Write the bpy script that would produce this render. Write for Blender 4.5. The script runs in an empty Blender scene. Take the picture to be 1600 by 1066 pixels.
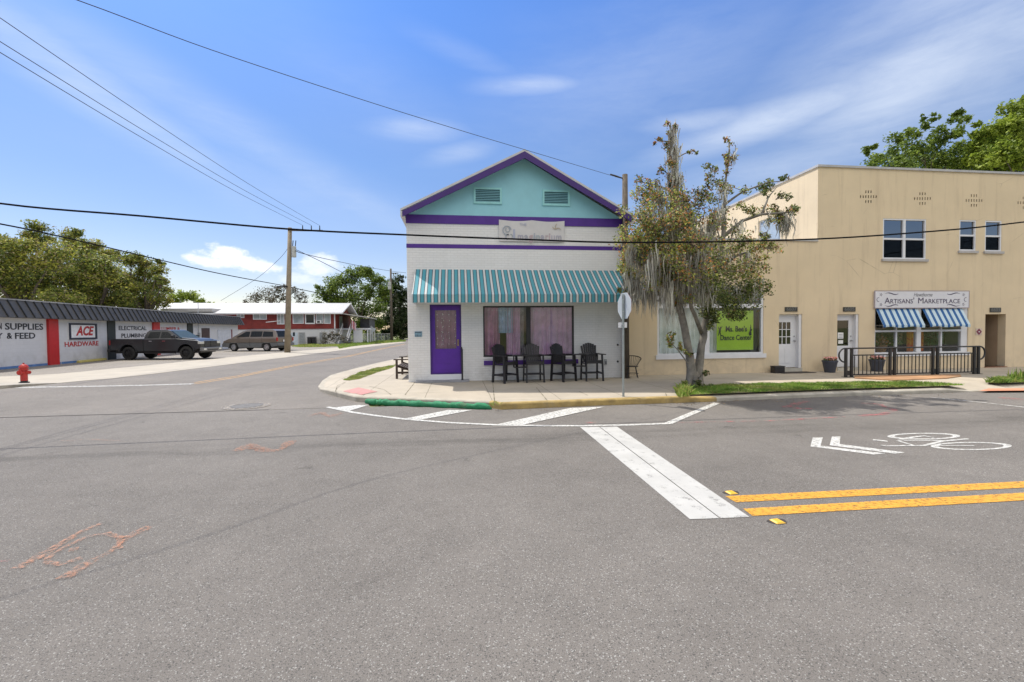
import bpy, math, random
import numpy as np
from mathutils import Vector, Matrix
SKY_SAT, SKY_VAL, CLOUD, EXPO = 1.12, 1.0, 6.4, .5
FILL_CLOUD = 10.0
random.seed(7); rng = np.random.default_rng(11)
S = bpy.context.scene; C = S.collection
# ---------------------------------------------------------------- camera
FPX = 700.0; H = 1.73; YAW = math.radians(7.0); PIT = math.radians(1.41); ROLL = .0095
fw = Vector((math.sin(YAW)*math.cos(PIT), math.cos(YAW)*math.cos(PIT), -math.sin(PIT)))
r0 = Vector((math.cos(YAW), -math.sin(YAW), 0)); u0 = r0.cross(fw)
rt = (r0*math.cos(ROLL) - u0*math.sin(ROLL)).normalized(); up = rt.cross(fw)
EYE = Vector((0, 0, H))
cam = bpy.data.cameras.new('camera'); camo = bpy.data.objects.new('camera', cam); C.objects.link(camo)
cam.sensor_width = 36; cam.lens = FPX/1600*36; cam.clip_end = 3000; cam.clip_start = .05
m = Matrix((rt, up, -fw)).transposed().to_4x4(); m.translation = EYE; camo.matrix_world = m
S.camera = camo
# survey helpers: photograph measurements -> real positions on a real plane of the place
def ray(u, v): return fw + rt*((u-800)/FPX) + up*((533-v)/FPX)
def G(u, v, z=0.): d = ray(u, v); return EYE + d*((z-H)/d.z)
def F(u, v, Y): d = ray(u, v); return EYE + d*(Y/d.y)
def PL(u, v, p0, n): d = ray(u, v); return EYE + d*((p0-EYE).dot(n)/d.dot(n))
YW = G(637.5, 597.5, .15).y          # front of the white shop
YT = G(996, 586.8, .15).y            # front of the tan building
KZ = .15
# ---------------------------------------------------------------- object helpers
def tag(o, label=None, cat=None, group=None, kind=None):
    if label: o['label'] = label
    if cat: o['category'] = cat
    if group: o['group'] = group
    if kind: o['kind'] = kind
    return o
def thing(name, label, cat, loc=(0, 0, 0), rotz=0, group=None):
    o = bpy.data.objects.new(name, None); C.objects.link(o)
    o.empty_display_size = .1; o.location = loc; o.rotation_euler = (0, 0, rotz)
    return tag(o, label, cat, group)
def wm(o):
    M = Matrix.Translation(o.location) @ o.rotation_euler.to_matrix().to_4x4() @ Matrix.Diagonal((*o.scale, 1))
    return wm(o.parent) @ M if o.parent else M
def link_mesh(name, me, parent=None):
    o = bpy.data.objects.new(name, me); C.objects.link(o)
    if parent: o.parent = parent
    return o
class MB:
    def __init__(s): s.v = []; s.f = []; s.m = []
    def face(s, pts, mi=0):
        n = len(s.v); s.v += [tuple(p) for p in pts]; s.f.append(tuple(range(n, n+len(pts)))); s.m.append(mi)
    def box(s, x0, x1, y0, y1, z0, z1, mi=0, M=None):
        n = len(s.v)
        P = [Vector((x, y, z)) for z in (z0, z1) for y in (y0, y1) for x in (x0, x1)]
        if M is not None: P = [M @ p for p in P]
        s.v += [tuple(p) for p in P]
        for q in ((0, 2, 3, 1), (4, 5, 7, 6), (0, 1, 5, 4), (2, 6, 7, 3), (0, 4, 6, 2), (1, 3, 7, 5)):
            s.f.append(tuple(n+i for i in q)); s.m.append(mi)
        return s
    def tube(s, pts, rad, seg=8, cap=True, mi=0):
        pts = [Vector(p) for p in pts]
        if not isinstance(rad, (list, tuple)): rad = [rad]*len(pts)
        n0 = len(s.v); up_ = Vector((0, 0, 1)); prev = None
        for i, p in enumerate(pts):
            t = (pts[min(i+1, len(pts)-1)] - pts[max(i-1, 0)]).normalized()
            if prev is None:
                a = t.cross(up_)
                if a.length < .05: a = t.cross(Vector((1, 0, 0)))
            else:
                a = prev - t*prev.dot(t)
            a.normalize(); prev = a; b = t.cross(a)
            for k in range(seg):
                w = 2*math.pi*k/seg; s.v.append(tuple(p + (a*math.cos(w)+b*math.sin(w))*rad[i]))
        for i in range(len(pts)-1):
            for k in range(seg):
                k2 = (k+1) % seg; A = n0+i*seg
                s.f.append((A+k, A+k2, A+seg+k2, A+seg+k)); s.m.append(mi)
        if cap:
            s.f.append(tuple(n0+k for k in range(seg))[::-1]); s.m.append(mi)
            A = n0+(len(pts)-1)*seg; s.f.append(tuple(A+k for k in range(seg))); s.m.append(mi)
        return s
    def lathe(s, prof, c=(0, 0, 0), seg=16, mi=0, M=None):
        n0 = len(s.v); c = Vector(c)
        for r, z in prof:
            for k in range(seg):
                w = 2*math.pi*k/seg; p = Vector((r*math.cos(w), r*math.sin(w), z))
                if M is not None: p = M @ p
                s.v.append(tuple(p+c))
        for i in range(len(prof)-1):
            for k in range(seg):
                k2 = (k+1) % seg; A = n0+i*seg
                s.f.append((A+k, A+k2, A+seg+k2, A+seg+k)); s.m.append(mi)
        s.f.append(tuple(n0+k for k in range(seg))[::-1]); s.m.append(mi)
        A = n0+(len(prof)-1)*seg; s.f.append(tuple(A+k for k in range(seg))); s.m.append(mi)
        return s
    def prism(s, poly, d, mi=0):
        """poly: list of 3D points, extruded along vector d"""
        P = [Vector(p) for p in poly]; d = Vector(d); n = len(s.v); k = len(P)
        s.v += [tuple(p) for p in P] + [tuple(p+d) for p in P]
        s.f.append(tuple(range(n, n+k))[::-1]); s.m.append(mi)
        s.f.append(tuple(range(n+k, n+2*k))); s.m.append(mi)
        for i in range(k):
            j = (i+1) % k; s.f.append((n+i, n+j, n+k+j, n+k+i)); s.m.append(mi)
        return s
    def build(s, name, mats, parent=None, smooth=False, local=False, bevel=0, fix=True, origin=None):
        me = bpy.data.meshes.new(name)
        V = [Vector(p) for p in s.v]
        if parent and not local:
            Mi = wm(parent).inverted(); V = [Mi @ p for p in V]
        off = None
        if not parent and not local:
            xs = [p.x for p in V]; ys = [p.y for p in V]; zs = [p.z for p in V]
            off = Vector(origin) if origin is not None else Vector(((min(xs)+max(xs))/2, (min(ys)+max(ys))/2, min(zs)))
            V = [p-off for p in V]
        me.from_pydata(V, [], s.f)
        if not isinstance(mats, (list, tuple)): mats = [mats]
        for m_ in mats: me.materials.append(m_)
        if len(mats) > 1: me.polygons.foreach_set('material_index', s.m)
        if fix:
            import bmesh
            bm = bmesh.new(); bm.from_mesh(me); bmesh.ops.remove_doubles(bm, verts=bm.verts, dist=1e-5)
            bmesh.ops.recalc_face_normals(bm, faces=bm.faces); bm.to_mesh(me); bm.free()
        if smooth: me.polygons.foreach_set('use_smooth', [True]*len(me.polygons))
        o = link_mesh(name, me, parent)
        if off is not None: o.location = off
        if bevel:
            md = o.modifiers.new('bevel', 'BEVEL'); md.width = bevel; md.segments = 2; md.limit_method = 'ANGLE'
            md.angle_limit = math.radians(35)
        return o
def cyl(p0, p1, r, seg=12): return MB().tube([p0, p1], r, seg)
def copy_tree(o, parent=None):
    c = o.copy(); C.objects.link(c)
    if parent: c.parent = parent
    for ch in list(o.children): copy_tree(ch, c)
    return c
# ---------------------------------------------------------------- materials
MATS = {}
class NT:
    def __init__(s, name):
        s.m = bpy.data.materials.new(name); s.m.use_nodes = True; s.t = s.m.node_tree; s.n = s.t.nodes
        s.b = s.n['Principled BSDF']; s.out = s.n['Material Output']; s.tc = s.n.new('ShaderNodeTexCoord')
    def new(s, k, **kw):
        n = s.n.new(k)
        for a, b in kw.items(): setattr(n, a, b)
        return n
    def L(s, a, b): s.t.links.new(a, b)
    def setin(s, n, i, v):
        if hasattr(v, 'is_output'): s.L(v, n.inputs[i])
        else: n.inputs[i].default_value = v
    def math(s, op, a, b=0., c=0., clamp=False):
        n = s.new('ShaderNodeMath', operation=op, use_clamp=clamp)
        s.setin(n, 0, a); s.setin(n, 1, b); s.setin(n, 2, c); return n.outputs[0]
    def noise(s, scale, vec=None, detail=4, rough=.6, out=0):
        n = s.new('ShaderNodeTexNoise'); n.inputs['Scale'].default_value = scale
        n.inputs['Detail'].default_value = detail; n.inputs['Roughness'].default_value = rough
        s.L(vec if vec is not None else s.tc.outputs['Object'], n.inputs['Vector']); return n.outputs[out]
    def mapr(s, v, a, b, c=0., d=1.):
        n = s.new('ShaderNodeMapRange'); s.setin(n, 0, v)
        for i, q in enumerate((a, b, c, d)): n.inputs[i+1].default_value = q
        return n.outputs[0]
    def mix(s, f, a, b, mode='MIX'):
        n = s.new('ShaderNodeMix', data_type='RGBA', blend_type=mode)
        for i, q in ((0, f), (6, a), (7, b)):
            if hasattr(q, 'is_output'): s.L(q, n.inputs[i])
            else: n.inputs[i].default_value = (*q, 1) if isinstance(q, tuple) and len(q) == 3 else q
        return n.outputs[2]
    def vec(s, scale=(1, 1, 1), src=None, loc=(0, 0, 0), rot=(0, 0, 0)):
        n = s.new('ShaderNodeMapping'); n.inputs['Scale'].default_value = scale; n.inputs['Location'].default_value = loc
        n.inputs['Rotation'].default_value = rot
        s.L(src if src is not None else s.tc.outputs['Object'], n.inputs['Vector']); return n.outputs[0]
    def sep(s, src=None):
        n = s.new('ShaderNodeSeparateXYZ'); s.L(src if src is not None else s.tc.outputs['Object'], n.inputs[0]); return n.outputs
    def comb(s, x, y, z=0.):
        n = s.new('ShaderNodeCombineXYZ'); s.setin(n, 0, x); s.setin(n, 1, y); s.setin(n, 2, z); return n.outputs[0]
    def bump(s, h, strength=.3, dist=.01):
        n = s.new('ShaderNodeBump'); n.inputs['Strength'].default_value = strength; n.inputs['Distance'].default_value = dist
        s.L(h, n.inputs['Height']); s.L(n.outputs[0], s.b.inputs['Normal'])
    def col(s, c): s.setin(s.b, 'Base Color', (*c, 1) if isinstance(c, tuple) and len(c) == 3 else c)
    def rough(s, r): s.setin(s.b, 'Roughness', r)
def mat(name, col, rough=.7, var=.12, scale=3., bump=0., bscale=60., metal=0., spec=.5, grime=None):
    if name in MATS: return MATS[name]
    n = NT(name); dark = tuple(c*(1-var) for c in col); lite = tuple(min(1, c*(1+var)) for c in col)
    f = n.noise(scale, detail=6)
    c = n.mix(n.mapr(f, .3, .7), dark, lite)
    if grime:
        c = n.mix(n.math('MULTIPLY', n.mapr(n.noise(scale*.45, n.vec((1, 1, .35)), 7, .7), .52, .75), grime[1], clamp=True), c, grime[0])
    n.col(c); n.rough(n.mapr(n.noise(scale*3), .2, .8, max(0, rough-.08), min(1, rough+.08)))
    n.b.inputs['Metallic'].default_value = metal; n.b.inputs['Specular IOR Level'].default_value = spec
    if bump: n.bump(n.noise(bscale), bump, .01)
    MATS[name] = n.m; return n.m
def leafmat(name, col, trans=.35):
    if name in MATS: return MATS[name]
    n = NT(name); c = n.mix(n.mapr(n.noise(1.6, detail=3), .35, .65), tuple(q*.72 for q in col), tuple(q*1.25 for q in col))
    n.col(c); n.rough(.55); n.b.inputs['Specular IOR Level'].default_value = .3
    t = n.new('ShaderNodeBsdfTranslucent'); n.L(c, t.inputs[0])
    mx = n.new('ShaderNodeMixShader'); mx.inputs[0].default_value = trans
    n.L(n.b.outputs[0], mx.inputs[1]); n.L(t.outputs[0], mx.inputs[2]); n.L(mx.outputs[0], n.out.inputs[0])
    MATS[name] = n.m; return n.m
def glassmat(name, tint=(.8, .85, .85), refl=.12, rough=.02):
    if name in MATS: return MATS[name]
    n = NT(name); n.n.remove(n.b)
    tr = n.new('ShaderNodeBsdfTransparent'); tr.inputs[0].default_value = (*tint, 1)
    gl = n.new('ShaderNodeBsdfGlossy'); gl.inputs['Roughness'].default_value = rough
    fr = n.new('ShaderNodeLayerWeight'); fr.inputs[0].default_value = .5
    f = n.math('ADD', n.math('MULTIPLY', n.math('POWER', fr.outputs['Facing'], 5.), .9), refl, clamp=True)
    wv = n.new('ShaderNodeBump'); wv.inputs['Strength'].default_value = .06; wv.inputs['Distance'].default_value = .05
    n.L(n.noise(1.3, detail=1), wv.inputs['Height']); n.L(wv.outputs[0], gl.inputs['Normal'])
    mx = n.new('ShaderNodeMixShader'); n.L(f, mx.inputs[0]); n.L(tr.outputs[0], mx.inputs[1]); n.L(gl.outputs[0], mx.inputs[2])
    n.L(mx.outputs[0], n.out.inputs[0]); MATS[name] = n.m; return n.m
def brickmat(name, col, mortar, bw=.2, bh=.067, bumpy=.6, stain=.0, plane='XZ', block_alt=None):
    if name in MATS: return MATS[name]
    n = NT(name); x, y, z = n.sep(); v = n.comb(x if plane == 'XZ' else y, z)
    b = n.new('ShaderNodeTexBrick'); n.L(v, b.inputs['Vector'])
    b.inputs['Scale'].default_value = 1; b.inputs['Mortar Size'].default_value = .006; b.inputs['Mortar Smooth'].default_value = .4
    b.inputs['Brick Width'].default_value = bw; b.inputs['Row Height'].default_value = bh
    b.inputs['Color1'].default_value = (*col, 1); b.inputs['Color2'].default_value = (*(c*.95 for c in col), 1)
    b.inputs['Mortar'].default_value = (*mortar, 1)
    c = n.mix(n.mapr(n.noise(1.1, detail=6), .35, .7, 0, .5), b.outputs[0], tuple(c*.88 for c in col))
    if stain:
        st = n.mapr(n.noise(1.0, n.vec((1.2, 1.2, .28)), 8, .75), .55, .78, 0, stain)
        low = n.mapr(z, .0, .9, 1., 0.)
        st = n.math('ADD', st, n.math('MULTIPLY', low, n.mapr(n.noise(2.3, detail=8), .45, .7, 0, stain*1.5)), clamp=True)
        c = n.mix(st, c, (.26, .25, .2))
    n.col(c); n.rough(.6)
    h = n.math('SUBTRACT', n.math('MULTIPLY', n.noise(90), .12), b.outputs['Fac'])
    n.bump(h, bumpy, .012); MATS[name] = n.m; return n.m
def wornmat(name, col, under=(.17, .165, .16), wear=.35, scale=14, rough=.6):
    """road paint worn through to the asphalt in flecks"""
    if name in MATS: return MATS[name]
    n = NT(name); f = n.noise(scale, detail=8, rough=.75); g = n.noise(170, detail=2)
    k = n.mapr(n.math('ADD', n.math('MULTIPLY', f, .75), n.math('MULTIPLY', g, .25)), .62-wear*.35, .66-wear*.2+.06)
    dirty = n.mix(n.mapr(n.noise(2.2, detail=5), .35, .7), col, tuple(c*.84 for c in col))
    n.col(dirty); n.L(n.math('SUBTRACT', 1., k, clamp=True), n.b.inputs['Alpha']); n.rough(rough); n.bump(n.noise(220), .5, .004); MATS[name] = n.m; return n.m
# ---------------------------------------------------------------- light, sky
EL = math.radians(56.5); SD = Vector((-.47, .46, 0)).normalized()
sun = bpy.data.lights.new('sun', 'SUN'); sun.energy = 3.5; sun.angle = math.radians(.5); sun.color = (1, .95, .87)
so = bpy.data.objects.new('sun', sun); C.objects.link(so)
sd = Vector((SD.x*math.cos(EL), SD.y*math.cos(EL), math.sin(EL)))
so.rotation_euler = sd.to_track_quat('Z', 'Y').to_euler(); so.location = sd*60
W = bpy.data.worlds.new('World'); S.world = W; W.use_nodes = True
wt = W.node_tree; wn = wt.nodes; bg = wn['Background']
def wnew(k, **kw):
    n = wn.new(k)
    for a, b in kw.items(): setattr(n, a, b)
    return n
def wl(a, b): wt.links.new(a, b)
def wmth(op, a, b=0., c=0., clamp=False):
    n = wnew('ShaderNodeMath', operation=op, use_clamp=clamp)
    for i, q in enumerate((a, b, c)):
        if hasattr(q, 'is_output'): wl(q, n.inputs[i])
        else: n.inputs[i].default_value = q
    return n.outputs[0]
def wmap(v, a, b, c=0., d=1., smooth=True):
    n = wnew('ShaderNodeMapRange')
    if smooth: n.interpolation_type = 'SMOOTHSTEP'
    wl(v, n.inputs[0])
    for i, q in enumerate((a, b, c, d)): n.inputs[i+1].default_value = q
    return n.outputs[0]
def wmix(f, a, b):
    n = wnew('ShaderNodeMix', data_type='RGBA')
    for i, q in ((0, f), (6, a), (7, b)):
        if hasattr(q, 'is_output'): wl(q, n.inputs[i])
        else: n.inputs[i].default_value = (*q, 1) if isinstance(q, tuple) else q
    return n.outputs[2]
sky = wnew('ShaderNodeTexSky', sky_type='NISHITA'); sky.sun_disc = False
sky.sun_elevation = EL; sky.sun_rotation = math.atan2(sd.x, sd.y); sky.air_density = 1.0; sky.dust_density = .4; sky.ozone_density = 1.5
tc = wnew('ShaderNodeTexCoord'); D = tc.outputs['Generated']
def wdot(vec):
    n = wnew('ShaderNodeVectorMath', operation='DOT_PRODUCT'); wl(D, n.inputs[0]); n.inputs[1].default_value = vec; return n.outputs['Value']
hs = wnew('ShaderNodeHueSaturation'); hs.inputs['Hue'].default_value = .51; hs.inputs['Saturation'].default_value = SKY_SAT; hs.inputs['Value'].default_value = SKY_VAL
wl(sky.outputs[0], hs.inputs['Color'])
zel = wdot((0, 0, 1)); SKYH = wmix(wmap(zel, .3, .62), wmix(wmap(zel, .03, .33, smooth=False), (.84, .71, .70), (.68, .78, .85)), (.60, .90, 1.17))
mm_ = wnew('ShaderNodeMix', data_type='RGBA', blend_type='MULTIPLY'); mm_.inputs[0].default_value = 1; wl(hs.outputs[0], mm_.inputs[6]); wl(SKYH, mm_.inputs[7]); SKYC = mm_.outputs[2]
def wnoise(scale, sc=(1, 1, 1), rot=(0, 0, 0), detail=6, rough=.6, dist=0.):
    mp = wnew('ShaderNodeMapping'); mp.inputs['Scale'].default_value = sc; mp.inputs['Rotation'].default_value = rot; wl(D, mp.inputs[0])
    n = wnew('ShaderNodeTexNoise'); n.inputs['Scale'].default_value = scale; n.inputs['Detail'].default_value = detail
    n.inputs['Roughness'].default_value = rough; n.inputs['Distortion'].default_value = dist; wl(mp.outputs[0], n.inputs[0]); return n.outputs[0]
def blob(u, v, ru, rv, ang=0., edge=None, dist=None):
    """a cloud seated at a fixed compass bearing and height; returns squared ellipse distance"""
    d0 = ray(u, v).normalized(); e = Vector((0, 0, 1)).cross(d0).normalized()*-1; w = d0.cross(e)*-1
    if w.z < 0: w = -w
    c, s_ = math.cos(ang), math.sin(ang); a = e*c + w*s_; b = -e*s_ + w*c
    k = FPX*ray(u, v).length
    A = wmth('DIVIDE', wmth('SUBTRACT', wdot(a), a.dot(d0)), ru/k*ray(u, v).length**0 )
    B = wmth('DIVIDE', wmth('SUBTRACT', wdot(b), b.dot(d0)), rv/k)
    return wmth('ADD', wmth('MULTIPLY', A, A), wmth('MULTIPLY', B, B))
streak = wnoise(2.2, (1, 1, 5), (0, .35, .4), 7, .62, .5); fine = wnoise(9, (1, 1, 3.4), (.1, .2, 0), 6, .65, .4)
tex = wmth('ADD', wmth('MULTIPLY', streak, .65), wmth('MULTIPLY', fine, .35))
cir = None
for (u, v, ru, rv, ang, st) in [(150, 140, 230, 42, -.5, .42), (420, 235, 330, 32, -.42, .3), (1230, 178, 190, 30, .12, .62), (1430, 115, 190, 90, .5, .62),
        (1100, 190, 110, 18, -.1, .45), (1000, 120, 260, 110, .2, .22), (1350, 200, 260, 60, .3, .35), (830, 133, 80, 14, 0, .5), (650, 202, 70, 18, 0, .45), (720, 238, 60, 16, .2, .35), (480, 300, 300, 50, -.25, .16),
        (1280, 250, 320, 40, .05, .35), (740, 90, 90, 16, -.3, .2), (1540, 40, 330, 170, .3, .5), (600, 160, 230, 70, -.4, .12)]:
    g = wmth('MULTIPLY', wmth('EXPONENT', wmth('MULTIPLY', blob(u, v, ru, rv, ang), -1.)), st)
    cir = g if cir is None else wmth('MAXIMUM', cir, g)
cir = wmth('MULTIPLY', cir, wmap(tex, .30, .72, .45, 1.15))
skyc = wmix(cir, SKYC, tuple(q*CLOUD for q in (.80, .88, 1.0)))
puff = wnoise(26, (1, 1, 1.6), detail=8, rough=.6)
cum = None
for (u, v, ru, rv, ang, st) in [(355, 398, 46, 20, -.12, .95), (392, 412, 52, 18, -.25, .8), (330, 408, 42, 12, 0, .7), (500, 415, 42, 25, -.1, .5), (470, 436, 40, 12, 0, .35)]:
    e = wmth('SUBTRACT', wmth('SUBTRACT', .95, blob(u, v, ru, rv, ang)), wmth('MULTIPLY', wmth('SUBTRACT', puff, .5), 3.0))
    g = wmth('MULTIPLY', wmap(e, .0, 1.1), st); cum = g if cum is None else wmth('MAXIMUM', cum, g)
skyc = wmix(cum, skyc, tuple(q*CLOUD*1.25 for q in (1.0, .98, .99)))
# added fill light for shaded fronts: unseen bright bank overhead and behind the camera
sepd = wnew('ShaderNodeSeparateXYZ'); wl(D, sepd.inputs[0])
fill_cloud = wmth('MULTIPLY', wmap(wmth('ADD', wmth('MULTIPLY_ADD', sepd.outputs[0], -.45, sepd.outputs[1]), wmth('MULTIPLY', tex, -.3)), .0, -.28), wmap(sepd.outputs[2], .3, .5))
fill_cloud = wmth('MULTIPLY', fill_cloud, wmap(wnoise(2.6, (1, 1, 1), detail=7), .3, .5, .55, 1.))
skyc = wmix(fill_cloud, skyc, tuple(q*FILL_CLOUD for q in (1.0, .95, .86)))
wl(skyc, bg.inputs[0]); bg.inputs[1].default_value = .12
S.view_settings.view_transform = 'Standard'; S.view_settings.look = 'None'; S.view_settings.exposure = EXPO; S.view_settings.gamma = 1
# ---------------------------------------------------------------- road materials
def asphalt(name, base, warm=0.):
    n = NT(name); x, y, z = n.sep(); v2 = n.comb(x, y)
    agg = n.noise(150, v2, 3, .7); big = n.noise(.35, v2, 6, .6); mid = n.noise(2.3, v2, 6, .7)
    vo = n.new('ShaderNodeTexVoronoi'); vo.inputs['Scale'].default_value = 150; n.L(v2, vo.inputs['Vector'])
    sp = n.sep(vo.outputs['Color'])[0]
    dark = tuple(c*.55 for c in base); lite = tuple(min(1, c*1.5) for c in base)
    c = n.mix(n.mapr(agg, .3, .7), dark, lite)
    c = n.mix(n.math('MULTIPLY', n.math('GREATER_THAN', sp, .95), .75), c, (.36, .35, .325))
    c = n.mix(n.math('MULTIPLY', n.math('LESS_THAN', sp, .10), .6), c, (.04, .04, .04))
    sh = n.mapr(n.math('ADD', n.math('MULTIPLY', big, .6), n.math('MULTIPLY', mid, .4)), .35, .65, .84, 1.13)
    # wheel-polished and tyre-darkened lanes
    wob = n.math('MULTIPLY', n.math('SUBTRACT', n.noise(.25, v2), .5), .9)
    yy = n.math('ADD', y, wob)
    t1 = n.math('EXPONENT', n.math('MULTIPLY', n.math('POWER', n.math('DIVIDE', n.math('SUBTRACT', yy, 7.0), .42), 2.), -1.))
    t2 = n.math('EXPONENT', n.math('MULTIPLY', n.math('POWER', n.math('DIVIDE', n.math('SUBTRACT', yy, 5.2), .35), 2.), -.8))
    tr = n.math('MULTIPLY', n.math('ADD', t1, n.math('MULTIPLY', t2, .25)), n.mapr(n.noise(1.4, n.vec((.25, 2.5, 1), v2), 6), .3, .65, 0, .3))
    sh = n.math('SUBTRACT', sh, tr)
    oil = n.noise(1.9, n.vec((1, 1.3, 1), v2, (7, 3, 0)), 5, .6)
    sh = n.math('SUBTRACT', sh, n.mapr(oil, .69, .76, 0, .35))
    cr = n.new('ShaderNodeTexVoronoi', feature='DISTANCE_TO_EDGE'); cr.inputs['Scale'].default_value = .22
    wv = n.new('ShaderNodeVectorMath', operation='ADD'); n.L(v2, wv.inputs[0])
    sc = n.new('ShaderNodeVectorMath', operation='SCALE'); n.L(n.noise(1.3, v2, 6, .7, 1), sc.inputs[0]); sc.inputs[3].default_value = 1.1
    n.L(sc.outputs[0], wv.inputs[1]); n.L(wv.outputs[0], cr.inputs['Vector'])
    ck = n.math('MULTIPLY', n.mapr(cr.outputs[0], 0, .0035, 1, 0), n.mapr(n.noise(.4, v2, 3), .53, .6, 0, .22))
    sh = n.math('SUBTRACT', sh, n.math('MAXIMUM', ck, 0.))
    sv = n.new('ShaderNodeTexVoronoi'); sv.inputs['Scale'].default_value = .95; n.L(n.vec((1, 1, 1), wv.outputs[0]), sv.inputs['Vector'])
    spot = n.math('MULTIPLY', n.mapr(sv.outputs['Distance'], .02, .13, 1, 0), n.math('GREATER_THAN', n.sep(sv.outputs['Color'])[0], .55)); sh = n.math('SUBTRACT', sh, n.math('MULTIPLY', n.math('MULTIPLY', n.math('MAXIMUM', spot, 0.), n.mapr(n.noise(22, v2, 4), .38, .55)), .5))
    c2 = n.new('ShaderNodeTexVoronoi', feature='DISTANCE_TO_EDGE'); c2.inputs['Scale'].default_value = .6; n.L(wv.outputs[0], c2.inputs['Vector'])
    sh = n.math('SUBTRACT', sh, n.math('MAXIMUM', n.math('MULTIPLY', n.mapr(c2.outputs[0], 0, .006, 1, 0), n.mapr(n.noise(.5, n.vec((1, 1, 1), v2, (3, 8, 0)), 4), .55, .6, 0, .28)), 0.))
    pt = n.new('ShaderNodeTexVoronoi'); pt.inputs['Scale'].default_value = .16; n.L(wv.outputs[0], pt.inputs['Vector']); sh = n.math('ADD', sh, n.mapr(n.sep(pt.outputs['Color'])[0], 0, 1, -.045, .045))
    fin = n.mix(1., c, n.comb(sh, sh, sh), 'MULTIPLY')
    n.col(fin); n.rough(.85); n.b.inputs['Specular IOR Level'].default_value = .3
    n.bump(n.math('ADD', agg, n.math('MULTIPLY', vo.outputs['Distance'], .8)), .55, .006); return n.m
M_road = asphalt('asphalt', (.165, .15, .134)); M_side = asphalt('asphalt_side', (.185, .166, .146)); M_lot = asphalt('asphalt_lot', (.24, .215, .185))
def concrete(name, base, jx=1.55, jy=1.55, joint=.6, stain=.3, blot=(.2, .17, .12)):
    n = NT(name); x, y, z = n.sep(); v2 = n.comb(x, y)
    c = n.mix(n.mapr(n.noise(.9, v2, 7, .65), .3, .7), tuple(q*.84 for q in base), tuple(min(1, q*1.12) for q in base))
    c = n.mix(n.mapr(n.noise(60, v2, 3), .3, .7, 0, .22), c, tuple(q*.6 for q in base))
    c = n.mix(n.mapr(n.noise(1.7, n.vec((1, 1, 1), v2, (5, 9, 0)), 8, .75), .56, .75, 0, stain), c, blot)
    w = n.math('MULTIPLY', n.math('SUBTRACT', n.noise(2.5, v2, 5), .5), .05)
    def jl(q, p): return n.math('LESS_THAN', n.math('ABSOLUTE', n.math('SUBTRACT', n.math('FRACT', n.math('DIVIDE', n.math('ADD', q, w), p)), .5)), .008/p*1.2)
    j = n.math('MULTIPLY', n.math('MAXIMUM', jl(x, jx), jl(y, jy)), joint)
    c = n.mix(j, c, (.09, .085, .06)); n.col(c); n.rough(.85); n.bump(n.noise(80, v2, 4), .3, .004); return n.m
M_walk = concrete('concrete_walk', (.43, .375, .295)); M_apron = concrete('concrete_apron', (.42, .375, .305), 3.5, 60, .35)
M_kerb = mat('kerb_concrete', (.40, .36, .29), .85, .2, 2.5, .3, 40, grime=((.16, .15, .11), .5))
M_kerbg = mat('kerb_concrete_dirty', (.40, .37, .31), .85, .2, 2.5, .3, 40, grime=((.2, .185, .15), .5))
M_kerby = mat('kerb_yellow', (.38, .27, .10), .85, .35, 4, .5, 40, grime=((.22, .19, .14), 1.))
M_pwhite = wornmat('road_white', (.64, .63, .59), wear=.42, scale=20); M_pwhite2 = wornmat('road_white_worn', (.66, .65, .61), wear=.6)
M_pyel = wornmat('road_yellow', (.72, .35, .04), wear=.38, scale=22); M_pyel2 = wornmat('road_yellow_worn', (.62, .36, .12), wear=.5)
M_orange = wornmat('spray_orange', (.55, .23, .11), wear=.9, scale=26); M_pink = wornmat('spray_pink', (.75, .13, .15), wear=.95, scale=7)
# soil with grass to the horizon
n = NT('soil_grass'); x, y, z = n.sep(); v2 = n.comb(x, y)
c = n.mix(n.mapr(n.noise(.5, v2, 8, .7), .3, .7), (.10, .125, .03), (.21, .22, .07)); c = n.mix(n.mapr(n.noise(.12, v2, 6), .55, .7), c, (.3, .26, .17))
n.col(c); n.rough(.95); n.bump(n.noise(12, v2, 5), .6, .05); M_soil = n.m
g = MB(); g.face([(-900, -400, -.03), (900, -400, -.03), (900, 1300, -.03), (-900, 1300, -.03)])
tag(g.build('ground', M_soil, origin=(0, 0, 0), fix=False), kind='structure')
YJ = G(300, 644).y    # paving joint between the two roads
g = MB(); g.face([(-220, -7, 0), (220, -7, 0), (220, YJ, 0), (-220, YJ, 0)]); g.face([(-220, YJ, 0), (-15, YJ, 0), (-15, 15.2, 0), (-220, 13, 0)])
tag(g.build('main_road', M_road, origin=(0, 0, 0), fix=False), kind='structure')
LOTL = [G(*p) for p in ((0, 608), (50, 603.5), (92, 599), (141, 594.5), (180, 591.5), (260, 582), (372, 568), (457, 557.5), (550, 545.5), (634, 535))]
LOTU = [G(*p) for p in ((0, 589), (50, 587), (92, 584.5), (141, 580), (180, 576), (225, 572), (320, 562), (443, 551), (540, 542), (624, 533.5))]
g = MB(); E0 = -4.2
pts = [(-15, YJ, .004), (E0+2.2, YJ, .004), (E0+1.2, 14, .004), (E0+.7, 30, .004), (E0+.6, 220, .004), (-12.6, 220, .004)] + [(p.x, p.y, .004) for p in LOTL[::-1] if p.y < 60] + [(-15, 15.2, .004)]
g.face(pts); tag(g.build('side_street', M_side, origin=(0, 0, 0), fix=False), kind='structure')
g = MB(); g.box(-15, E0, YJ-.02, YJ+.02, .0, .0065)
tag(g.build('paving_joint', mat('tar_joint', (.07, .065, .06), .9)), kind='structure')
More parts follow.
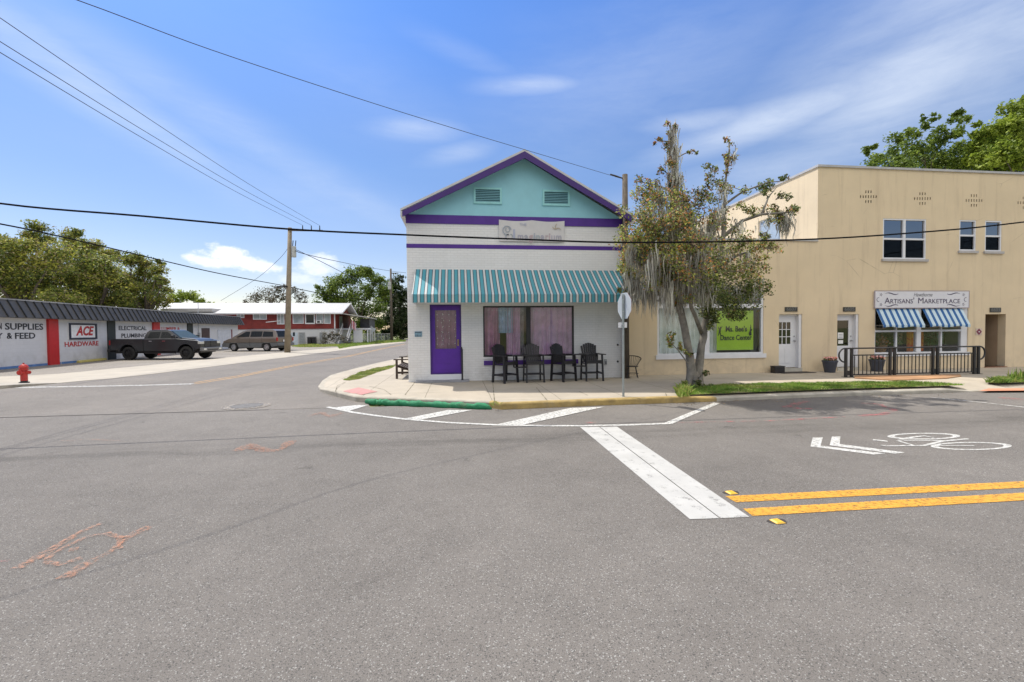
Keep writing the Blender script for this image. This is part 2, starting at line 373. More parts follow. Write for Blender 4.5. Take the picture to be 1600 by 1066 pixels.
# low kerb under the hydrant, running out at the driveway
g = MB(); kl = [LOTL[0]+(LOTL[0]-LOTL[1])*4, LOTL[0], LOTL[1], LOTL[2]]; kz = [.11, .11, .08, .014]
for i in range(3):
    a, b_ = kl[i], kl[i+1]; n_ = Vector((-(b_-a).y, (b_-a).x, 0)).normalized()*.18; za, zb_ = Vector((0, 0, kz[i])), Vector((0, 0, kz[i+1]))
    g.face([a, b_, b_+zb_, a+za]); g.face([a+za, b_+zb_, b_+n_+zb_, a+n_+za]); g.face([a+n_+za, b_+n_+zb_, b_+n_*12+Vector((0, 0, .013)), a+n_*12+Vector((0, 0, .013))])
tag(g.build('lot_kerb', mat('lot_kerb_concrete', (.36, .33, .28), .85, .25, 3, .3, 40, grime=((.13, .12, .1), .7)), origin=(0, 0, 0)), kind='structure')
# hardware store's lot
HWA = G(0, 578); HWB = G(378, 543); HD = (HWB-HWA); HD.z = 0; HD.normalize(); HN = Vector((HD.y, -HD.x, 0))
g = MB()
for i in range(len(LOTL)-1):
    g.face([LOTL[i]+Vector((0, 0, .012)), LOTL[i+1]+Vector((0, 0, .012)), LOTU[i+1]+Vector((0, 0, .012)), LOTU[i]+Vector((0, 0, .012))])
a, b = LOTL[0], LOTU[0]
g.face([Vector((-60, 14.2, .012)), a+Vector((0, 0, .012)), b+Vector((0, 0, .012)), Vector((-60, 20.5, .012))])
tag(g.build('lot_apron', M_apron, origin=(0, 0, 0)), kind='structure')
g = MB(); f0 = HWA - HD*30; f1 = HWB + HD*2
top = [p for p in LOTU if p.y < 80]
g.face([Vector((-60, 20.5, .008))] + [Vector((p.x, p.y, .008)) for p in top] + [Vector((-60, 80, .008))])
tag(g.build('parking_lot', M_lot, origin=(0, 0, 0), fix=False), kind='structure')
# ---------------------------------------------------------------- corner pavement and kerb
def V2(p): return Vector((p.x, p.y, 0))
edge_px = [(635, 560), (622, 563.5), (590, 571), (560, 579), (535, 586), (516, 592), (503, 598), (497, 604.5), (500, 611), (512, 616.5), (533, 622.5), (556, 628), (575, 629.5),
           (640, 631.8), (700, 634.2), (764, 637.2), (782, 640.2), (850, 637.5), (930, 634), (1000, 631.5), (1060, 629.5), (1120, 627.5), (1200, 624), (1300, 620), (1400, 616.5), (1480, 614), (1518, 612.5)]
E_ = [V2(G(*p)) for p in edge_px]
E_ = [Vector((E_[0].x+.25, 60, 0)), Vector((E_[0].x+.1, E_[0].y+6, 0))] + E_ + [Vector((16.2, E_[-1].y+.03, 0)), Vector((19, E_[-1].y+.05, 0)), Vector((40, E_[-1].y+.1, 0))]
def kh(i):   # kerb height: flush at the two ramps
    p = E_[i]
    if i >= len(E_)-4: return .03
    a = (E_[9]-p).length; return .03 + .11*min(1, max(0, (a-.5)/1.6)) if p.y > 9.3 and p.x < -1 else (.14 if p.x < 6 else .10)
Nn = []
for i, p in enumerate(E_):
    t = (E_[min(i+1, len(E_)-1)] - E_[max(i-1, 0)]).normalized(); Nn.append(Vector((-t.y, t.x, 0)))
ks = {'c': MB(), 'y': MB(), 'g': MB()}; slab = MB()
INN = .75
for i in range(len(E_)-1):
    prof = []
    for j in (i, i+1):
        h = kh(j); n_ = Nn[j]; p = E_[j]
        prof.append([p+Vector((0, 0, -.02)), p+Vector((0, 0, max(.01, h-.03))), p+n_*.02+Vector((0, 0, h-.006)), p+n_*.05+Vector((0, 0, h)), p+n_*.16+Vector((0, 0, h))])
    u_mid = (E_[i].x+E_[i+1].x)/2
    key = 'y' if 0.75 < u_mid < 6.3 and E_[i].y < 11 else ('g' if 6.3 <= u_mid < 14 else 'c')
    for k in range(4): ks[key].face([prof[0][k], prof[1][k], prof[1][k+1], prof[0][k+1]])
    a, b = prof[0][4], prof[1][4]; c_ = E_[i]+Nn[i]*INN; d_ = E_[i+1]+Nn[i+1]*INN
    a = a-Vector((0, 0, .001)); b = b-Vector((0, 0, .001))
    slab.face([a, b, Vector((d_.x, d_.y, KZ)), Vector((c_.x, c_.y, KZ))])
tag(ks['c'].build('kerb', M_kerb, origin=(0, 0, 0)), kind='structure'); tag(ks['y'].build('yellow_kerb', M_kerby, origin=(0, 0, 0)), kind='structure'); tag(ks['g'].build('grey_kerb', M_kerbg, origin=(0, 0, 0)), kind='structure')
inner = [E_[i]+Nn[i]*INN for i in range(len(E_))]
slab.face([Vector((p.x, p.y, KZ)) for p in inner] + [Vector((40, 14.9, KZ)), Vector((5.6, 14.9, KZ)), Vector((-1.3, 14.9, KZ)), Vector((-1.3, 60, KZ))])
from mathutils.bvhtree import BVHTree
SLABT = BVHTree.FromPolygons([Vector(v) for v in slab.v], slab.f)
tag(slab.build('sidewalk', M_walk, origin=(0, 0, 0)), kind='structure')
def sheet(name, polys, m_, z=.006, kind='structure'):
    g = MB()
    for k, P in enumerate(polys):
        g.face([Vector((p.x, p.y, z+.0006*k)) for p in P])
    return tag(g.build(name, m_, origin=(0, 0, 0), fix=False), kind=kind)
def gp(pts, z=0): return [G(u, v, z) for u, v in pts]
def stroke(pts, w, z=0., jit=0.):
    """quads along a polyline on the ground; w = paint width in metres"""
    P = [V2(G(u, v, z)) for u, v in pts]; out = []; L_, R_ = [], []
    Q = []
    for i in range(len(P)-1):
        k = max(1, int((P[i+1]-P[i]).length/.09))
        for j in range(k): Q.append(P[i].lerp(P[i+1], j/k))
    Q.append(P[-1])
    for i, p in enumerate(Q):
        t = (Q[min(i+1, len(Q)-1)]-Q[max(i-1, 0)]).normalized(); nn = Vector((-t.y, t.x, 0)); ww = w/2*(1+jit*(.6*math.sin(i*.9+w*90)+.4*random.uniform(-1, 1)))
        L_.append(p+nn*ww); R_.append(p-nn*ww)
    return [L_+R_[::-1]]
# white buffer outline + diagonals + stop bar
outl = [(512, 636.5), (552, 645), (590, 650.5), (632, 655.5), (700, 661), (780, 664.8), (850, 666), (905, 666), (980, 664.8), (1047, 662.3)]
sheet('buffer_line', stroke(outl, .11, jit=.05) + stroke([(1044, 662.5), (1080, 647), (1120, 630.5)], .14, jit=.04)
      + [gp([(518, 637.8), (560, 633.5), (574, 634), (545, 643)]), gp([(632, 655), (700, 641.5), (738, 641.5), (659, 656.5)]), gp([(777, 664), (890, 638.5), (944, 636.5), (818, 664.5)])], M_pwhite, .0085)
sheet('stop_line', [gp([(906, 667.5), (936, 667.5), (1124, 810.5), (1078, 812)]), gp([(937.5, 667.5), (964, 667.2), (1171, 808.5), (1126, 810.5)])], wornmat('thermoplastic_bar', (.50, .49, .46), wear=.2, scale=6), .0045)
sheet('parking_tick', stroke([(1453, 621.5), (1530, 629), (1600, 637), (1700, 648)], .1, jit=.05), M_pwhite2, .0095)
L1a, L1b = G(1133, 776), G(1600, 752.5); L1c, L1d = G(1600, 762.6), G(1150, 785.5)
ext = lambda a, b, k: a+(b-a)*k
sheet('centre_line', [[L1a, ext(L1a, L1b, 9), ext(L1d, L1c, 9), L1d], [G(1161, 795.6), ext(G(1161, 795.6), G(1600, 770.5), 9), ext(G(1176, 807), G(1600, 782.5), 9), G(1176, 807)]], M_pyel, .0045)
def ring(cu, cv, a, b, a2, b2, rot=0., off=(0, 0)):
    o = []; N = 40
    P = [G(cu+a*math.cos(t)*1, cv+b*math.sin(t)+rot*a*math.cos(t)) for t in np.linspace(0, 2*math.pi, N+1)]
    Q = [G(cu+off[0]+a2*math.cos(t), cv+off[1]+b2*math.sin(t)+rot*a2*math.cos(t)) for t in np.linspace(0, 2*math.pi, N+1)]
    return [[P[i], P[i+1], Q[i+1], Q[i]] for i in range(N)]
def z5(pts): return [(1350+x/6.4, 660+y/6.4) for x, y in pts]
g = MB()
allq = ring(1443.3, 682, 57, 5.1, 46, 3.7, -.004) + ring(1517.5, 697.4, 63.5, 6.2, 51, 4.9, -.002)
for q in allq: g.face([Vector((p.x, p.y, .0045)) for p in q])
k = 0
for pts, w in (([(340, 182), (780, 184)], .045), ([(370, 172), (500, 150), (600, 138), (700, 155)], .05), ([(330, 186), (500, 235), (600, 236), (780, 192), (1040, 168)], .05),
               ([(90, 178), (235, 193)], .08), ([(165, 232), (240, 240), (500, 236)], .05), ([(740, 236), (1100, 238)], .035)):
    for P in stroke(z5(pts), w): k += 1; g.face([Vector((p.x, p.y, .005+.0004*k)) for p in P])
def z2(pts): return [(1000+x/2.667, 580+y/2.667) for x, y in pts]
for P in ([(720, 278), (762, 278), (752, 312), (1022, 344), (975, 349), (710, 315)], [(800, 274), (835, 274), (832, 305), (1105, 340), (1062, 345), (790, 310)]):
    P = z2(P); g.face([Vector((q.x, q.y, .0045)) for q in gp([P[0], P[1], P[2], P[5]])]); g.face([Vector((q.x, q.y, .0045)) for q in gp([P[2], P[3], P[4], P[5]])])
tag(g.build('bicycle_lane_symbol', M_pwhite, origin=(0, 0, 0), fix=False), kind='structure')
sheet('side_stop_bar', stroke([(28, 606), (150, 604), (225, 602.5), (302, 600.3)], .3, jit=.05), M_pwhite2, .0095)
sheet('side_centre_line', stroke([(304, 600.6), (373, 589.5), (471, 570), (541, 558.3), (600, 545), (634, 538)], .11, jit=.05) + stroke([(304, 598.4), (373, 587.5), (471, 568.4), (541, 557), (600, 544.2), (634, 537.4)], .11, jit=.05), M_pyel2, .0095)
def z3(pts): return [(x/3.135, 580+y/3.135) for x, y in pts]
orange = []
for pts, w in (([(80, 972), (170, 925), (280, 860), (400, 790), (500, 748)], .075), ([(310, 1022), (420, 950), (540, 890), (620, 820), (735, 765)], .08),
               ([(590, 875), (590, 820), (530, 800), (430, 815), (330, 860), (240, 915), (228, 942), (300, 952), (400, 920)], .05), ([(335, 885), (385, 874)], .07)):
    orange += stroke(z3(pts), w, jit=.45)
for pts, w in (([(370, 706), (392, 695), (415, 706), (438, 704), (456, 690)], .14), ([(484, 651), (502, 645.5), (515, 652), (535, 646)], .12), ([(95, 690), (140, 688), (190, 690)], .02)):
    orange += stroke(pts, w, jit=.5)
sheet('orange_survey_paint', orange, M_orange, .0095)
pink = []
for pts, w in (([(1060, 661), (1200, 658.5), (1320, 652)], .05), ([(1340, 630), (1375, 633), (1398, 641), (1380, 648), (1343, 650.5)], .12), ([(1262, 627), (1225, 637), (1270, 640)], .14),
               ([(-4, 880), (14, 878.5)], .035), ([(1560, 622), (1600, 625)], .2), ([(915, 662), (930, 661)], .1)):
    pink += stroke(pts, w, jit=.4)
sheet('pink_survey_paint', pink, M_pink, .0110)
# tactile pads
pk = concrete('pad_pink', (.50, .24, .22), .3, .3, .25, .2); pc = concrete('pad_coral', (.62, .26, .15), .3, .3, .25, .2)
def slabz(p):
    best = (9, 0)
    for i in range(len(E_)-1):
        a, b = E_[i], E_[i+1]; t = max(0, min(1, (V2(p)-a).dot(b-a)/(b-a).length_squared)); d = (V2(p)-a.lerp(b, t)).length
        if d < best[0]: best = (d, kh(i)*(1-t)+kh(i+1)*t)
    d, h = best; return h+(KZ-h)*max(0, min(1, (d-.16)/(INN-.16)))
def pad(name, px, m_, zs):
    P = [G(u, v, zs) for u, v in px]; g = MB(); N = 14
    def Q(s, t):
        q = P[0].lerp(P[1], s).lerp(P[3].lerp(P[2], s), t); h = SLABT.ray_cast(Vector((q.x, q.y, 2)), Vector((0, 0, -1)))[0]; return Vector((q.x, q.y, (h.z if h else .045)+.009))
    for i in range(N):
        for j in range(N): g.face([Q(i/N, j/N), Q((i+1)/N, j/N), Q((i+1)/N, (j+1)/N), Q(i/N, (j+1)/N)])
    return tag(g.build(name, m_, origin=(0, 0, 0)), kind='structure')
pad('tactile_pad', [(532, 612.3), (560, 606.5), (590, 613), (558, 618.6)], pk, .14)
pad('tactile_ramp', [(1530, 606.3), (1545, 602.6), (1660, 601.5), (1660, 605.2)], pc, .13)
# sidewalk cracks
crk = MB(); kk = 0
for pts in ([(524, 612), (527, 603), (540, 597)], [(577, 604), (600, 609), (611, 617)], [(633, 617), (648, 598)], [(770, 598), (773, 632)], [(838, 606), (855, 626)], [(976, 620.5), (1010, 621.5), (1042, 619.5), (1040, 615)], [(905, 612), (918, 618)]):
    for P in stroke(pts, .013, KZ, .6): crk.face([Vector((p.x, p.y, KZ+.004+.0004*kk)) for p in P]); kk += 1
tag(crk.build('pavement_cracks', mat('crack_dark', (.11, .1, .06), .95), origin=(0, 0, 0), fix=False), kind='structure')
# ================================================================ common building pieces
M_glass = glassmat('shop_glass', (.9, .92, .92), .045); M_dglass = glassmat('dark_glass', (.28, .3, .32), .1)
M_white = mat('white_paint', (.74, .74, .76), .45, .05); M_dark = mat('black_metal', (.022, .021, .022), .42, .2)
M_black = mat('black_trim', (.02, .018, .02), .4); M_purple = mat('purple_paint', (.085, .014, .30), .4, .1)
M_purpled = mat('purple_band', (.075, .02, .24), .55, .12); M_aqua = mat('aqua_paint', (.29, .59, .68), .6, .05, 2)
M_int = mat('dark_interior', (.06, .05, .05), .9); M_gutter = mat('pale_metal', (.55, .54, .55), .4, .08)
M_steel = mat('galvanised_steel', (.42, .43, .44), .4, .15, 8, metal=.7)
def wallholes(b, x0, x1, z0, z1, holes, y, t, rev=.12, axis='X', x_fixed=None, back=True):
    """wall skin in the plane Y=y with rectangular openings and reveals that go back `rev`"""
    xs = sorted({x0, x1, *[h[0] for h in holes], *[h[1] for h in holes]}); zs = sorted({z0, z1, *[h[2] for h in holes], *[h[3] for h in holes]})
    P = (lambda x, yy, z: (x, yy, z)) if axis == 'X' else (lambda x, yy, z: (yy, x, z))
    for i in range(len(xs)-1):
        for j in range(len(zs)-1):
            cx, cz = (xs[i]+xs[i+1])/2, (zs[j]+zs[j+1])/2
            if any(h[0] < cx < h[1] and h[2] < cz < h[3] for h in holes): continue
            b.face([P(xs[i], y, zs[j]), P(xs[i+1], y, zs[j]), P(xs[i+1], y, zs[j+1]), P(xs[i], y, zs[j+1])])
            if back: b.face([P(xs[i], y+t, zs[j]), P(xs[i+1], y+t, zs[j]), P(xs[i+1], y+t, zs[j+1]), P(xs[i], y+t, zs[j+1])])
    for a, c, d, e in holes:
        for p, q in (((a, d), (a, e)), ((c, d), (c, e)), ((a, d), (c, d)), ((a, e), (c, e))):
            b.face([P(p[0], y, p[1]), P(q[0], y, q[1]), P(q[0], y+t, q[1]), P(p[0], y+t, p[1])])
def frame(b, x0, x1, z0, z1, w, y0, y1, mi=0):
    b.box(x0, x1, y0, y1, z0, z0+w, mi); b.box(x0, x1, y0, y1, z1-w, z1, mi)
    b.box(x0, x0+w, y0, y1, z0+w, z1-w, mi); b.box(x1-w, x1, y0, y1, z0+w, z1-w, mi); return b
def wx(u, v, Y=None): p = F(u, v, Y or YW); return p.x, p.z
def wrect(u0, v0, u1, v1, Y):   # centre-based so that rolled pixels give an upright rectangle
    a = F(u0, (v0+v1)/2, Y).x; b = F(u1, (v0+v1)/2, Y).x; c = F((u0+u1)/2, v0, Y).z; d = F((u0+u1)/2, v1, Y).z; return a, b, d, c
def text_mesh(s, size, ext=.004, bold=0., smallcaps=False, spacing=1., shear=0., align='CENTER'):
    cu = bpy.data.curves.new('txt', 'FONT'); cu.body = s; cu.size = size; cu.extrude = ext; cu.offset = bold; cu.resolution_u = 3
    cu.align_x = align; cu.align_y = 'CENTER'; cu.space_character = spacing; cu.shear = shear
    if smallcaps:
        cu.small_caps_scale = .76
        for i, ch in enumerate(s):
            if ch.islower(): cu.body_format[i].use_small_caps = True
    o = bpy.data.objects.new('txt', cu); C.objects.link(o); bpy.context.view_layer.update()
    me = bpy.data.meshes.new_from_object(o.evaluated_get(bpy.context.evaluated_depsgraph_get())); bpy.data.objects.remove(o); bpy.data.curves.remove(cu); return me
def text(name, s, size, m_, parent, pos, xdir=(1, 0, 0), sx=1., width=None, **kw):
    me = text_mesh(s, size, **kw); me.materials.clear(); me.materials.append(m_); me.name = name
    X = Vector(xdir).normalized(); Z = Vector((0, 0, 1)); N_ = X.cross(Z)
    if width:
        w = max(v.co.x for v in me.vertices)-min(v.co.x for v in me.vertices); sx = width/w
    R_ = Matrix((X*sx, Z, N_)).transposed().to_4x4(); R_.translation = Vector(pos)
    if parent: R_ = wm(parent).inverted() @ R_
    me.transform(R_); return link_mesh(name, me, parent)
def curtain(b, x0, x1, z0, z1, y, folds=10, amp=.035, seed=0, hem=.0):
    r = random.Random(seed); N = folds*6; xs = [x0+(x1-x0)*i/N for i in range(N+1)]; ph = r.uniform(0, 6)
    ys = [y+amp*math.sin(2*math.pi*folds*i/N+ph+1.2*math.sin(i*.37)) for i in range(N+1)]
    for i in range(N): b.face([(xs[i], ys[i], z0), (xs[i+1], ys[i+1], z0), (xs[i+1], ys[i+1], z1), (xs[i], ys[i], z1)])
# ================================================================ white corner shop
XL, XR = F(637, 500, YW).x, F(973, 500, YW).x; ZE = F(640, 338, YW).z   # eave / band top
AX, AZ = F(817, 240, YW).x, F(817, 243, YW).z
shop = thing('corner_shop', 'white painted brick corner shop with aqua gable, purple bands and a striped awning', 'shop', ((XL+XR)/2, YW, KZ))
M_wbrick = brickmat('white_painted_brick', (.80, .79, .785), (.68, .67, .66), .21, .075, .55, .22)
DR = wrect(672, 476, 721, 585, YW); WN = wrect(755, 478, 897, 557, YW)
b = MB(); BK = YW+15
wallholes(b, XL, XR, KZ-.1, ZE, [DR, WN], YW, .2)
b.box(XL+.003, XL+.2, YW+.2, BK, KZ-.1, ZE); b.box(XR-.2, XR-.003, YW+.2, BK, KZ-.1, ZE); b.box(XL+.2, XR-.2, BK-.2, BK, KZ-.1, ZE)
b.build('wall', M_wbrick, shop, fix=False)
b = MB(); b.box(XL+.21, XR-.21, YW+.21, YW+5, KZ+.02, KZ+.06); b.box(XL+.21, XR-.21, YW+4.9, YW+5, KZ+.06, 3.3); b.box(XL+.21, XR-.21, YW+.21, YW+4.9, 3.2, 3.3); b.build('interior', mat('shop_interior', (.2, .15, .17), .9), shop)
# gable
b = MB(); gy = YW-.012
zb = ZE; hl = F(633.5, 333, YW).z
b.prism([(XL-.02, gy, zb), (XR+.02, gy, zb), (XR+.02, gy, zb+.03), (AX, gy, AZ-.08), (XL-.02, gy, zb+.03)], (0, .14, 0)); b.build('gable', M_aqua, shop)
b = MB()
def band(v0, v1, y=YW-.022, x0=XL-.004, x1=XR+.004):
    z1, z0 = F(800, v0, YW).z, F(800, v1, YW).z; b.box(x0, x1, y, YW+.1, z0, z1)
zt = F(645, 336.5, YW).z; zb1 = F(645, 349, YW).z; b.box(XL-.01, XR+.01, YW-.03, YW+.05, zb1, zt+.02)
b.build('purple_band', M_purpled, shop); b = MB(); z1, z0 = F(640, 381, YW).z, F(640, 387.3, YW).z; b.box(XL-.006, XR+.006, YW-.01, YW+.05, z0, z1)
b.build('purple_band', M_purpled, shop); pr = wrect(756, 562.5, 903, 569.5, YW); b = MB(); b.box(pr[0], pr[1], YW-.05, YW-.002, pr[2], pr[3]); b.build('purple_sill_strip', M_purpled, shop)
# roof: two slopes with overhang, purple rake boards
OL = F(625.5, 329, YW-.35); OR = Vector((XR+.20, YW-.35, OL.z)); fy = YW-.38
sl = (AZ-OL.z)/(AX-OL.x)
b = MB()
for sgn, ex in ((1, OL.x), (-1, OR.x)):
    b.prism([(ex, fy, OL.z-.02), (AX, fy, AZ-.02), (AX, fy, AZ+.05), (ex, fy, OL.z+.05)], (0, BK-fy+.2, 0))
b.build('roof', M_gutter, shop)
b = MB()
for ex in (OL.x+.06, OR.x-.06):
    b.prism([(ex, fy-.02, OL.z-.03), (AX, fy-.02, AZ-.025), (AX, fy-.02, AZ-.23), (ex, fy-.02, OL.z-.19)], (0, .04, 0))
b.build('rake_board', mat('purple_rake', (.05, .015, .16), .5), shop)
b = MB()
for ex in (OL.x, OR.x):   # soffit return
    b.box(min(ex, ex+.12), max(ex, ex+.12), fy, BK, OL.z-.17, OL.z-.021)
b.build('gutter', M_gutter, shop)
for (u0, v0, u1, v1) in ((740, 293.5, 784, 319), (847.5, 297.5, 890, 322)):
    a, c, d, e = wrect(u0, v0, u1, v1, gy); b = MB(); frame(b, a, c, d, e, .06, gy-.04, gy+.02); vt = b.build('gable_vent', mat('aqua_trim', (.31, .64, .66), .6), shop)
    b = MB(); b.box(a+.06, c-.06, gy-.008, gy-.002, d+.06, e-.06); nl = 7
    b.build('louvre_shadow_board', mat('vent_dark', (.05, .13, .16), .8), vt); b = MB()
    for i in range(nl):
        z = d+.07+(e-d-.14)*i/nl; b.prism([(a+.06, gy-.03, z), (a+.06, gy-.012, z+.012), (a+.06, gy-.012, z+.022), (a+.06, gy-.033, z+.010)], (c-a-.12, 0, 0))
    b.build('louvre', M_aqua, vt)
b = MB(); q = F(647, 329, gy-.05); b.lathe([(.05, -.02), (.06, 0), (.04, .05), (.02, .08)], (q.x, q.y, q.z), 10); b.tube([(q.x, q.y, q.z), (q.x, gy, q.z+.03)], .015, 6); b.build('floodlight', M_white, shop, smooth=True)
# door
x0, x1, z0, z1 = DR; dy = YW+.07
b = MB(); frame(b, x0, x1, z0, z1, .045, dy-.05, dy+.1); b.build('door_frame', mat('purple_dark', (.05, .012, .16), .4), shop)
gl = wrect(680, 485, 713, 545, dy)
b = MB(); X0, X1, Z0, Z1 = x0+.045, x1-.045, z0+.045, z1-.045
b.box(X0, gl[0], dy, dy+.045, Z0, Z1); b.box(gl[1], X1, dy, dy+.045, Z0, Z1); b.box(gl[0], gl[1], dy, dy+.045, Z0, gl[2]); b.box(gl[0], gl[1], dy, dy+.045, gl[3], Z1)
for i in range(3): b.box(gl[0], gl[1], dy-.008, dy-.001, Z0+.1+i*.2, Z0+.1+i*.2+.15)
door = b.build('door', M_purple, shop)
b = MB(); b.box(gl[0], gl[1], dy+.018, dy+.024, gl[2], gl[3]); b.build('pane', M_glass, door)
b = MB(); hx = X1-.06; b.box(hx-.025, hx+.025, dy-.02, dy, 1.1+KZ, 1.3+KZ); b.tube([(hx, dy-.02, 1.13+KZ), (hx, dy-.06, 1.15+KZ), (hx, dy-.06, 1.26+KZ), (hx, dy-.02, 1.28+KZ)], .01, 6); b.build('handle', mat('brass', (.35, .25, .12), .3, metal=.9), door)
# star lights behind the door pane and curtains
b = MB(); curtain(b, gl[0]-.02, gl[1]+.02, gl[2]-.1, gl[3]+.1, dy+.09, 5, .015, 3); b.build('door_curtain', mat('mauve_curtain', (.34, .17, .27), .9, .25, 5), shop)
def beads(p0, p1, n_, wob=0.):
    P, R_ = [], []; p0, p1 = Vector(p0), Vector(p1)
    for i in range(n_):
        t = (i+.5)/n_; q = p0.lerp(p1, t)+Vector((wob*math.sin(i*2.1), 0, 0)); d = (p1-p0).normalized()*.013
        P += [q-d*1.1, q-d*.6, q, q+d*.6, q+d*1.1]; R_ += [.0012, .011, .014, .011, .0012]
    b = MB(); b.tube(P, R_, 6); b.build('bead_string', mat('silver_bead', (.9, .9, .92), .25), shop)
for fx, n_ in ((.08, 6), (.3, 8), (.36, 6), (.64, 6), (.93, 5)):
    X = gl[0]+(gl[1]-gl[0])*fx; beads((X, dy+.045, gl[2]+.05), (X+.02, dy+.045, gl[3]-.04), n_, .014)
# shop window
x0, x1, z0, z1 = WN; wy = YW+.06
b = MB(); frame(b, x0, x1, z0, z1, .05, wy-.04, wy+.04); xm = F(826, 515, YW).x; b.box(xm-.07, xm+.07, wy-.04, wy+.04, z0+.05, z1-.05); win = b.build('window', M_black, shop)
for a, c in ((x0+.05, xm-.07), (xm+.07, x1-.05)):
    b = MB(); b.box(a, c, wy-.003, wy+.003, z0+.05, z1-.05); b.build('pane', M_glass, win)
M_pink = mat('pink_curtain', (.80, .52, .74), .9, .18, 4); M_pink2 = mat('rose_curtain', (.62, .28, .48), .9, .3, 3)
b = MB(); curtain(b, xm+.1, x1+.05, z0-.1, z1+.05, wy+.16, 8, .04, 1); curtain(b, x0+.75, xm-.25, z0-.1, z1+.05, wy+.18, 5, .05, 2); b.build('curtain', M_pink, shop)
b = MB(); curtain(b, x0-.05, x0+.55, z0-.1, z1+.05, wy+.17, 4, .05, 4); b.build('curtain', M_pink2, shop)
b = MB(); curtain(b, x0+.5, x0+.95, z0+.75, z1+.05, wy+.12, 5, .045, 6); b.build('curtain', mat('blue_curtain', (.45, .6, .8), .9, .3, 6), shop)
b = MB(); curtain(b, xm-.3, xm-.1, z0-.1, z1+.05, wy+.24, 3, .03, 9); b.build('curtain', mat('grey_curtain', (.42, .36, .42), .9, .3, 6), shop)
beads((x0+.1, wy+.045, z1-.12), (xm-.1, wy+.045, z1-.16), 9); beads((xm+.1, wy+.045, z1-.15), (x1-.1, wy+.045, z1-.11), 8)
b = MB(); b.box(x0-.0, x1+.06, YW-.035, YW-.001, z0-.055, z0-.006); b.build('window_sill', M_white, shop)
# awning
ay = .917*YW; pa = F(643, 460, ay); zt_ = F(649, 421, YW).z; ax0 = F(648.5, 421, YW).x; ax1 = XR-.04; zf = pa.z; zv = F(643, 473, ay).z
n = NT('awning_stripes'); x, y, z = n.sep(); fr = n.math('FRACT', n.math('DIVIDE', n.math('SUBTRACT', x, 10.), .1915))
c = n.mix(n.math('LESS_THAN', fr, .31), (.075, .33, .41), (.64, .66, .66))
e = n.math('MAXIMUM', n.math('LESS_THAN', n.math('ABSOLUTE', n.math('SUBTRACT', fr, .36)), .055), n.math('GREATER_THAN', fr, .89))
c = n.mix(n.math('MULTIPLY', e, .9), c, (.05, .06, .08)); c = n.mix(n.mapr(n.noise(2.5, detail=6), .4, .75, 0, .2), c, (.2, .24, .24))
n.col(c); n.rough(.75); t = n.new('ShaderNodeBsdfTranslucent'); n.L(c, t.inputs[0]); mx = n.new('ShaderNodeMixShader'); mx.inputs[0].default_value = .2
n.L(n.b.outputs[0], mx.inputs[1]); n.L(t.outputs[0], mx.inputs[2]); n.L(mx.outputs[0], n.out.inputs[0]); M_awn = n.m
b = MB(); yt = YW-.02; N = 34
for i in range(N):
    a, c = ax0+(ax1-ax0)*i/N, ax0+(ax1-ax0)*(i+1)/N
    for k in range(6):
        def P(xx, t): return (xx, yt+(ay-yt)*t, zt_+(zf-zt_)*t - .018*math.sin(math.pi*t))
        b.face([P(a, k/6), P(c, k/6), P(c, (k+1)/6), P(a, (k+1)/6)])
    b.face([(a, ay, zf), (c, ay, zf), (c, ay+.004, zv+.0), (a, ay+.004, zv+.0)])
for xx in (ax0, ax1):
    b.face([(xx, yt, zt_), (xx, ay, zf), (xx, ay, zv), (xx, yt, zv+.02)])
aw = b.build('awning', M_awn, shop, fix=False)
b = MB(); b.tube([(ax0+.02, ay+.03, zf-.03), (ax1-.02, ay+.03, zf-.03)], .014, 6)
for xx in (ax0+.03, (ax0+ax1)/2, ax1-.03): b.tube([(xx, ay+.03, zf-.03), (xx, YW-.01, zv+.1)], .014, 6); b.tube([(xx, YW-.03, zt_-.04), (xx, YW-.03, zv+.05)], .014, 6)
b.build('awning_frame', M_steel, aw)
# step
st = [G(650, 597.5, KZ), G(732, 592, KZ)]
b = MB(); b.box(st[0].x, st[1].x, YW-.30, YW-.004, KZ-.02, KZ+.055); b.build('door_step', mat('grey_step', (.27, .27, .29), .8, .15, 5, .3), shop, bevel=.008)
b = MB(); b.box(DR[0], DR[1], YW-.015, YW-.004, KZ+.056, DR[2]); b.build('threshold', M_white, shop)
ba = wrect(1309/3.81+600, 400+615/3.81, 1325/3.81+600, 400+648/3.81, YW)
t = thing('outlet_box', 'small grey electrical box low on the white brick wall right of the tall chairs', 'outlet', (ba[0]+.05, YW, ba[2])); b = MB(); b.box(ba[0], ba[1], YW-.05, YW-.004, ba[2], ba[3]); b.build('cover', M_steel, t, bevel=.008)
b = MB(); b.box(ba[0]+.015, ba[1]-.015, YW-.058, YW-.05, ba[2]+.02, ba[3]-.06); b.build('flap', mat('outlet_dark', (.15, .15, .16), .5), t)
q = wx(965, 539); b = MB(); b.lathe([(.03, 0), (.035, .01), (.02, .03)], (0, 0, 0), 10, M=Matrix.Rotation(math.radians(90), 4, 'X')); o = b.build('wall_spout', M_black, None, local=True); o.location = (q[0], YW-.002, q[1]); tag(o, 'small round black fitting on the white wall left of the stop sign pole', 'fitting')
q = wx(965, 565); o2 = o.copy(); C.objects.link(o2); o2.location = (q[0], YW-.002, q[1]); tag(o2, 'small black wall tap low down beside the round wire chair', 'fitting')
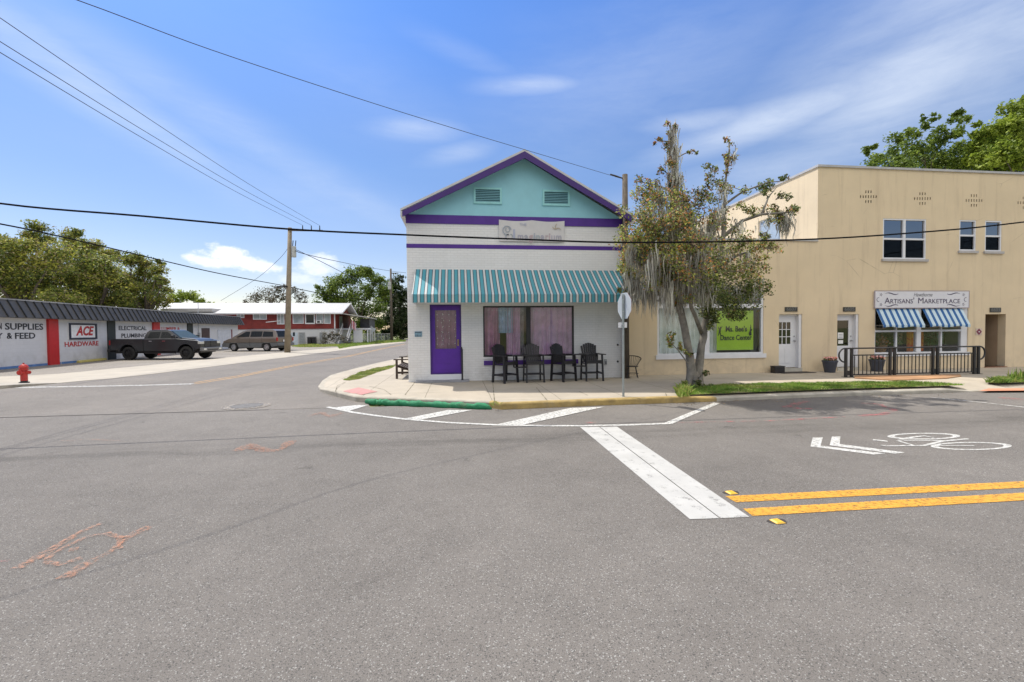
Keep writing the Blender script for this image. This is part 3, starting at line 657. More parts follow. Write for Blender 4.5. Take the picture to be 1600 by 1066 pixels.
# handrail post by the door
t = thing('handrail_post', 'thin black metal handrail post standing on the step right of the purple door', 'handrail', (F(722.5, 592, YW-.22).x, YW-.22, KZ+.055))
p = F(722.5, 592, YW-.22); b = MB(); zt2 = F(722, 546, YW-.22).z
b.tube([(p.x, p.y, KZ+.057), (p.x, p.y, zt2)], .028, 8); b.build('post', M_dark, t); b = MB(); b.box(p.x-.04, p.x+.04, p.y-.04, p.y+.04, KZ+.056, KZ+.07); b.build('base', M_dark, t)
b = MB(); b.tube([(p.x, p.y, zt2), (p.x-.015, p.y+.08, zt2+.04), (p.x-.02, YW-.006, zt2+.05)], .022, 8); b.build('rail', M_dark, t)
# plaque and banner
x0, x1, z0, z1 = wrect(648, 518, 659.5, 526.5, YW)
t = thing('shop_plaque', 'small blue grey plaque on the white wall left of the purple door', 'plaque', ((x0+x1)/2, YW, z0)); b = MB(); b.box(x0, x1, YW-.02, YW-.003, z0, z1); b.build('board', mat('plaque_blue', (.2, .33, .42), .5, .3, 30), t)
b = MB(); b.box(x0+.01, x1-.02, YW-.024, YW-.021, z1-.045, z1-.02); r = random.Random(2)
for i in range(4): b.prism([(x0+.02+i*.045, YW-.024, z0+.015), (x0+.05+i*.045, YW-.024, z0+.015), (x0+.045+i*.045, YW-.024, z0+.06+.03*r.random())], (0, .002, 0))
b.build('picture', mat('plaque_dark', (.06, .09, .12), .6), t)
x0, x1, z0, z1 = wrect(779.5, 345, 881.5, 378, YW); by = YW-.05
ban = thing('shop_banner', 'faded white cloth banner lettered Imaginarium, fixed between the purple bands under the gable', 'banner', ((x0+x1)/2, by, z0))
b = MB(); N = 24
for i in range(N):
    for k in range(5):
        def P(s, t): return (x0+(x1-x0)*s, by+.008*math.sin(s*13+t*3), z0+(z1-z0)*t-(.035*math.sin(math.pi*((s*2) % 1.0))*t))
        b.face([P(i/N, k/5), P((i+1)/N, k/5), P((i+1)/N, (k+1)/5), P(i/N, (k+1)/5)])
b.build('cloth', mat('banner_cloth', (.62, .60, .60), .8, .05, 3), ban)
sz = .34; pals = [(.36, .33, .48), (.30, .30, .42), (.50, .30, .36), (.33, .38, .5), (.34, .42, .5), (.32, .3, .44), (.48, .32, .38), (.5, .3, .36), (.4, .36, .5), (.36, .34, .46), (.33, .3, .42)]
word = 'maginarium'; wx0 = x0+(x1-x0)*.27; adv = (x1-x0)*.69/sum({'m': 1.5, 'i': .55, 'r': .75}.get(c, 1) for c in word); cx = wx0
for i, ch in enumerate(word):
    wdt = adv*{'m': 1.5, 'i': .55, 'r': .75}.get(ch, 1)
    text('banner_letter', ch, sz, mat('banner_ink_%d' % i, tuple(.5*q+.24 for q in pals[i]), .8), ban, (cx+wdt/2, by-.016, z0+.14), width=wdt*.82 if ch != 'i' else .05, bold=.008, ext=.002); cx += wdt
text('banner_letter', 'I', .42, mat('banner_ink_pale', (.42, .44, .56), .8), ban, (wx0-.09, by-.016, z0+.2), width=.06, bold=.01, ext=.002)
text('banner_small_word', 'THE', .12, MATS['banner_ink_pale'], ban, (wx0+.2, by-.016, z1-.14), ext=.002)
b = MB(); cxx, czz = x0+.25, z0+.33
def arc(b, cx, cz, r, a0, a1, w, y=by-.014, N=16):
    for i in range(N):
        t0, t1 = a0+(a1-a0)*i/N, a0+(a1-a0)*(i+1)/N
        b.prism([(cx+(r-w)*math.cos(t0), y, cz+(r-w)*math.sin(t0)), (cx+(r+w)*math.cos(t0), y, cz+(r+w)*math.sin(t0)), (cx+(r+w)*math.cos(t1), y, cz+(r+w)*math.sin(t1)), (cx+(r-w)*math.cos(t1), y, cz+(r-w)*math.sin(t1))], (0, -.003, 0))
arc(b, cxx, czz, .13, .2, 5.2, .016); arc(b, cxx+.02, czz+.02, .065, 2.2, 7.3, .014); arc(b, cxx+.03, czz-.2, .07, 1.2, 4.8, .014); arc(b, cxx+.12, czz-.17, .05, -1, 2, .012)
b.build('banner_emblem', mat('banner_ink_grey', (.34, .37, .42), .8), ban)
b = MB(); arc(b, x1-.3, z1-.17, .09, 3.4, 5.6, .012); arc(b, x1-.18, z1-.2, .12, 2.2, 3.6, .012); arc(b, x1-.2, z1-.3, .07, .3, 2.2, .01); b.build('banner_flourish', mat('banner_ink_tan', (.5, .42, .32), .8), ban)

# ================================================================ tan building
M_tan = None
n = NT('tan_stucco'); x, y, z = n.sep(); base = (.74, .60, .405)
c = n.mix(n.mapr(n.noise(.6, detail=7), .35, .7), tuple(q*1.03 for q in base), tuple(q*.9 for q in base))
strk = n.math('MULTIPLY', n.mapr(n.noise(2.2, n.vec((1.6, 1.6, .12)), 7, .7), .52, .76, 0, .5), 1.)
c = n.mix(strk, c, (.42, .32, .21)); low = n.mapr(z, .1, .9, .35, 0); c = n.mix(n.math('MULTIPLY', low, n.mapr(n.noise(3, detail=8), .4, .7)), c, (.36, .3, .22))
bk = n.new('ShaderNodeTexBrick'); n.L(n.comb(n.math('ADD', x, n.math('MULTIPLY', y, 1.)), z), bk.inputs['Vector']); bk.inputs['Scale'].default_value = 1; bk.inputs['Brick Width'].default_value = .4; bk.inputs['Row Height'].default_value = .2; bk.inputs['Mortar Size'].default_value = .004
cv = n.new('ShaderNodeTexVoronoi', feature='DISTANCE_TO_EDGE'); cv.inputs['Scale'].default_value = .55; n.L(n.vec((1, 1, 1.3)), cv.inputs[0])
ck = n.math('MULTIPLY', n.mapr(cv.outputs[0], 0, .006, 1, 0), n.mapr(n.noise(.7), .53, .6, 0, .6)); c = n.mix(n.math('MAXIMUM', ck, 0.), c, (.33, .25, .16))
n.col(c); n.rough(.85); n.bump(n.math('SUBTRACT', n.math('MULTIPLY', n.noise(50, detail=5), .6), n.math('MULTIPLY', bk.outputs['Fac'], .25)), .35, .012); M_tan = n.m
TX0 = XR+.02; TXM = F(1278, 300, YT).x; TX1 = 30; ZLOW = F(1240, 377, YT).z; ZHI = F(1278, 261, YT).z
tan = thing('tan_building', 'two storey tan stucco row of shops with a lower bay beside the white shop', 'building', (TXM, YT, KZ))
SW = wrect(1027, 457, 1193, 555, YT); D1 = wrect(1217, 491, 1253, 578, YT); D2 = wrect(1308, 491, 1342, 578, YT); MW = wrect(1367, 456, 1513, 552, YT); OP = wrect(1539, 491, 1571, 574, YT)
U1 = wrect(1379.5, 342, 1447, 405, YT); U2 = wrect(1499, 344, 1525, 392, YT); U3 = wrect(1539, 345, 1565, 393, YT); D1 = (D1[0], D1[1], KZ+.14, D1[3]); D2 = (D2[0], D2[1], KZ+.12, D2[3]); OP = (OP[0], OP[1], KZ+.03, OP[3])
def breeze(u, v):
    o = []; px = .0165*1.07
    for row, cnt in ((0, 3), (1, 7), (2, 3)):
        for i in range(cnt):
            q = F(u+(i-(cnt-1)/2)*4.05, v+(row-1)*7.6+.037*(i-(cnt-1)/2)*0, YT); o.append((q.x-.021, q.x+.021, q.z-.05, q.z+.05))
    return o
BR = breeze(1357, 307.5)+breeze(1441.5, 310.5)+breeze(1522, 313.5)+breeze(1603, 317)
low_br = []
for (u, v) in ((1186, 412), (1190.5, 412), (1195, 412), (1193, 421), (1197, 421), (1189, 421)):
    q = F(u, v, YT); low_br.append((q.x-.022, q.x+.022, q.z-.05, q.z+.05))
b = MB()
wallholes(b, TX0, TXM, KZ-.1, ZLOW, [SW, D1]+low_br, YT, .25, back=False); wallholes(b, TXM, TX1, KZ-.1, ZHI, [D2, MW, OP, U1, U2, U3]+BR, YT, .25, back=False)
# left flank of the tall block above the low roof, with its little window
BYK = YT+16
sw = (YT+4.3, YT+5.3, ZLOW+.35, ZLOW+1.2)
pw = PL(1200, 358, Vector((TXM, 0, 0)), Vector((1, 0, 0))); sw = (pw.y-.7, pw.y+.6, F(1240, 377, YT).z+.1, pw.z+.45)
wallholes(b, YT, BYK, ZLOW-.6, ZHI, [sw], TXM, .2, axis='Y', back=False)
b.box(TX0, TX0+.2, YT+.002, BYK, KZ-.1, ZLOW-.002)
wall = b.build('wall', M_tan, tan, fix=False)
b = MB(); b.box(TX0+.2, TXM+.1, YT+.01, BYK, ZLOW-.5, ZLOW-.4); b.box(TXM+.2, TX1, YT+.01, BYK, ZHI-.5, ZHI-.4); b.build('flat_roof', mat('roof_grey', (.4, .4, .4), .8), tan)
b = MB(); b.box(TX0-.02, TXM-.001, YT-.04, YT+.3, ZLOW, ZLOW+.06); b.box(TXM-.04, TX1, YT-.05, YT+.3, ZHI, ZHI+.075); b.box(TXM-.04, TXM+.25, YT+.3, BYK, ZHI, ZHI+.075); b.build('coping', mat('coping_grey', (.45, .44, .44), .6, .12, 4), tan)
b = MB(); b.box(TX0+.25, TX1, YT+.26, YT+.3, ZLOW+.0, ZLOW+.01)
# black backs stand in for the shade inside the breeze vents
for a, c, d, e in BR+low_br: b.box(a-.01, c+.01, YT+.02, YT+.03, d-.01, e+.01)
b.build('vent_shade_back', mat('vent_black', (.012, .01, .008), .95), tan)
# interiors of the two shops (walled boxes)
def room(x0, x1, z0, z1, dep, name='interior', m_=None, y0=YT+.26):
    b = MB(); b.box(x0, x1, y0, y0+dep, z0-.05, z0); b.box(x0, x1, y0, y0+dep, z1, z1+.05); b.box(x0, x1, y0+dep, y0+dep+.05, z0, z1); b.box(x0-.05, x0, y0, y0+dep, z0, z1); b.box(x1, x1+.05, y0, y0+dep, z0, z1); b.build(name, m_ or mat('room_cream', (.34, .33, .3), .9), tan)
room(SW[0]-.4, SW[1]+.3, KZ+.05, SW[3]+.3, 4); room(MW[0]-.2, MW[1]+.2, KZ+.05, MW[3]+.2, 3.5); room(U1[0]-.1, U1[1]+.1, U1[2]-.6, U1[3]+.1, 2, m_=M_int); room(U2[0]-.1, U3[1]+.1, U2[2]-.6, U2[3]+.1, 2, m_=M_int)
# big window with transom
x0, x1, z0, z1 = SW; wy = YT+.07
zt0 = F(1110, 480.5, YT).z; ztr = F(1110, 476, YT).z; xm = F(1104.5, 530, YT).x
b = MB(); frame(b, x0, x1, z0, z1, .075, wy-.05, wy+.05); b.box(x0+.075, x1-.075, wy-.05, wy+.05, zt0-.02, ztr+.02); b.box(xm-.11, xm+.11, wy-.05, wy+.05, z0+.075, zt0-.02); bw = b.build('shop_window', M_white, tan)
for a, c, d, e, mm in ((x0+.075, xm-.11, z0+.075, zt0-.02, M_glass), (xm+.11, x1-.075, z0+.075, zt0-.02, M_glass), (x0+.075, x1-.075, ztr+.02, z1-.075, M_dglass)):
    b = MB(); b.box(a, c, wy-.003, wy+.003, d, e); b.build('pane', mm, bw)
b = MB(); b.box(x0-.06, x1+.08, YT-.05, YT-.002, z0-.12, z0+.03); b.build('sill', M_white, bw)
b = MB(); curtain(b, x0+.0, xm+.5, z0, zt0, wy+.16, 13, .045, 5); b.build('curtain', mat('grey_green_curtain', (.85, .9, .87), .9, .15, 4), tan)
b = MB(); b.box(x0-.2, x1+.2, wy+.19, wy+.21, ztr+.02, z1+.1); b.build('transom_board', mat('dark_board', (.03, .035, .03), .8), tan)
b = MB(); curtain(b, xm+1.9, x1+.1, z0, zt0, wy+.4, 4, .04, 15); b.build('curtain', mat('grey_drape', (.22, .24, .25), .9, .2, 4), tan)
# lime poster hung inside
lx0, lx1, lz0, lz1 = wrect(1120, 485.5, 1177, 547, wy+.04)
po = thing('dance_poster', 'lime green dance centre poster hanging inside the big white framed window', 'poster', ((lx0+lx1)/2, wy+.04, lz0))
b = MB(); N = 12
for i in range(N):
    a, c = lx0+(lx1-lx0)*i/N, lx0+(lx1-lx0)*(i+1)/N; ya, yc = wy+.045+.006*math.sin(i*.9), wy+.045+.006*math.sin((i+1)*.9)
    b.prism([(a, ya, lz0), (c, yc, lz0), (c, yc, lz1), (a, ya, lz1)], (0, .004, 0))
b.build('sheet', mat('lime_sheet', (.42, .66, .03), .6, .06, 3), po)
M_ink = mat('poster_ink', (.03, .05, .03), .7); lw = lx1-lx0; lh = lz1-lz0; ty = wy+.034
text('poster_lettering', "Ms. Bee's", .27, M_ink, po, (lx0+lw*.53, ty, lz0+lh*.53), width=lw*.58, bold=.006, ext=.002); text('poster_lettering', 'Dance Center', .25, M_ink, po, (lx0+lw*.52, ty, lz0+lh*.31), width=lw*.86, bold=.005, ext=.002)
def fig(cx, cz, s, pose):
    b = MB(); T = lambda p: (cx+p[0]*s, ty, cz+p[1]*s)
    for pts, r in pose: b.tube([T(p) for p in pts], [q*s for q in r], 6)
    return b
b = fig(lx0+lw*.09, lz0+lh*.36, .36, [([(.1, 0), (.0, .3), (-.05, .45)], [.02, .04, .06]), ([(-.2, .02), (-.12, .25), (-.05, .45)], [.02, .04, .06]), ([(-.05, .42), (0, .7), (.02, .78)], [.09, .07, .03]), ([(.02, .78), (.03, .88)], [.05, .05]), ([(.0, .7), (.15, .78), (.2, .98)], [.035, .03, .02]), ([(.0, .7), (-.15, .72), (-.2, .9)], [.035, .03, .02])])
b.build('dancer_silhouette', M_ink, po)
b = fig(lx0+lw*.92, lz0+lh*.37, .36, [([(-.02, 0), (-.05, .2), (-.02, .4)], [.12, .14, .07]), ([(-.02, .38), (.03, .62), (.02, .7)], [.07, .07, .03]), ([(.02, .7), (.02, .8)], [.055, .05]), ([(.02, .64), (.04, .8), (.02, 1.05)], [.035, .03, .015]), ([(.02, .64), (.16, .55), (.1, .4)], [.035, .03, .02])])
b.build('dancer_silhouette', M_ink, po)
# doors of the tan building
def tandoor(rc, kind):
    x0, x1, z0, z1 = rc; y = YT+.17
    b = MB(); w = .05; b.box(x0, x0+w, y-.03, y+.08, z0, z1); b.box(x1-.1, x1, y-.14, y+.08, z0, z1); b.box(x0+w, x1-.1, y-.03, y+.08, z1-.06, z1); b.build('door_frame', M_white, tan)
    X0, X1 = x0+w, x1-.1; Z0, Z1 = z0+.01, z1-.06; W_ = X1-X0
    g0, g1 = (X0+.05, X0+W_*.72) if kind == 9 else (X0+.05, X0+W_*.78); h1 = Z1-.22 if kind == 9 else Z1-.16; h0 = h1-.78 if kind == 9 else h1-.92
    b = MB(); b.box(X0, g0, y, y+.04, Z0, Z1); b.box(g1, X1, y, y+.04, Z0, Z1); b.box(g0, g1, y, y+.04, Z0, h0); b.box(g0, g1, y, y+.04, h1, Z1)
    if kind == 9:
        for i in (1, 2): b.box(g0+(g1-g0)*i/3-.012, g0+(g1-g0)*i/3+.012, y+.002, y+.036, h0, h1)
        for i in (1, 2): b.box(g0, g1, y+.003, y+.035, h0+(h1-h0)*i/3-.012, h0+(h1-h0)*i/3+.012)
        b.box(g0, g0+(g1-g0)*.46, y-.008, y-.001, Z0+.15, h0-.15); b.box(g0+(g1-g0)*.54, g1, y-.008, y-.001, Z0+.15, h0-.15)
    d = b.build('door', M_white, tan, bevel=0)
    b = MB(); b.box(g0, g1, y+.017, y+.022, h0, h1); b.build('pane', M_dglass, d)
    b = MB(); hz = Z0+.95; b.lathe([(.03, 0), (.03, .01), (.012, .02), (.012, .04), (.03, .05), (.03, .07), (.001, .08)], (X1-.07, y-.001, hz), 10, M=Matrix.Rotation(math.radians(90), 4, 'X'))
    b.build('handle', M_steel, d, smooth=True); b = MB(); b.lathe([(.025, 0), (.025, .015), (.001, .02)], (X1-.07, y-.001, hz+.16), 10, M=Matrix.Rotation(math.radians(90), 4, 'X')); b.build('deadbolt', M_steel, d, smooth=True)
    b = MB(); b.box(x0, x1, YT-.03, YT+.14, KZ-.02, z0); b.build('threshold', mat('pale_threshold', (.5, .47, .4), .8), tan)
    b = MB(); b.box(x0, x1, y+.09, y+.12, z0, z1); b.build('door_backing', M_int, tan)
    return g0, g1, h0, h1, y
tandoor(D1, 9); dd = tandoor(D2, 1)
for (a, c, d, e, ln) in ((.18, .62, .28, .52, 3), (.22, .6, .08, .22, 0)):
    t = thing('door_notice', 'white paper notice with grey lines taped inside the glazed white door' if ln else 'small blank white card taped below the lined notice on the glazed door', 'notice', (dd[0], dd[4]+.01, dd[2]+.1))
    b = MB(); X0 = dd[0]+(dd[1]-dd[0])*a; X1 = dd[0]+(dd[1]-dd[0])*c; Z0 = dd[2]+(dd[3]-dd[2])*d; Z1 = dd[2]+(dd[3]-dd[2])*e; b.box(X0, X1, dd[4]+.01, dd[4]+.013, Z0, Z1); b.build('paper', mat('paper', (.85, .85, .83), .7), t)
    if ln:
        b = MB()
        for i in range(ln): b.box(X0+.03, X1-.03, dd[4]+.006, dd[4]+.009, Z0+.03+i*.06, Z0+.045+i*.06)
        b.build('print', mat('print_grey', (.2, .2, .25), .7), t)
# door number plates
for (u0, v0, u1, v1), s_, lab in (((1226, 480, 1245.5, 487), '6607', 'dark number plate above the white door with nine small panes'), ((1317, 480, 1336, 487), '6605', 'dark number plate above the glazed white door with paper notices'), ((1546, 481, 1563, 488), '6603', 'dark number plate above the open brown doorway on the far right')):
    x0, x1, z0, z1 = wrect(u0, v0, u1, v1, YT); t = thing('number_plate', lab, 'number plate', ((x0+x1)/2, YT, z0)); b = MB(); b.box(x0, x1, YT-.025, YT-.003, z0, z1); b.build('plate', mat('plate_brown', (.05, .045, .035), .5), t)
    text('numerals', s_, (z1-z0)*1.1, mat('plate_numeral', (.16, .16, .15), .5), t, ((x0+x1)/2, YT-.027, (z0+z1)/2), width=(x1-x0)*.8, ext=.002, bold=.002)
# marketplace window
x0, x1, z0, z1 = MW; sz0 = F(1440, 481, YT).z; wy = YT+.08; xm = F(1436.5, 520, YT).x; xl = F(1360, 520, YT).x
b = MB(); frame(b, x0, x1, z0, sz0, .05, wy-.05, wy+.05); b.box(xm-.09, xm+.09, wy-.06, wy+.05, z0+.05, sz0-.05); b.box(x1-.27, x1-.05, wy-.05, wy+.05, z0+.05, sz0-.05)
zr = F(1440, 517, YT).z; halves = ((x0+.05, xm-.09), (xm+.09, x1-.27)); mids = []
for a, c in halves:
    b.box(a, c, wy-.04, wy+.04, zr-.035, zr+.035); mm_x = a+(c-a)*.52; mids.append(mm_x); b.box(mm_x-.03, mm_x+.03, wy-.04, wy+.04, z0+.05, zr-.035); b.box(mm_x-.025, mm_x+.025, wy-.04, wy+.04, zr+.035, sz0-.05)
mw = b.build('shop_window', M_white, tan)
for (a, c), q in zip(halves, mids):
    for aa, cc in ((a, q-.03), (q+.03, c)):
        b = MB(); b.box(aa, cc, wy-.003, wy+.003, z0+.05, zr-.035); b.build('pane', M_glass, mw)
    b = MB(); b.box(a, c, wy-.0015, wy+.0015, zr+.035, sz0-.05); b.build('pane', M_glass, mw)
b = MB(); b.box(x0-.03, x1+.03, YT-.04, YT-.003, z0-.1, z0+.02); b.build('sill', M_white, mw)
b = MB(); b.box(x0, x1, wy-.04, wy+.04, sz0, z1); b.build('sign_backing', M_white, mw)
# blue awnings
n = NT('blue_stripes'); x, y, z = n.sep(); fr = n.math('FRACT', n.math('DIVIDE', x, .245)); c = n.mix(n.math('LESS_THAN', fr, .55), (.008, .10, .30), (.55, .68, .74)); n.col(n.mix(n.mapr(n.noise(3), .4, .8, 0, .15), c, (.2, .25, .3))); n.rough(.7); M_blue = n.m
for k, (a, c) in enumerate(((x0+.03, xm-.1), (xm+.1, x1-.28))):
    zt_ = sz0-.03; zf = F(1440, 508, YT-.28).z; yf = YT-.29
    t = thing('window_awning', ('small blue and white striped awning over the left half of the marketplace window', 'small blue and white striped awning over the right half of the marketplace window')[k], 'awning', ((a+c)/2, YT, zf), group='striped awnings over the marketplace window')
    b = MB(); N = 12
    for i in range(N):
        s0, s1 = a+(c-a)*i/N, a+(c-a)*(i+1)/N
        for j in range(5):
            P = lambda xx, t_: (xx, YT-.29*t_, zt_-(zt_-zf)*t_)
            b.face([P(s0, j/5), P(s1, j/5), P(s1, (j+1)/5), P(s0, (j+1)/5)])
        b.face([(s0, yf, zf), (s1, yf, zf), (s1, yf+.003, zf-.07+.02*math.sin(i)), (s0, yf+.003, zf-.07+.02*math.sin(i))])
    b.build('canopy', M_blue, t, fix=False)
    b = MB(); b.tube([(a+.01, YT-.004, zf), (a+.01, yf+.01, zf-.01), (c-.01, yf+.01, zf-.01), (c-.01, YT-.004, zf)], .009, 6); b.build('frame', M_steel, t)
# marketplace sign
sx0, sx1, ssz0, ssz1 = wrect(1367, 455.5, 1513.5, 481, YT-.05)
sg = thing('marketplace_sign', "long white sign board with scrollwork and lettering Artisans' Marketplace above the striped awnings", 'sign', ((sx0+sx1)/2, YT-.05, ssz0))
b = MB(); b.box(sx0, sx1, YT-.06, YT-.004, ssz0, ssz1); b.build('board', mat('sign_white', (.72, .71, .74), .5, .04), sg)
b = MB(); frame(b, sx0-.02, sx1+.02, ssz0-.02, ssz1+.03, .025, YT-.066, YT-.05); b.build('edge_trim', mat('sign_edge', (.35, .28, .3), .5), sg)
M_sink = mat('sign_ink', (.07, .05, .10), .6); sw_, sh_ = sx1-sx0, ssz1-ssz0; cxs = (sx0+sx1)/2
text('sign_lettering', "Artisans'", .3, M_sink, sg, (cxs-sw_*.245, YT-.064, ssz0+sh_*.42), width=sw_*.31, smallcaps=True, ext=.002); text('sign_lettering', 'Marketplace', .3, M_sink, sg, (cxs+sw_*.175, YT-.064, ssz0+sh_*.42), width=sw_*.45, smallcaps=True, ext=.002)
text('sign_lettering', 'Hawthorne', .2, mat('sign_ink_grey', (.2, .2, .22), .6), sg, (cxs, YT-.064, ssz0+sh_*.79), width=sw_*.2, shear=.4, ext=.002)
b = MB()
for sx_ in (-1, 1):
    for sz_ in (-1, 1):
        ccx, ccz = cxs+sx_*sw_*.44, ssz0+sh_*(.5+sz_*.3)
        for da in range(5): w_ = da*1.257; b.prism([(ccx+.045*math.cos(w_+t_)*(.5+(i_ == 1)), YT-.062, ccz+.045*math.sin(w_+t_)*(.5+(i_ == 1))) for i_, t_ in enumerate((-.5, 0, .5))], (0, -.003, 0))
        for q in range(10):
            u0_, u1_ = q/10, (q+1)/10; f_ = lambda u_: (cxs+sx_*sw_*(.40-.14*u_), ssz0+sh_*(.5+sz_*(.36+.05*math.sin(u_*6))))
            p, r_ = f_(u0_), f_(u1_); w_ = .014*(math.sin(u0_*3.1)+.25); b.prism([(p[0], YT-.062, p[1]-w_), (r_[0], YT-.062, r_[1]-w_), (r_[0], YT-.062, r_[1]+w_), (p[0], YT-.062, p[1]+w_)], (0, -.003, 0))
    arc(b, cxs+sx_*sw_*.465, ssz0+sh_*.5, .07, 1.2, 5., .008, y=YT-.062)
b.build('scrollwork', M_sink, sg)
# upper windows
for rc, k in ((U1, 2), (U2, 1), (U3, 1)):
    x0, x1, z0, z1 = rc; wy = YT+.06; zm = z0+(z1-z0)*.5
    b = MB(); ws = [(x0, x1)] if k == 1 else [(x0, (x0+x1)/2-.0), ((x0+x1)/2+.0, x1)]
    for a, c in ws: frame(b, a, c, z0, z1, .05, wy-.05, wy+.04); b.box(a+.05, c-.05, wy-.045, wy+.04, zm-.03, zm+.03)
    w = b.build('upper_window', M_white, tan)
    for a, c in ws:
        for d, e in ((z0+.05, zm-.03), (zm+.03, z1-.05)):
            b = MB(); b.box(a+.05, c-.05, wy, wy+.004, d, e); b.build('pane', glassmat('upper_glass', (.15, .16, .18), .30), w)
        b = MB(); b.box(a+.06, c-.06, wy-.012, wy-.009, z0+.06, zm-.04); scr = b.build('insect_screen', glassmat('insect_screen', (.5, .5, .5), -.02, .6), w)
    b = MB(); b.box(x0-.06, x1+.06, YT-.06, YT+.005, z0-.09, z0-.004); b.build('sill', mat('sill_grey', (.45, .43, .42), .7), w)
a, c, d, e = sw; b = MB(); X = TXM+.06
b.box(X, X+.04, a, c, d, d+.05); b.box(X, X+.04, a, c, e-.05, e); b.box(X, X+.04, a, a+.05, d+.05, e-.05); b.box(X, X+.04, c-.05, c, d+.05, e-.05); w = b.build('side_window', M_white, tan)
b = MB(); b.box(X+.02, X+.025, a+.05, c-.05, d+.05, e-.05); b.build('pane', mat('side_pane', (.35, .42, .5), .15), w)
# open brown doorway
x0, x1, z0, z1 = OP; b = MB(); y1 = YT+1.1
b.box(x0-.05, x0-.001, YT+.26, y1, z0-.03, z1); b.box(x1+.001, x1+.05, YT+.26, y1, z0-.03, z1); b.box(x0-.05, x1+.05, y1, y1+.05, z0-.03, z1); b.box(x0-.05, x1+.05, YT+.26, y1, z1+.001, z1+.05); b.build('doorway_recess', mat('recess_tan', (.42, .30, .2), .85, .1, 2), tan)
b = MB(); xd = x0+(x1-x0)*.52; b.box(x0+.002, xd+.06, YT+.4, YT+.46, z0, z1-.01); d_ = b.build('inner_door', mat('brown_door', (.10, .065, .04), .6, .1, 2), tan)
b = MB(); b.box(x0+.05, x0+.25, YT+.37, YT+.399, z0+1.15, z0+1.45); b.build('letter_box', M_black, d_)
b = MB(); b.box(x0-.02, x1+.02, YT-.06, YT+.25, KZ-.01, z0); b.build('threshold', mat('brick_threshold', (.3, .15, .09), .8), tan)
# diamond plaque
x0, x1, z0, z1 = wrect(1524, 513, 1534, 524, YT); t = thing('diamond_plaque', 'small square plaque with a maroon diamond beside the brown doorway', 'plaque', ((x0+x1)/2, YT, z0)); cx, cz = (x0+x1)/2, (z0+z1)/2; h = .12
b = MB(); b.box(cx-.13, cx+.13, YT-.012, YT-.003, cz-.13, cz+.13); b.build('board', mat('plaque_pink', (.6, .48, .4), .6), t)
b = MB(); b.prism([(cx-h, YT-.014, cz), (cx, YT-.014, cz-h), (cx+h, YT-.014, cz), (cx, YT-.014, cz+h)], (0, -.004, 0)); di = b.build('diamond', mat('maroon', (.2, .03, .06), .5), t)
b = MB(); h = .03; b.prism([(cx-h, YT-.019, cz), (cx, YT-.019, cz-h), (cx+h, YT-.019, cz), (cx, YT-.019, cz+h)], (0, -.003, 0)); b.build('centre', M_white, di)
# ================================================================ hardware store
HP = HWA.copy(); HP.z = 0
def hw(u, v): return PL(u, v, HP, HN)
def hs_(p): return (p-HP).dot(HD)           # distance along the wall
def hpt(s, z, off=0.): q = HP+HD*s+HN*off; return Vector((q.x, q.y, z))
ZM0 = hw(0, 496).z; ZM1 = hw(0, 468).z; SEND = hs_(hw(372, 530)); SBEG = -16
store = thing('hardware_store', 'long low white block hardware store with a dark seamed metal mansard eave', 'store', tuple(hpt(SEND/2, 0)), math.atan2(HD.y, HD.x))
M_blk = brickmat('white_block', (.66, .66, .68), (.60, .60, .61), .4, .2, .35, .3)
def hbox(b, s0, s1, z0, z1, o0, o1, mi=0):
    P = [hpt(s, z, o) for z in (z0, z1) for o in (o0, o1) for s in (s0, s1)]; n = len(b.v); b.v += [tuple(p) for p in P]
    for q in ((0, 2, 3, 1), (4, 5, 7, 6), (0, 1, 5, 4), (2, 6, 7, 3), (0, 4, 6, 2), (1, 3, 7, 5)): b.f.append(tuple(n+i for i in q)); b.m.append(mi)
b = MB(); hbox(b, SBEG, SEND, -.02, ZM1-.1, -18, 0); b.build('wall', M_blk, store)
M_seam = mat('mansard_metal', (.075, .072, .07), .6, .18, 2)
b = MB(); MO = .55
def mans(s, off=0): return [hpt(s, ZM0, MO+off), hpt(s, ZM1, .12+off)]
z_ = Vector((0, 0, 1))
b.prism([hpt(SBEG, ZM0, MO), hpt(SBEG, ZM1, .12), hpt(SBEG, ZM1, .02), hpt(SBEG, ZM0, .02)], HD*(SEND+.5-SBEG)); man = b.build('mansard', M_seam, store)
b = MB(); s = SBEG+.2; k = 0
while s < SEND+.4:
    if k > 98: break
    a, c = mans(s), mans(s+.045); o = HN*.05+z_*.02; b.prism([a[0], c[0], c[0]+o, a[0]+o], a[1]-a[0]); s += .52; k += 1
b.build('standing_seam', mat('seam_dark', (.02, .02, .02), .6), man)
b = MB(); hbox(b, SBEG, SEND+.5, ZM1, ZM1+.07, -.1, .16); b.build('coping', mat('store_coping', (.30, .30, .31), .6, .3, 1.5), store)
def hcol(nm, u0, u1, m_, z0=0., z1=None, th=.12, va=530):
    b = MB(); hbox(b, hs_(hw(u0, va)), hs_(hw(u1, va)), z0, z1 or ZM0-.01, 0.003, th); return b.build(nm, m_, store)
M_red = mat('red_paint', (.50, .022, .022), .5, .08, 2); M_dkg = brickmat('dark_green_block', (.025, .032, .03), (.02, .02, .02), .4, .2, .35)
hcol('red_pilaster', 73, 88.5, M_red); hcol('dark_bay', 167.5, 179.5, M_dkg, th=.06); hcol('red_pilaster', 238, 248, M_red); hcol('dark_bay', 292.5, 301, M_dkg, th=.06)
hcol('red_pilaster', -90, -60, M_red)
b = MB(); s0, s1 = hs_(hw(315, 525)), hs_(hw(327, 525)); hbox(b, s0, s1, hw(321, 532).z, hw(321, 513).z, .004, .05); b.build('dark_window', mat('maroon_dark', (.05, .025, .025), .4), store)
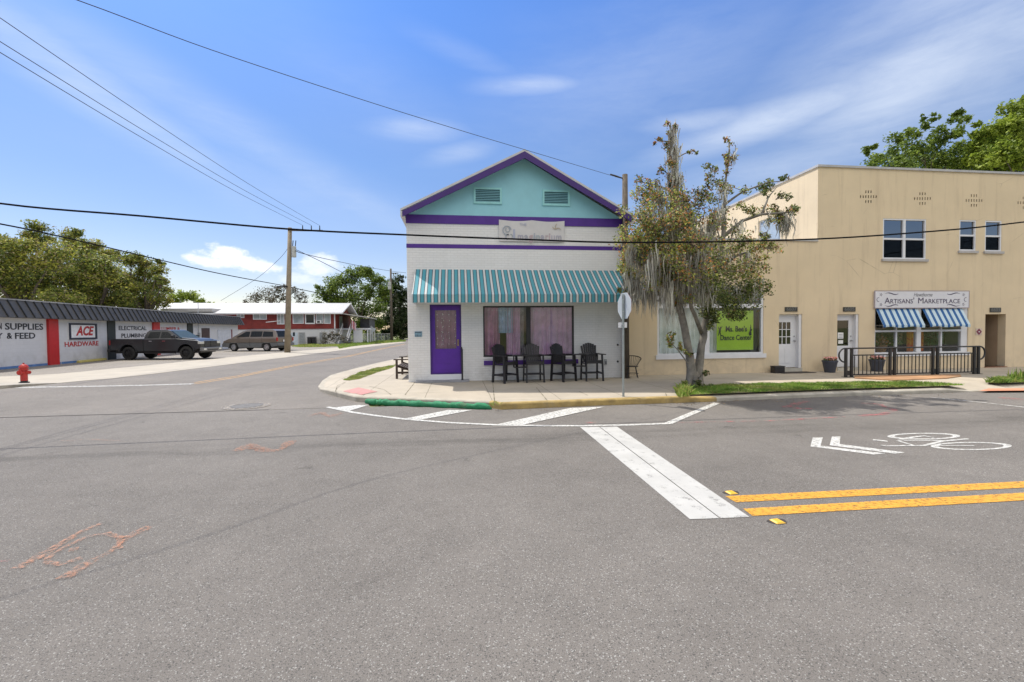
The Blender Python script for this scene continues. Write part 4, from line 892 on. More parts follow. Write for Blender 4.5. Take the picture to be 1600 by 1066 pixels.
b = MB(); s0, s1 = hs_(hw(340, 530)), hs_(hw(361, 530)); hbox(b, s0, s1, .0, hw(350, 516).z, .004, .03); gd = b.build('garage_door', mat('garage_white', (.6, .62, .67), .5), store)
b = MB()
for i in range(5): z0 = hw(350, 516).z*i/5; hbox(b, s0+.05, s1-.05, z0+.04, z0+hw(350, 516).z/5-.03, .031, .045)
b.build('panel', MATS['garage_white'], gd)
b = MB(); hbox(b, s1, s1+.25, 0, hw(350, 515).z, .004, .06); b.build('door_jamb', mat('jamb_maroon', (.2, .05, .05), .6), store)
b = MB(); hbox(b, SBEG, hs_(hw(95, 570)), 0, .13, .003, .008); b.build('blue_paint_line', mat('blue_line', (.1, .2, .42), .7, .3, 3), store)
b = MB(); hbox(b, hs_(hw(96, 570)), hs_(hw(120, 570)), 0, .13, .003, .008); b.build('blue_paint_line', MATS['blue_line'], store)
# mildew band at the foot is in the block material; lettering
M_let = mat('letter_black', (.02, .02, .03), .5); M_letr = mat('letter_red', (.45, .02, .02), .5)
def htext(s_, u0, u1, v0, v1, m_, off=.012, parent=store, **kw):
    a, c = hw(u0, (v0+v1)/2), hw(u1, (v0+v1)/2); zt, zb = hw((u0+u1)/2, v0).z, hw((u0+u1)/2, v1).z; q = (a+c)/2
    text('wall_lettering', s_, (zt-zb)*1.38, m_, parent, hpt(hs_(q), (zt+zb)/2, off), xdir=HD, width=abs(hs_(c)-hs_(a)), ext=.003, bold=.022*(zt-zb), **kw)
htext('SUPPLIES', 7.5, 67, 506, 516, M_let); htext('N', -3, 2.3, 505.5, 515.5, M_let); htext('Y', -6, 4, 521, 530, M_let); htext('&', 10, 18.5, 520.5, 530, M_let); htext('FEED', 23, 54.5, 520.5, 530, M_let)
htext('HARDWARE', 100.5, 153.5, 534, 541.5, M_letr); htext('ELECTRICAL', 185, 228.5, 510, 516.5, M_let); htext('PLUMBING', 189.5, 228, 521.5, 528, M_let); htext('LUMBER &', 252, 280.5, 511.5, 516.5, M_letr)
s0, s1 = hs_(hw(106, 518)), hs_(hw(149.5, 518)); z0, z1 = hw(128, 530.3).z, hw(128, 505.5).z
sg = thing('hardware_sign', 'white sign in a black frame with slanting red letters on the block wall', 'sign', tuple(hpt((s0+s1)/2, z0, .02)), math.atan2(HD.y, HD.x))
b = MB(); hbox(b, s0, s1, z0, z1, .004, .05); b.build('board', mat('sign_board', (.8, .8, .8), .5), sg)
b = MB(); w = .10
for q in ((s0, s1, z0, z0+w), (s0, s1, z1-w, z1), (s0, s0+w*1.3, z0+w, z1-w), (s1-w*1.3, s1, z0+w, z1-w)): hbox(b, *q, .051, .09)
b.build('frame', mat('frame_navy', (.02, .022, .04), .5), sg)
a, c = hs_(hw(116, 518)), hs_(hw(144.5, 518))
text('sign_letters', 'ACE', (z1-z0)*.78, M_letr, sg, hpt((a+c)/2, (z0+z1)/2, .056), xdir=HD, width=abs(c-a), ext=.003, bold=.03, shear=.28)
# downpipes and meters on the store wall
t = thing('electric_meter', 'grey electric meter and conduit on the store wall between truck roof and dark window', 'meter', tuple(hpt(hs_(hw(309, 520)), 0, .05)))
s0 = hs_(hw(309.5, 520)); b = MB(); hbox(b, s0-.12, s0+.12, 1.35, 1.75, .01, .16); mt = b.build('meter_box', M_steel, t)
b = MB(); b.tube([hpt(s0, 1.75, .06), hpt(s0, ZM1+1.1, .06)], .03, 6); b.build('conduit', M_steel, t)
# parking bumper and coloured kerbs
def bumper(name, lab, a, c_, col_, sz=.14):
    A, B = V2(G(*a)), V2(G(*c_)); d = (B-A).normalized(); nn = Vector((-d.y, d.x, 0)); b = MB()
    b.prism([A-nn*.09, A+nn*.09, A+nn*.06+Vector((0, 0, sz)), A-nn*.06+Vector((0, 0, sz))], B-A); o = b.build(name, mat(name+col_[0], col_[1], .7, .15, 4), bevel=.015); o.location.z += .012; tag(o, lab, 'parking stop'); return o
bumper('parking_stop', 'faded yellow concrete parking stop by the wall left of the dark bay', (122, 567.5), (165, 563), ('y', (.5, .43, .14)))
# hydrant
hp = V2(G(38, 599.5)); hyd = thing('fire_hydrant', 'red fire hydrant with black foot on the kerb in front of the hardware store', 'fire hydrant', (hp.x, hp.y, .012))
M_hyd = mat('hydrant_red', (.42, .028, .02), .45, .25, 9, .15, 60); k = (F(38, 568, hp.y).z)/.78
def L_(pr): return [(r*k, z*k) for r, z in pr]
b = MB(); b.lathe(L_([(.15, .0), (.15, .05), (.105, .06), (.105, .10)]), (0, 0, 0), 16); b.build('base_flange', M_black, hyd, local=True, smooth=False)
b = MB(); b.lathe(L_([(.105, .1), (.105, .50), (.14, .505), (.14, .55), (.115, .56), (.115, .60)]), (0, 0, 0), 16); body = b.build('barrel', M_hyd, hyd, local=True)
b = MB(); b.lathe(L_([(.14, .60), (.14, .63), (.125, .66), (.10, .70), (.06, .73), (.03, .74)]), (0, 0, 0), 16); b.build('bonnet', M_hyd, hyd, local=True)
b = MB(); b.lathe(L_([(.03, .74), (.028, .79)]), (0, 0, 0), 5); b.build('operating_nut', M_hyd, hyd, local=True)
for ang in (0, 180, -90):
    M = Matrix.Rotation(math.radians(ang), 4, 'Z') @ Matrix.Translation((0, 0, .42*k)) @ Matrix.Rotation(math.radians(90), 4, 'Y')
    s_ = 1.25 if ang == -90 else 1.; b = MB(); b.lathe([(r*s_*k, z*k) for r, z in ((.055, .08), (.055, .15), (.07, .152), (.07, .20), (.025, .202), (.025, .24))], (0, 0, 0), 12, M=M); b.build('outlet_cap', M_hyd, hyd, local=True)
# ================================================================ red house
cB = V2(G(524.5, 538.3)); cA0 = V2(G(300, 541.5)); XD = (cB-cA0).normalized(); YD = Vector((-XD.y, XD.x, 0)); ND = -YD
Lr = 27.; Wd = 11.5
def rp(s, z, o=0): q = cB-XD*s+ND*o; return Vector((q.x, q.y, z))   # s leftwards from right corner, o towards camera
def rh(u, v, o=0): return PL(u, v, cB+ND*o, ND)
def rs(u, v, o=0): return (cB-rh(u, v, o)).dot(XD)
house = thing('red_house', 'two storey house with red boarded upper floor, white block ground floor and white roof', 'house', tuple(cB), math.atan2(XD.y, XD.x))
zfl = rh(480, 514).z; zea = rh(480, 488).z
def rbox(b, s0, s1, z0, z1, o0, o1):
    P = [rp(s, z, o) for z in (z0, z1) for o in (o0, o1) for s in (s0, s1)]; n = len(b.v); b.v += [tuple(p) for p in P]
    for q in ((0, 2, 3, 1), (4, 5, 7, 6), (0, 1, 5, 4), (2, 6, 7, 3), (0, 4, 6, 2), (1, 3, 7, 5)): b.f.append(tuple(n+i for i in q)); b.m.append(0)
    return b
M_redw = mat('red_boards', (.21, .026, .02), .65, .2, 1.5); M_hw = brickmat('house_block', (.68, .68, .68), (.6, .6, .6), .4, .2, .3, .15)
rbox(MB(), 0, Lr, 0, zfl, -Wd, 0).build('ground_floor_wall', M_hw, house)
b = MB(); rbox(b, -.0, Lr, zfl+.001, zea, -Wd-.02, .12); zr_ = zea+1.45
b.prism([rp(-.002, zea, .12), rp(-.002, zea, -Wd), rp(-.002, zr_, -Wd/2)], XD*(-Lr)); b.build('upper_floor_wall', M_redw, house)
M_wroof = mat('white_metal_roof', (.44, .43, .42), .5, .06, 2); b = MB(); ov = .9
for sg_ in (1, -1):
    a = rp(-1., zea-.12, ov) if sg_ == 1 else rp(-1., zea-.12, -Wd-ov); r_ = rp(-1., zr_+.12, -Wd/2)
    b.prism([a, r_, r_-z_*.14, a-z_*.14], XD*(-(Lr+2.2)))
b.build('roof', M_wroof, house)
b = MB(); rbox(b, -1.03, Lr+1, zea-.28, zea-.10, ov-.0, ov+.05); b.build('fascia', M_white, house)
b = MB()
for i in range(2):
    a = rp(-1.04, zea-.30, ov if i == 0 else -Wd-ov); r_ = rp(-1.04, zr_+.02, -Wd/2); b.prism([a, r_, r_+z_*.14, a+z_*.20], XD*.05)
b.build('barge_board', M_white, house)
b = MB(); rbox(b, -.03, .12, zfl, zea-.02, .12, .16); b.build('corner_trim', M_white, house)
M_pan = mat('house_pane', (.34, .38, .40), .12, .35, 1.2); M_pand = mat('house_pane_dark', (.02, .025, .03), .1)
def rwin(u0, u1, v0, v1, m_, o=.12, muntin=True, fm=M_white, w=.09):
    s0, s1 = rs(u1, (v0+v1)/2, o), rs(u0, (v0+v1)/2, o); z1, z0 = rh((u0+u1)/2, v0, o).z, rh((u0+u1)/2, v1, o).z
    b = MB(); rbox(b, s0, s1, z0, z0+w, o, o+.07); rbox(b, s0, s1, z1-w, z1, o, o+.07); rbox(b, s0, s0+w, z0+w, z1-w, o, o+.07); rbox(b, s1-w, s1, z0+w, z1-w, o, o+.07)
    if muntin: m0 = (s0+s1)/2; rbox(b, m0-.04, m0+.04, z0+w, z1-w, o, o+.06)
    f = b.build('window', fm, house); b = MB(); rbox(b, s0+w, s1-w, z0+w, z1-w, o+.003, o+.03); b.build('pane', m_, f)
    return f
rwin(395.5, 417, 489.5, 499.5, M_pan); rwin(433, 444.5, 489.5, 507, M_pan); rwin(457.5, 474.5, 489.5, 506, M_pan, muntin=False); rwin(476.5, 492.5, 490, 506.5, M_pand, muntin=False, w=.16); rwin(494, 505.5, 489.5, 506, M_pan, muntin=False); rwin(506.5, 516.8, 489.5, 506, M_pan, muntin=False)
rwin(370, 382, 489.5, 497, M_pan)
M_jal = mat('jalousie', (.30, .32, .33), .3, .2, 6)
for (u0, u1) in ((467, 477), (499.5, 509)): rwin(u0, u1, 519.5, 538, M_jal, o=0., muntin=False, fm=mat('jal_frame', (.4, .4, .4), .5))
rwin(425, 437, 519, 529, M_jal, o=0., muntin=True)
s0, s1 = rs(465.5, 530), rs(455, 530); b = MB(); rbox(b, s0, s1, 0, rh(460, 520).z, 0.003, .06); d = b.build('door', mat('pale_blue_door', (.55, .62, .68), .5), house); b = MB(); rbox(b, s0+.35, s0+.6, 1.2, 1.7, .061, .07); b.build('door_light', M_pand, d)
s0, s1 = rs(503, 500, .12), rs(495, 500, .12); ac = thing('window_air_conditioner', 'white air conditioner unit in the upper window of the red house', 'air conditioner', tuple(rp((s0+s1)/2, rh(499, 506, .12).z, .3)))
b = MB(); rbox(b, s0, s1, rh(499, 505.3).z, rh(499, 501).z, .2, .6); b.build('casing', M_white, ac); b = MB(); rbox(b, s0+.15, s1-.15, rh(499, 504.6).z, rh(499, 501.8).z, .601, .62); b.build('grille', M_dark, ac)
b = MB(); b.tube([rp(rs(438, 500, .12), rh(438, 501.5).z, .3), rp(rs(420, 500, .12), rh(420, 504).z, 1.2)], .05, 6); b.build('bracket_pole', M_white, house)
# gable end: canopy, screened porch, stairs
def rg(u, v, X=0.): return PL(u, v, cB+XD*X, XD)
zc = rh(530, 489).z
b = MB(); b.prism([rp(-.0, zc+.1, -.4), rp(-4.2, zc-.55, -.4), rp(-4.2, zc-.67, -.4), rp(-.0, zc-.02, -.4)], YD*(Wd-1)); b.build('porch_canopy', M_wroof, house)
b = MB(); rbox(b, -3.9, -2.6, zfl+.1, zc-.7, -Wd+1, -4.2); b.build('screened_porch', mat('porch_screen', (.06, .06, .065), .7, .3, 3), house)
b = MB(); rbox(b, -.05, -.0, zfl+.1, zc-.35, -4.9, -2.6); b.build('porch_door', M_pan, house)
b = MB(); rbox(b, -4.0, -.01, zfl-.15, zfl+.05, -Wd+1, -2.2); b.build('porch_deck', M_white, house)
for o_ in (-2.4, -5, -7.6, -10.2):
    b = MB(); rbox(b, -3.95, -3.8, 0, zfl-.16, o_-.08, o_+.08); b.build('porch_post', M_white, house)
b = MB(); n_ = 11
for i in range(n_): q = i/n_; rbox(b, -1.6, -.6, (zfl-.1)*(1-q)-.06-.2, (zfl-.1)*(1-q)-.2, -2.2+q*3.6, -1.86+q*3.6)
b.build('stair_tread', mat('stair_grey', (.4, .4, .4), .7), house)
for sx_ in (-.55, -1.65):
    b = MB(); b.tube([rp(sx_, zfl+.75, -2.2), rp(sx_, .85, 1.5)], .05, 6)
    for q in (0, .25, .5, .75, 1): b.tube([rp(sx_, (zfl-.1)*(1-q)-.1*(q < 1)+.03, -2.2+q*3.7), rp(sx_, (zfl+.75)*(1-q)+.85*q, -2.2+q*3.7)], .035, 6)
    b.tube([rp(sx_, zfl-.2, -2.2), rp(sx_, 0.03, 1.5)], .07, 6); b.build('stair_rail', M_white, house)
b = MB(); rbox(b, -3.2, -2.0, 0, zfl-.2, -2.2, -2.0); b.build('stair_panel', M_white, house)
fl = thing('hanging_flag', 'small red and white flag hanging beside the outside stairs of the red house', 'flag', tuple(rp(-1.9, zfl, -1.2)))
b = MB(); b.tube([rp(-1.75, zfl-.2, -2.), rp(-1.9, zfl+1.3, -1.2)], .03, 6); b.build('pole', M_white, fl)
b = MB()
for i in range(6):
    a0, a1 = i/6, (i+1)/6; f_ = lambda t: rp(-1.9-.75*t*.8, zfl+1.25-.5*t, -1.2+.08*math.sin(t*9)); A_, B_ = f_(a0), f_(a1); b.prism([A_, B_, B_-z_*1.1, A_-z_*1.1], ND*.01, mi=i % 2)
b.build('cloth', [mat('flag_red', (.5, .06, .08), .8), mat('flag_white', (.7, .6, .65), .8)], fl)
# wheelie bins
for k, (u, lab) in enumerate(((484, 'black wheeled bin, left of the pair against the white ground floor of the red house'), (491, 'black wheeled bin, right of the pair against the white ground floor of the red house'))):
    q = rp(rs(u, 536, .6), 0, .6); t = thing('wheeled_bin', lab, 'bin', tuple(q), math.atan2(XD.y, XD.x), 'wheeled bins by the red house'); hgt = .98
    b = MB(); b.prism([(-.24, -.28, .08), (.24, -.28, .08), (.24, .28, .08), (-.24, .28, .08)], (0, 0, hgt-.1)); b.build('tub', M_black, t, local=True, bevel=.03)
    b = MB(); b.prism([(-.29, -.34, hgt), (.29, -.34, hgt), (.29, .34, hgt+.06), (-.29, .34, hgt+.06)], (0, 0, .05)); b.build('lid', M_black, t, local=True)
    for sx_ in (-.26, .26): b = MB(); b.tube([(sx_-.03, .26, .1), (sx_+.03, .26, .1)], .1, 12); b.build('wheel', M_dark, t, local=True)
# low building with a flat white roof behind the store
b0 = PL(262, 484, Vector((0, 62, 0)), Vector((0, 1, 0))); b1 = PL(330, 484, Vector((0, 62, 0)), Vector((0, 1, 0)))
t = thing('flat_roofed_shed', 'low shed with pale flat roof seen over the far end of the store', 'shed', (b0.x, 62, 0))
b = MB(); b.box(b0.x-.0, b1.x, 62, 70, 0, b0.z-.3); b.build('wall', mat('shed_wall', (.2, .2, .2), .8), t); b = MB(); b.box(b0.x-.4, b1.x+.3, 61.6, 70.4, b0.z-.3, b0.z+.12); b.build('roof', M_wroof, t)
# ================================================================ chairs under the awning
M_chair = mat('dark_poly_lumber', (.018, .016, .018), .45, .3, 12)
def slatbox(b, x0, x1, y0, y1, z0, z1): b.box(x0, x1, y0, y1, z0, z1)
def make_chair():
    t = thing('tall_chair', 'x', 'chair', (0, 0, 0)); SH, AH, TH = .66, .86, 1.24   # seat faces -Y (the street)
    for k_, sx_ in enumerate((-.28, .28)):
        b = MB(); b.prism([(sx_-.02, -.31, 0), (sx_+.02, -.31, 0), (sx_+.02, -.235, 0), (sx_-.02, -.235, 0)], (-sx_*.06, .05, AH)); b.build('front_leg', M_chair, t, local=True)
        b = MB(); b.prism([(sx_-.02, .26, 0), (sx_+.02, .26, 0), (sx_+.02, .34, 0), (sx_-.02, .34, 0)], (-sx_*.06, -.06, AH)); b.build('rear_leg', M_chair, t, local=True)
        b = MB(); b.prism([(sx_-.07, -.36, AH), (sx_+.07, -.36, AH), (sx_+.05, .34, AH), (sx_-.05, .34, AH)], (0, 0, .028)); b.build('arm', M_chair, t, local=True)
    b = MB()
    for i in range(6): b.box(-.26, .26, -.29+i*.088, -.215+i*.088, SH-.012*i, SH+.025-.012*i)
    b.build('seat', M_chair, t, local=True)
    b = MB(); b.box(-.27, .27, -.30, -.275, SH-.08, SH-.003); b.box(-.265, -.24, -.27, .28, SH-.1, SH-.07); b.box(.24, .265, -.27, .28, SH-.1, SH-.07); b.build('seat_frame', M_chair, t, local=True)
    b = MB(); n_ = 7
    for i in range(n_):   # fan back, rounded top
        c_ = (i-(n_-1)/2)/((n_-1)/2); x0, x1 = c_*.185, c_*.235; h = TH-.075*c_*c_; w0, w1 = .026, .034
        for (a0, a1) in ((0, 1),):
            y0, y1 = .20, .36; b.prism([(x0-w0, y0, SH-.06), (x0+w0, y0, SH-.06), (x1+w1, y1, h-.012*abs(c_)), (x1-w1, y1, h-.012*abs(c_)) if i else (x1-w1, y1, h-.04)], (0, .022, .0))
    b.build('backrest', M_chair, t, local=True)
    b = MB(); b.box(-.26, .26, .25, .28, SH+.12, SH+.2); b.build('back_rail', M_chair, t, local=True)
    b = MB(); b.box(-.265, .265, -.32, -.22, .26, .285); b.build('footrest', M_chair, t, local=True)
    for sx_ in (-.275, .275): b = MB(); b.box(sx_-.015, sx_+.015, -.235, .28, .22, .28); b.build('side_stretcher', M_chair, t, local=True)
    b = MB(); b.box(-.26, .26, .29, .315, .2, .26); b.build('rear_stretcher', M_chair, t, local=True)
    return t
ch0 = make_chair(); CY = YW-.62
spots = [(790, 35, 'dark tall fan backed chair, the one nearest the purple door, turned to the right'), (834, 2, 'dark tall fan backed chair standing in front of the black window mullion'),
         (881, 30, 'dark tall fan backed chair turned to the right before the right window pane'), (925, 2, 'dark tall fan backed chair against plain white brick, right of the window')]
for i, (u, rz, lab) in enumerate(spots):
    c_ = ch0 if i == 0 else copy_tree(ch0); p = F(u, 590, CY); c_.location = (p.x, CY, KZ); c_.rotation_euler.z = math.radians(rz); c_.scale = (.95, .95, .93); tag(c_, lab, 'chair', 'tall fan backed chairs outside the white shop')
for u, lab in ((813, 'small dark slatted table linking the two chairs nearest the purple door'), (905, 'small dark slatted table linking the two right hand chairs')):
    p = F(u, 590, CY); t = thing('link_table', lab, 'table', (p.x, CY-.03, KZ), 0, 'link tables between the tall chairs')
    b = MB()
    for i in range(5): b.box(-.24+i*.098, -.15+i*.098, -.2, .2, .80, .825)
    b.build('tabletop', M_chair, t, local=True); b = MB()
    for i in range(4): b.box(-.2+i*.1, -.11+i*.1, -.15, .15, .44, .46)
    b.build('shelf', M_chair, t, local=True)
    for sx_ in (-.2, .2): b = MB(); b.box(sx_-.018, sx_+.018, -.03, .03, .46, .80); b.build('support', M_chair, t, local=True)
# round wire chair
p = F(988, 588, YT-.75); t = thing('round_wire_chair', 'round dark wire and metal patio chair behind the stop sign pole', 'chair', (p.x, YT-.72, KZ), math.radians(-15))
b = MB(); b.lathe([(.17, .36), (.2, .375), (.2, .385), (.17, .385)], (0, 0, 0), 18); b.build('seat', M_dark, t, local=True)
b = MB(); P = [Vector((.30*math.cos(a), .1+.27*math.sin(a)*.9, .62+.08*math.sin(a))) for a in np.linspace(-.6, math.pi+.6, 20)]; b.tube(P, .014, 6); ring_ = b.build('back_ring', M_dark, t, local=True)
b = MB()
for i in range(1, 19): q = P[i]; b.tube([q, (q.x*.55, q.y*.5+.02, .385)], .006, 4)
b.build('back_wire', M_dark, t, local=True)
for a in (.7, 2.4, 3.9, 5.5):
    b = MB(); b.tube([(.15*math.cos(a), .15*math.sin(a), .36), (.24*math.cos(a), .24*math.sin(a), .01)], .011, 6); b.build('leg', M_dark, t, local=True)
b = MB(); b.tube([(.2*math.cos(a), .2*math.sin(a), .15) for a in np.linspace(0, 2*math.pi, 19)], .008, 5, cap=False); b.build('stretcher_ring', M_dark, t, local=True)
# wooden bench around the left corner
M_wood = mat('dark_timber', (.055, .035, .025), .7, .35, 7)
p = G(617, 592.5, KZ); t = thing('timber_bench', 'dark timber slatted bench half hidden round the left corner of the white shop', 'bench', (XL-.03, p.y+1.0, KZ), math.radians(0)); bx0 = p.x-(XL-.03)
L2 = 1.5
for yy in (-.95, -.95+L2):
    b = MB(); b.box(bx0+.02, bx0+.09, yy, yy+.06, 0, .62); b.build('front_leg', M_wood, t, local=True); b = MB(); b.prism([(-.10, yy, 0), (-.04, yy, 0), (-.01, yy, .85), (-.06, yy, .85)], (0, .06, 0)); b.build('rear_leg', M_wood, t, local=True)
    b = MB(); b.box(bx0-.04, -.06, yy-.02, yy+.09, .62, .655); b.build('arm', M_wood, t, local=True); b = MB(); b.box(bx0+.02, -.05, yy+.061, yy+.1, .16, .23); b.build('side_stretcher', M_wood, t, local=True)
    b = MB(); b.prism([(bx0+.09, yy+.01, .46), (bx0+.09, yy+.01, .38), (-.06, yy+.01, .25), (-.06, yy+.01, .33)], (0, .05, 0)); b.build('side_brace', M_wood, t, local=True)
b = MB()
for i in range(5): w_ = (-.1-(bx0+.06))/5; b.box(bx0+.05+i*w_, bx0+.05+(i+.85)*w_, -.94, -.9+L2, .40-.02*i, .43-.02*i)
b.build('seat', M_wood, t, local=True); b = MB()
for i in range(3): b.box(-.075, -.05, -.94, -.9+L2, .5+i*.12, .59+i*.12)
b.build('backrest', M_wood, t, local=True)
# ================================================================ stop sign seen from behind
p = G(974, 620.5, KZ-.02); t = thing('stop_sign', 'back of an octagonal stop sign on a steel pole at the kerb', 'stop sign', (p.x, p.y, KZ-.03), math.radians(-15))
ztop = F(975.5, 458, p.y).z; zc = F(976.5, 478, p.y).z-(KZ-.03); rr = (F(976, 458, p.y).z-F(976, 498.5, p.y).z)/2/math.cos(math.pi/8)
b = MB(); b.tube([(0, 0, -.1), (0, 0, ztop-KZ+.0)], .027, 8); b.build('pole', mat('sign_post', (.34, .37, .36), .45, .15, 8, metal=.5), t, local=True)
sgm = Matrix.Rotation(math.radians(-66), 4, 'Z')
b = MB(); b.prism([sgm @ Vector((rr*math.cos(a), .032, zc+rr*math.sin(a))) for a in [math.pi/8+i*math.pi/4 for i in range(8)]], sgm @ Vector((0, .004, 0))); b.build('sign_back', mat('aluminium', (.56, .60, .63), .45, .06, 3, metal=.3), t, local=True)
b = MB(); b.prism([sgm @ Vector((rr*math.cos(a), .0375, zc+rr*math.sin(a))) for a in [math.pi/8+i*math.pi/4 for i in range(8)]], sgm @ Vector((0, .002, 0))); face = b.build('sign_face', M_red, t, local=True)
z2_ = F(976, 508, p.y).z-(KZ-.03); b = MB(); b.box(-.105, .105, .03, .034, z2_-.062, z2_+.062, M=Matrix.Rotation(math.radians(14), 4, 'Z')); b.build('small_plate', M_white, t, local=True)
b = MB()
for q in (zc+.14, zc-.14, z2_): b.box(-.03, .03, -.03, .03, q-.012, q+.012)
b.build('clamp', M_steel, t, local=True)
# ================================================================ poles and cables
M_pole = mat('pole_wood', (.10, .08, .06), .85, .3, 5, .4, 30); M_pole2 = mat('pole_wood_light', (.25, .205, .145), .85, .2, 3, .4, 30)
py = YW-.16; p = F(977.5, 590, py); zt = F(977.5, 273, py).z
rp_ = thing('utility_pole', 'weathered wooden utility pole between the white shop and the mossy tree', 'utility pole', (p.x, py, KZ)); b = MB(); b.tube([(p.x, py, KZ-.05), (p.x, py, zt)], [.125, .085], 12); b.build('mast', M_pole, rp_, smooth=True)
b = MB(); b.tube([(p.x-.085, py, zt-.12), (p.x-.30, py, zt-.06), (p.x-.5, py-.04, zt-.02)], [.02, .03, .02], 6); b.build('strain_insulator', M_dark, rp_)
pl = V2(G(449, 551)); zt = F(452.5, 356, pl.y).z
lp = thing('utility_pole', 'tall tan wooden utility pole with transformer and three pin insulators beside the minivan', 'utility pole', (pl.x, pl.y, 0)); tp = F(453, 356, pl.y)
b = MB(); b.tube([(pl.x, pl.y, -.02), (tp.x, pl.y, zt)], [.25, .16], 14); b.build('mast', M_pole2, lp, smooth=True)
za = F(480, 361, pl.y).z; b = MB(); b.box(tp.x-.1, F(505, 360, pl.y).x, pl.y-.22, pl.y-.1, za-.06, za+.06); arm = b.build('crossarm', M_pole, lp); tips = []
for u in (474, 487.5, 500.5):
    q = F(u, 361, pl.y); b = MB(); b.tube([(q.x, pl.y-.16, za+.06), (q.x, pl.y-.16, za+.42)], [.05, .035], 8); b.build('pin_insulator', M_dark, lp); tips.append(Vector((q.x, pl.y-.16, za+.44)))
q = F(457.5, 394, pl.y); b = MB(); b.lathe([(.17, -.45), (.19, -.43), (.19, .42), (.15, .46), (.05, .47)], (q.x+.12, pl.y-.1, q.z), 14); tr_ = b.build('transformer', mat('transformer_grey', (.42, .43, .42), .5), lp, smooth=False)
for dx in (.03, .25): b = MB(); b.tube([(q.x+dx, pl.y-.1, q.z+.47), (q.x+dx+.05, pl.y-.1, q.z+.95)], .035, 6); b.build('bushing', M_dark, tr_)
q = F(449, 448.5, pl.y); b = MB(); b.box(q.x-.75, q.x+.1, pl.y-.28, pl.y-.16, q.z-.05, q.z+.05); b.build('cable_bracket', M_dark, lp)
pf = V2(G(612, 533.6)); fp = thing('utility_pole', 'grey wooden utility pole far down the side street before the dark trees', 'utility pole', (pf.x, pf.y, 0)); zt = F(610.5, 420, pf.y).z
b = MB(); b.tube([(pf.x, pf.y, 0), (F(610.5, 420, pf.y).x, pf.y, zt)], [.24, .15], 10); b.build('mast', M_pole, fp, smooth=True); b = MB(); q = F(614, 427, pf.y); b.box(q.x-.3, q.x+.9, pf.y-.1, pf.y, q.z-.06, q.z+.06); b.build('crossarm', M_pole, fp)
q = F(610, 447, pf.y); b = MB(); b.lathe([(.25, -.6), (.27, .6), (.1, .65)], (q.x-.1, pf.y-.3, q.z), 10); b.build('transformer', MATS['transformer_grey'], fp)
M_cable = mat('cable_black', (.012, .012, .014), .9, spec=.05); M_wire = mat('wire_grey', (.09, .10, .12), .9, spec=.1)
def cable(lab, pts, r, m_=M_cable, sub=6, grp=None, cat='cable'):
    """Catmull-Rom through the surveyed points"""
    P = [Vector(p) for p in pts]; Q = []
    for i in range(len(P)-1):
        p0, p1, p2, p3 = P[max(i-1, 0)], P[i], P[i+1], P[min(i+2, len(P)-1)]
        if i == 0: p0 = p1*2-p2
        if i == len(P)-2: p3 = p2*2-p1
        for j in range(sub):
            t = j/sub; Q.append(.5*((2*p1)+(-p0+p2)*t+(2*p0-5*p1+4*p2-p3)*t*t+(-p0+3*p1-3*p2+p3)*t**3))
    Q.append(P[-1]); b = MB(); b.tube(Q, r, 6); o = b.build('overhead_cable', m_, smooth=True); tag(o, lab, cat, grp); return o
yc = 9.6; A_ = F(0, 318, yc); B_ = F(225, 338, yc); C0 = A_*2-B_
cable('thick black cable crossing the whole view in front of the shop gable', [A_+(A_-B_)*3+Vector((0, 0, 2.2)), A_+(A_-B_)+Vector((0, 0, .25)), A_, B_, F(450, 358, yc), F(632, 367, yc), F(800, 373.5, yc), F(985, 379, yc), F(1240, 375, yc), F(1420, 364.5, yc), F(1600, 347, yc), F(1900, 305, yc), F(2300, 240, yc)], .019)
for k_, ((u, v), tip) in enumerate(zip(((0, 82), (0, 65), (0, 28)), tips)):
    e = F(u, v, 12.6-(.0 if k_ else .0)); sp = e.lerp(tip, .5)-Vector((0, 0, .35)); st_ = e+(e-tip)*.6+Vector((0, 0, .6))
    cable(('lowest', 'middle', 'highest')[k_]+' of the three thin parallel wires running from the upper left to the tan pole', [st_, e, e.lerp(tip, .25)-Vector((0, 0, .18)), sp+Vector((0, 0, .1)), e.lerp(tip, .8)-Vector((0, 0, .12)), tip], .0105, M_wire, grp='power wires to the tan pole', cat='wire')
e0 = Vector((p.x-.5, py-.04, F(977, 277, py).z+.02)); e0 = F(942, 270.5, py-.1)
cable('long thin wire falling from the top left to the weathered pole by the shop', [F(120, 0, 7)+ (F(120, 0, 7)-F(330, 72, 8.2))*1.2, F(120, 0, 7), F(330, 78, 8.4), F(560, 154, 9.8), F(720, 204, 11), F(840, 240, 12.2), e0, Vector((p.x-.3, py, F(977, 277, py).z))], .0065, M_wire, cat='wire')
q2 = F(449, 448.5, pl.y)
cable('telephone cable sagging from the left edge over the oak crowns to the tan pole', [F(-160, 325, 16.), F(0, 350, 18), F(120, 375.5, 21), F(240, 404, 26), F(345, 428, 31), F(449, 447.5, pl.y-.2)], .028, cat='cable')
cable('telephone cable running on from the tan pole behind the shop', [F(449, 447.5, pl.y-.2), F(480, 454.5, 42), F(530, 464, 52), F(580, 470, 66), F(611, 472, pf.y)], .03, cat='cable')
cable('guy wire slanting down from the tan pole to the house roof', [F(452, 385, pl.y), F(436, 405, pl.y+4), F(400, 436, pl.y+12), F(345, 470, 58)], .018, M_wire, cat='wire')
cable('upper service wire from the tan pole to the far pole', [F(460, 391, pl.y), F(474, 396.5, 40), F(520, 407, 50), F(570, 417, 62), F(613, 424, pf.y), F(634, 426.5, 82)], .03, M_wire, cat='wire')
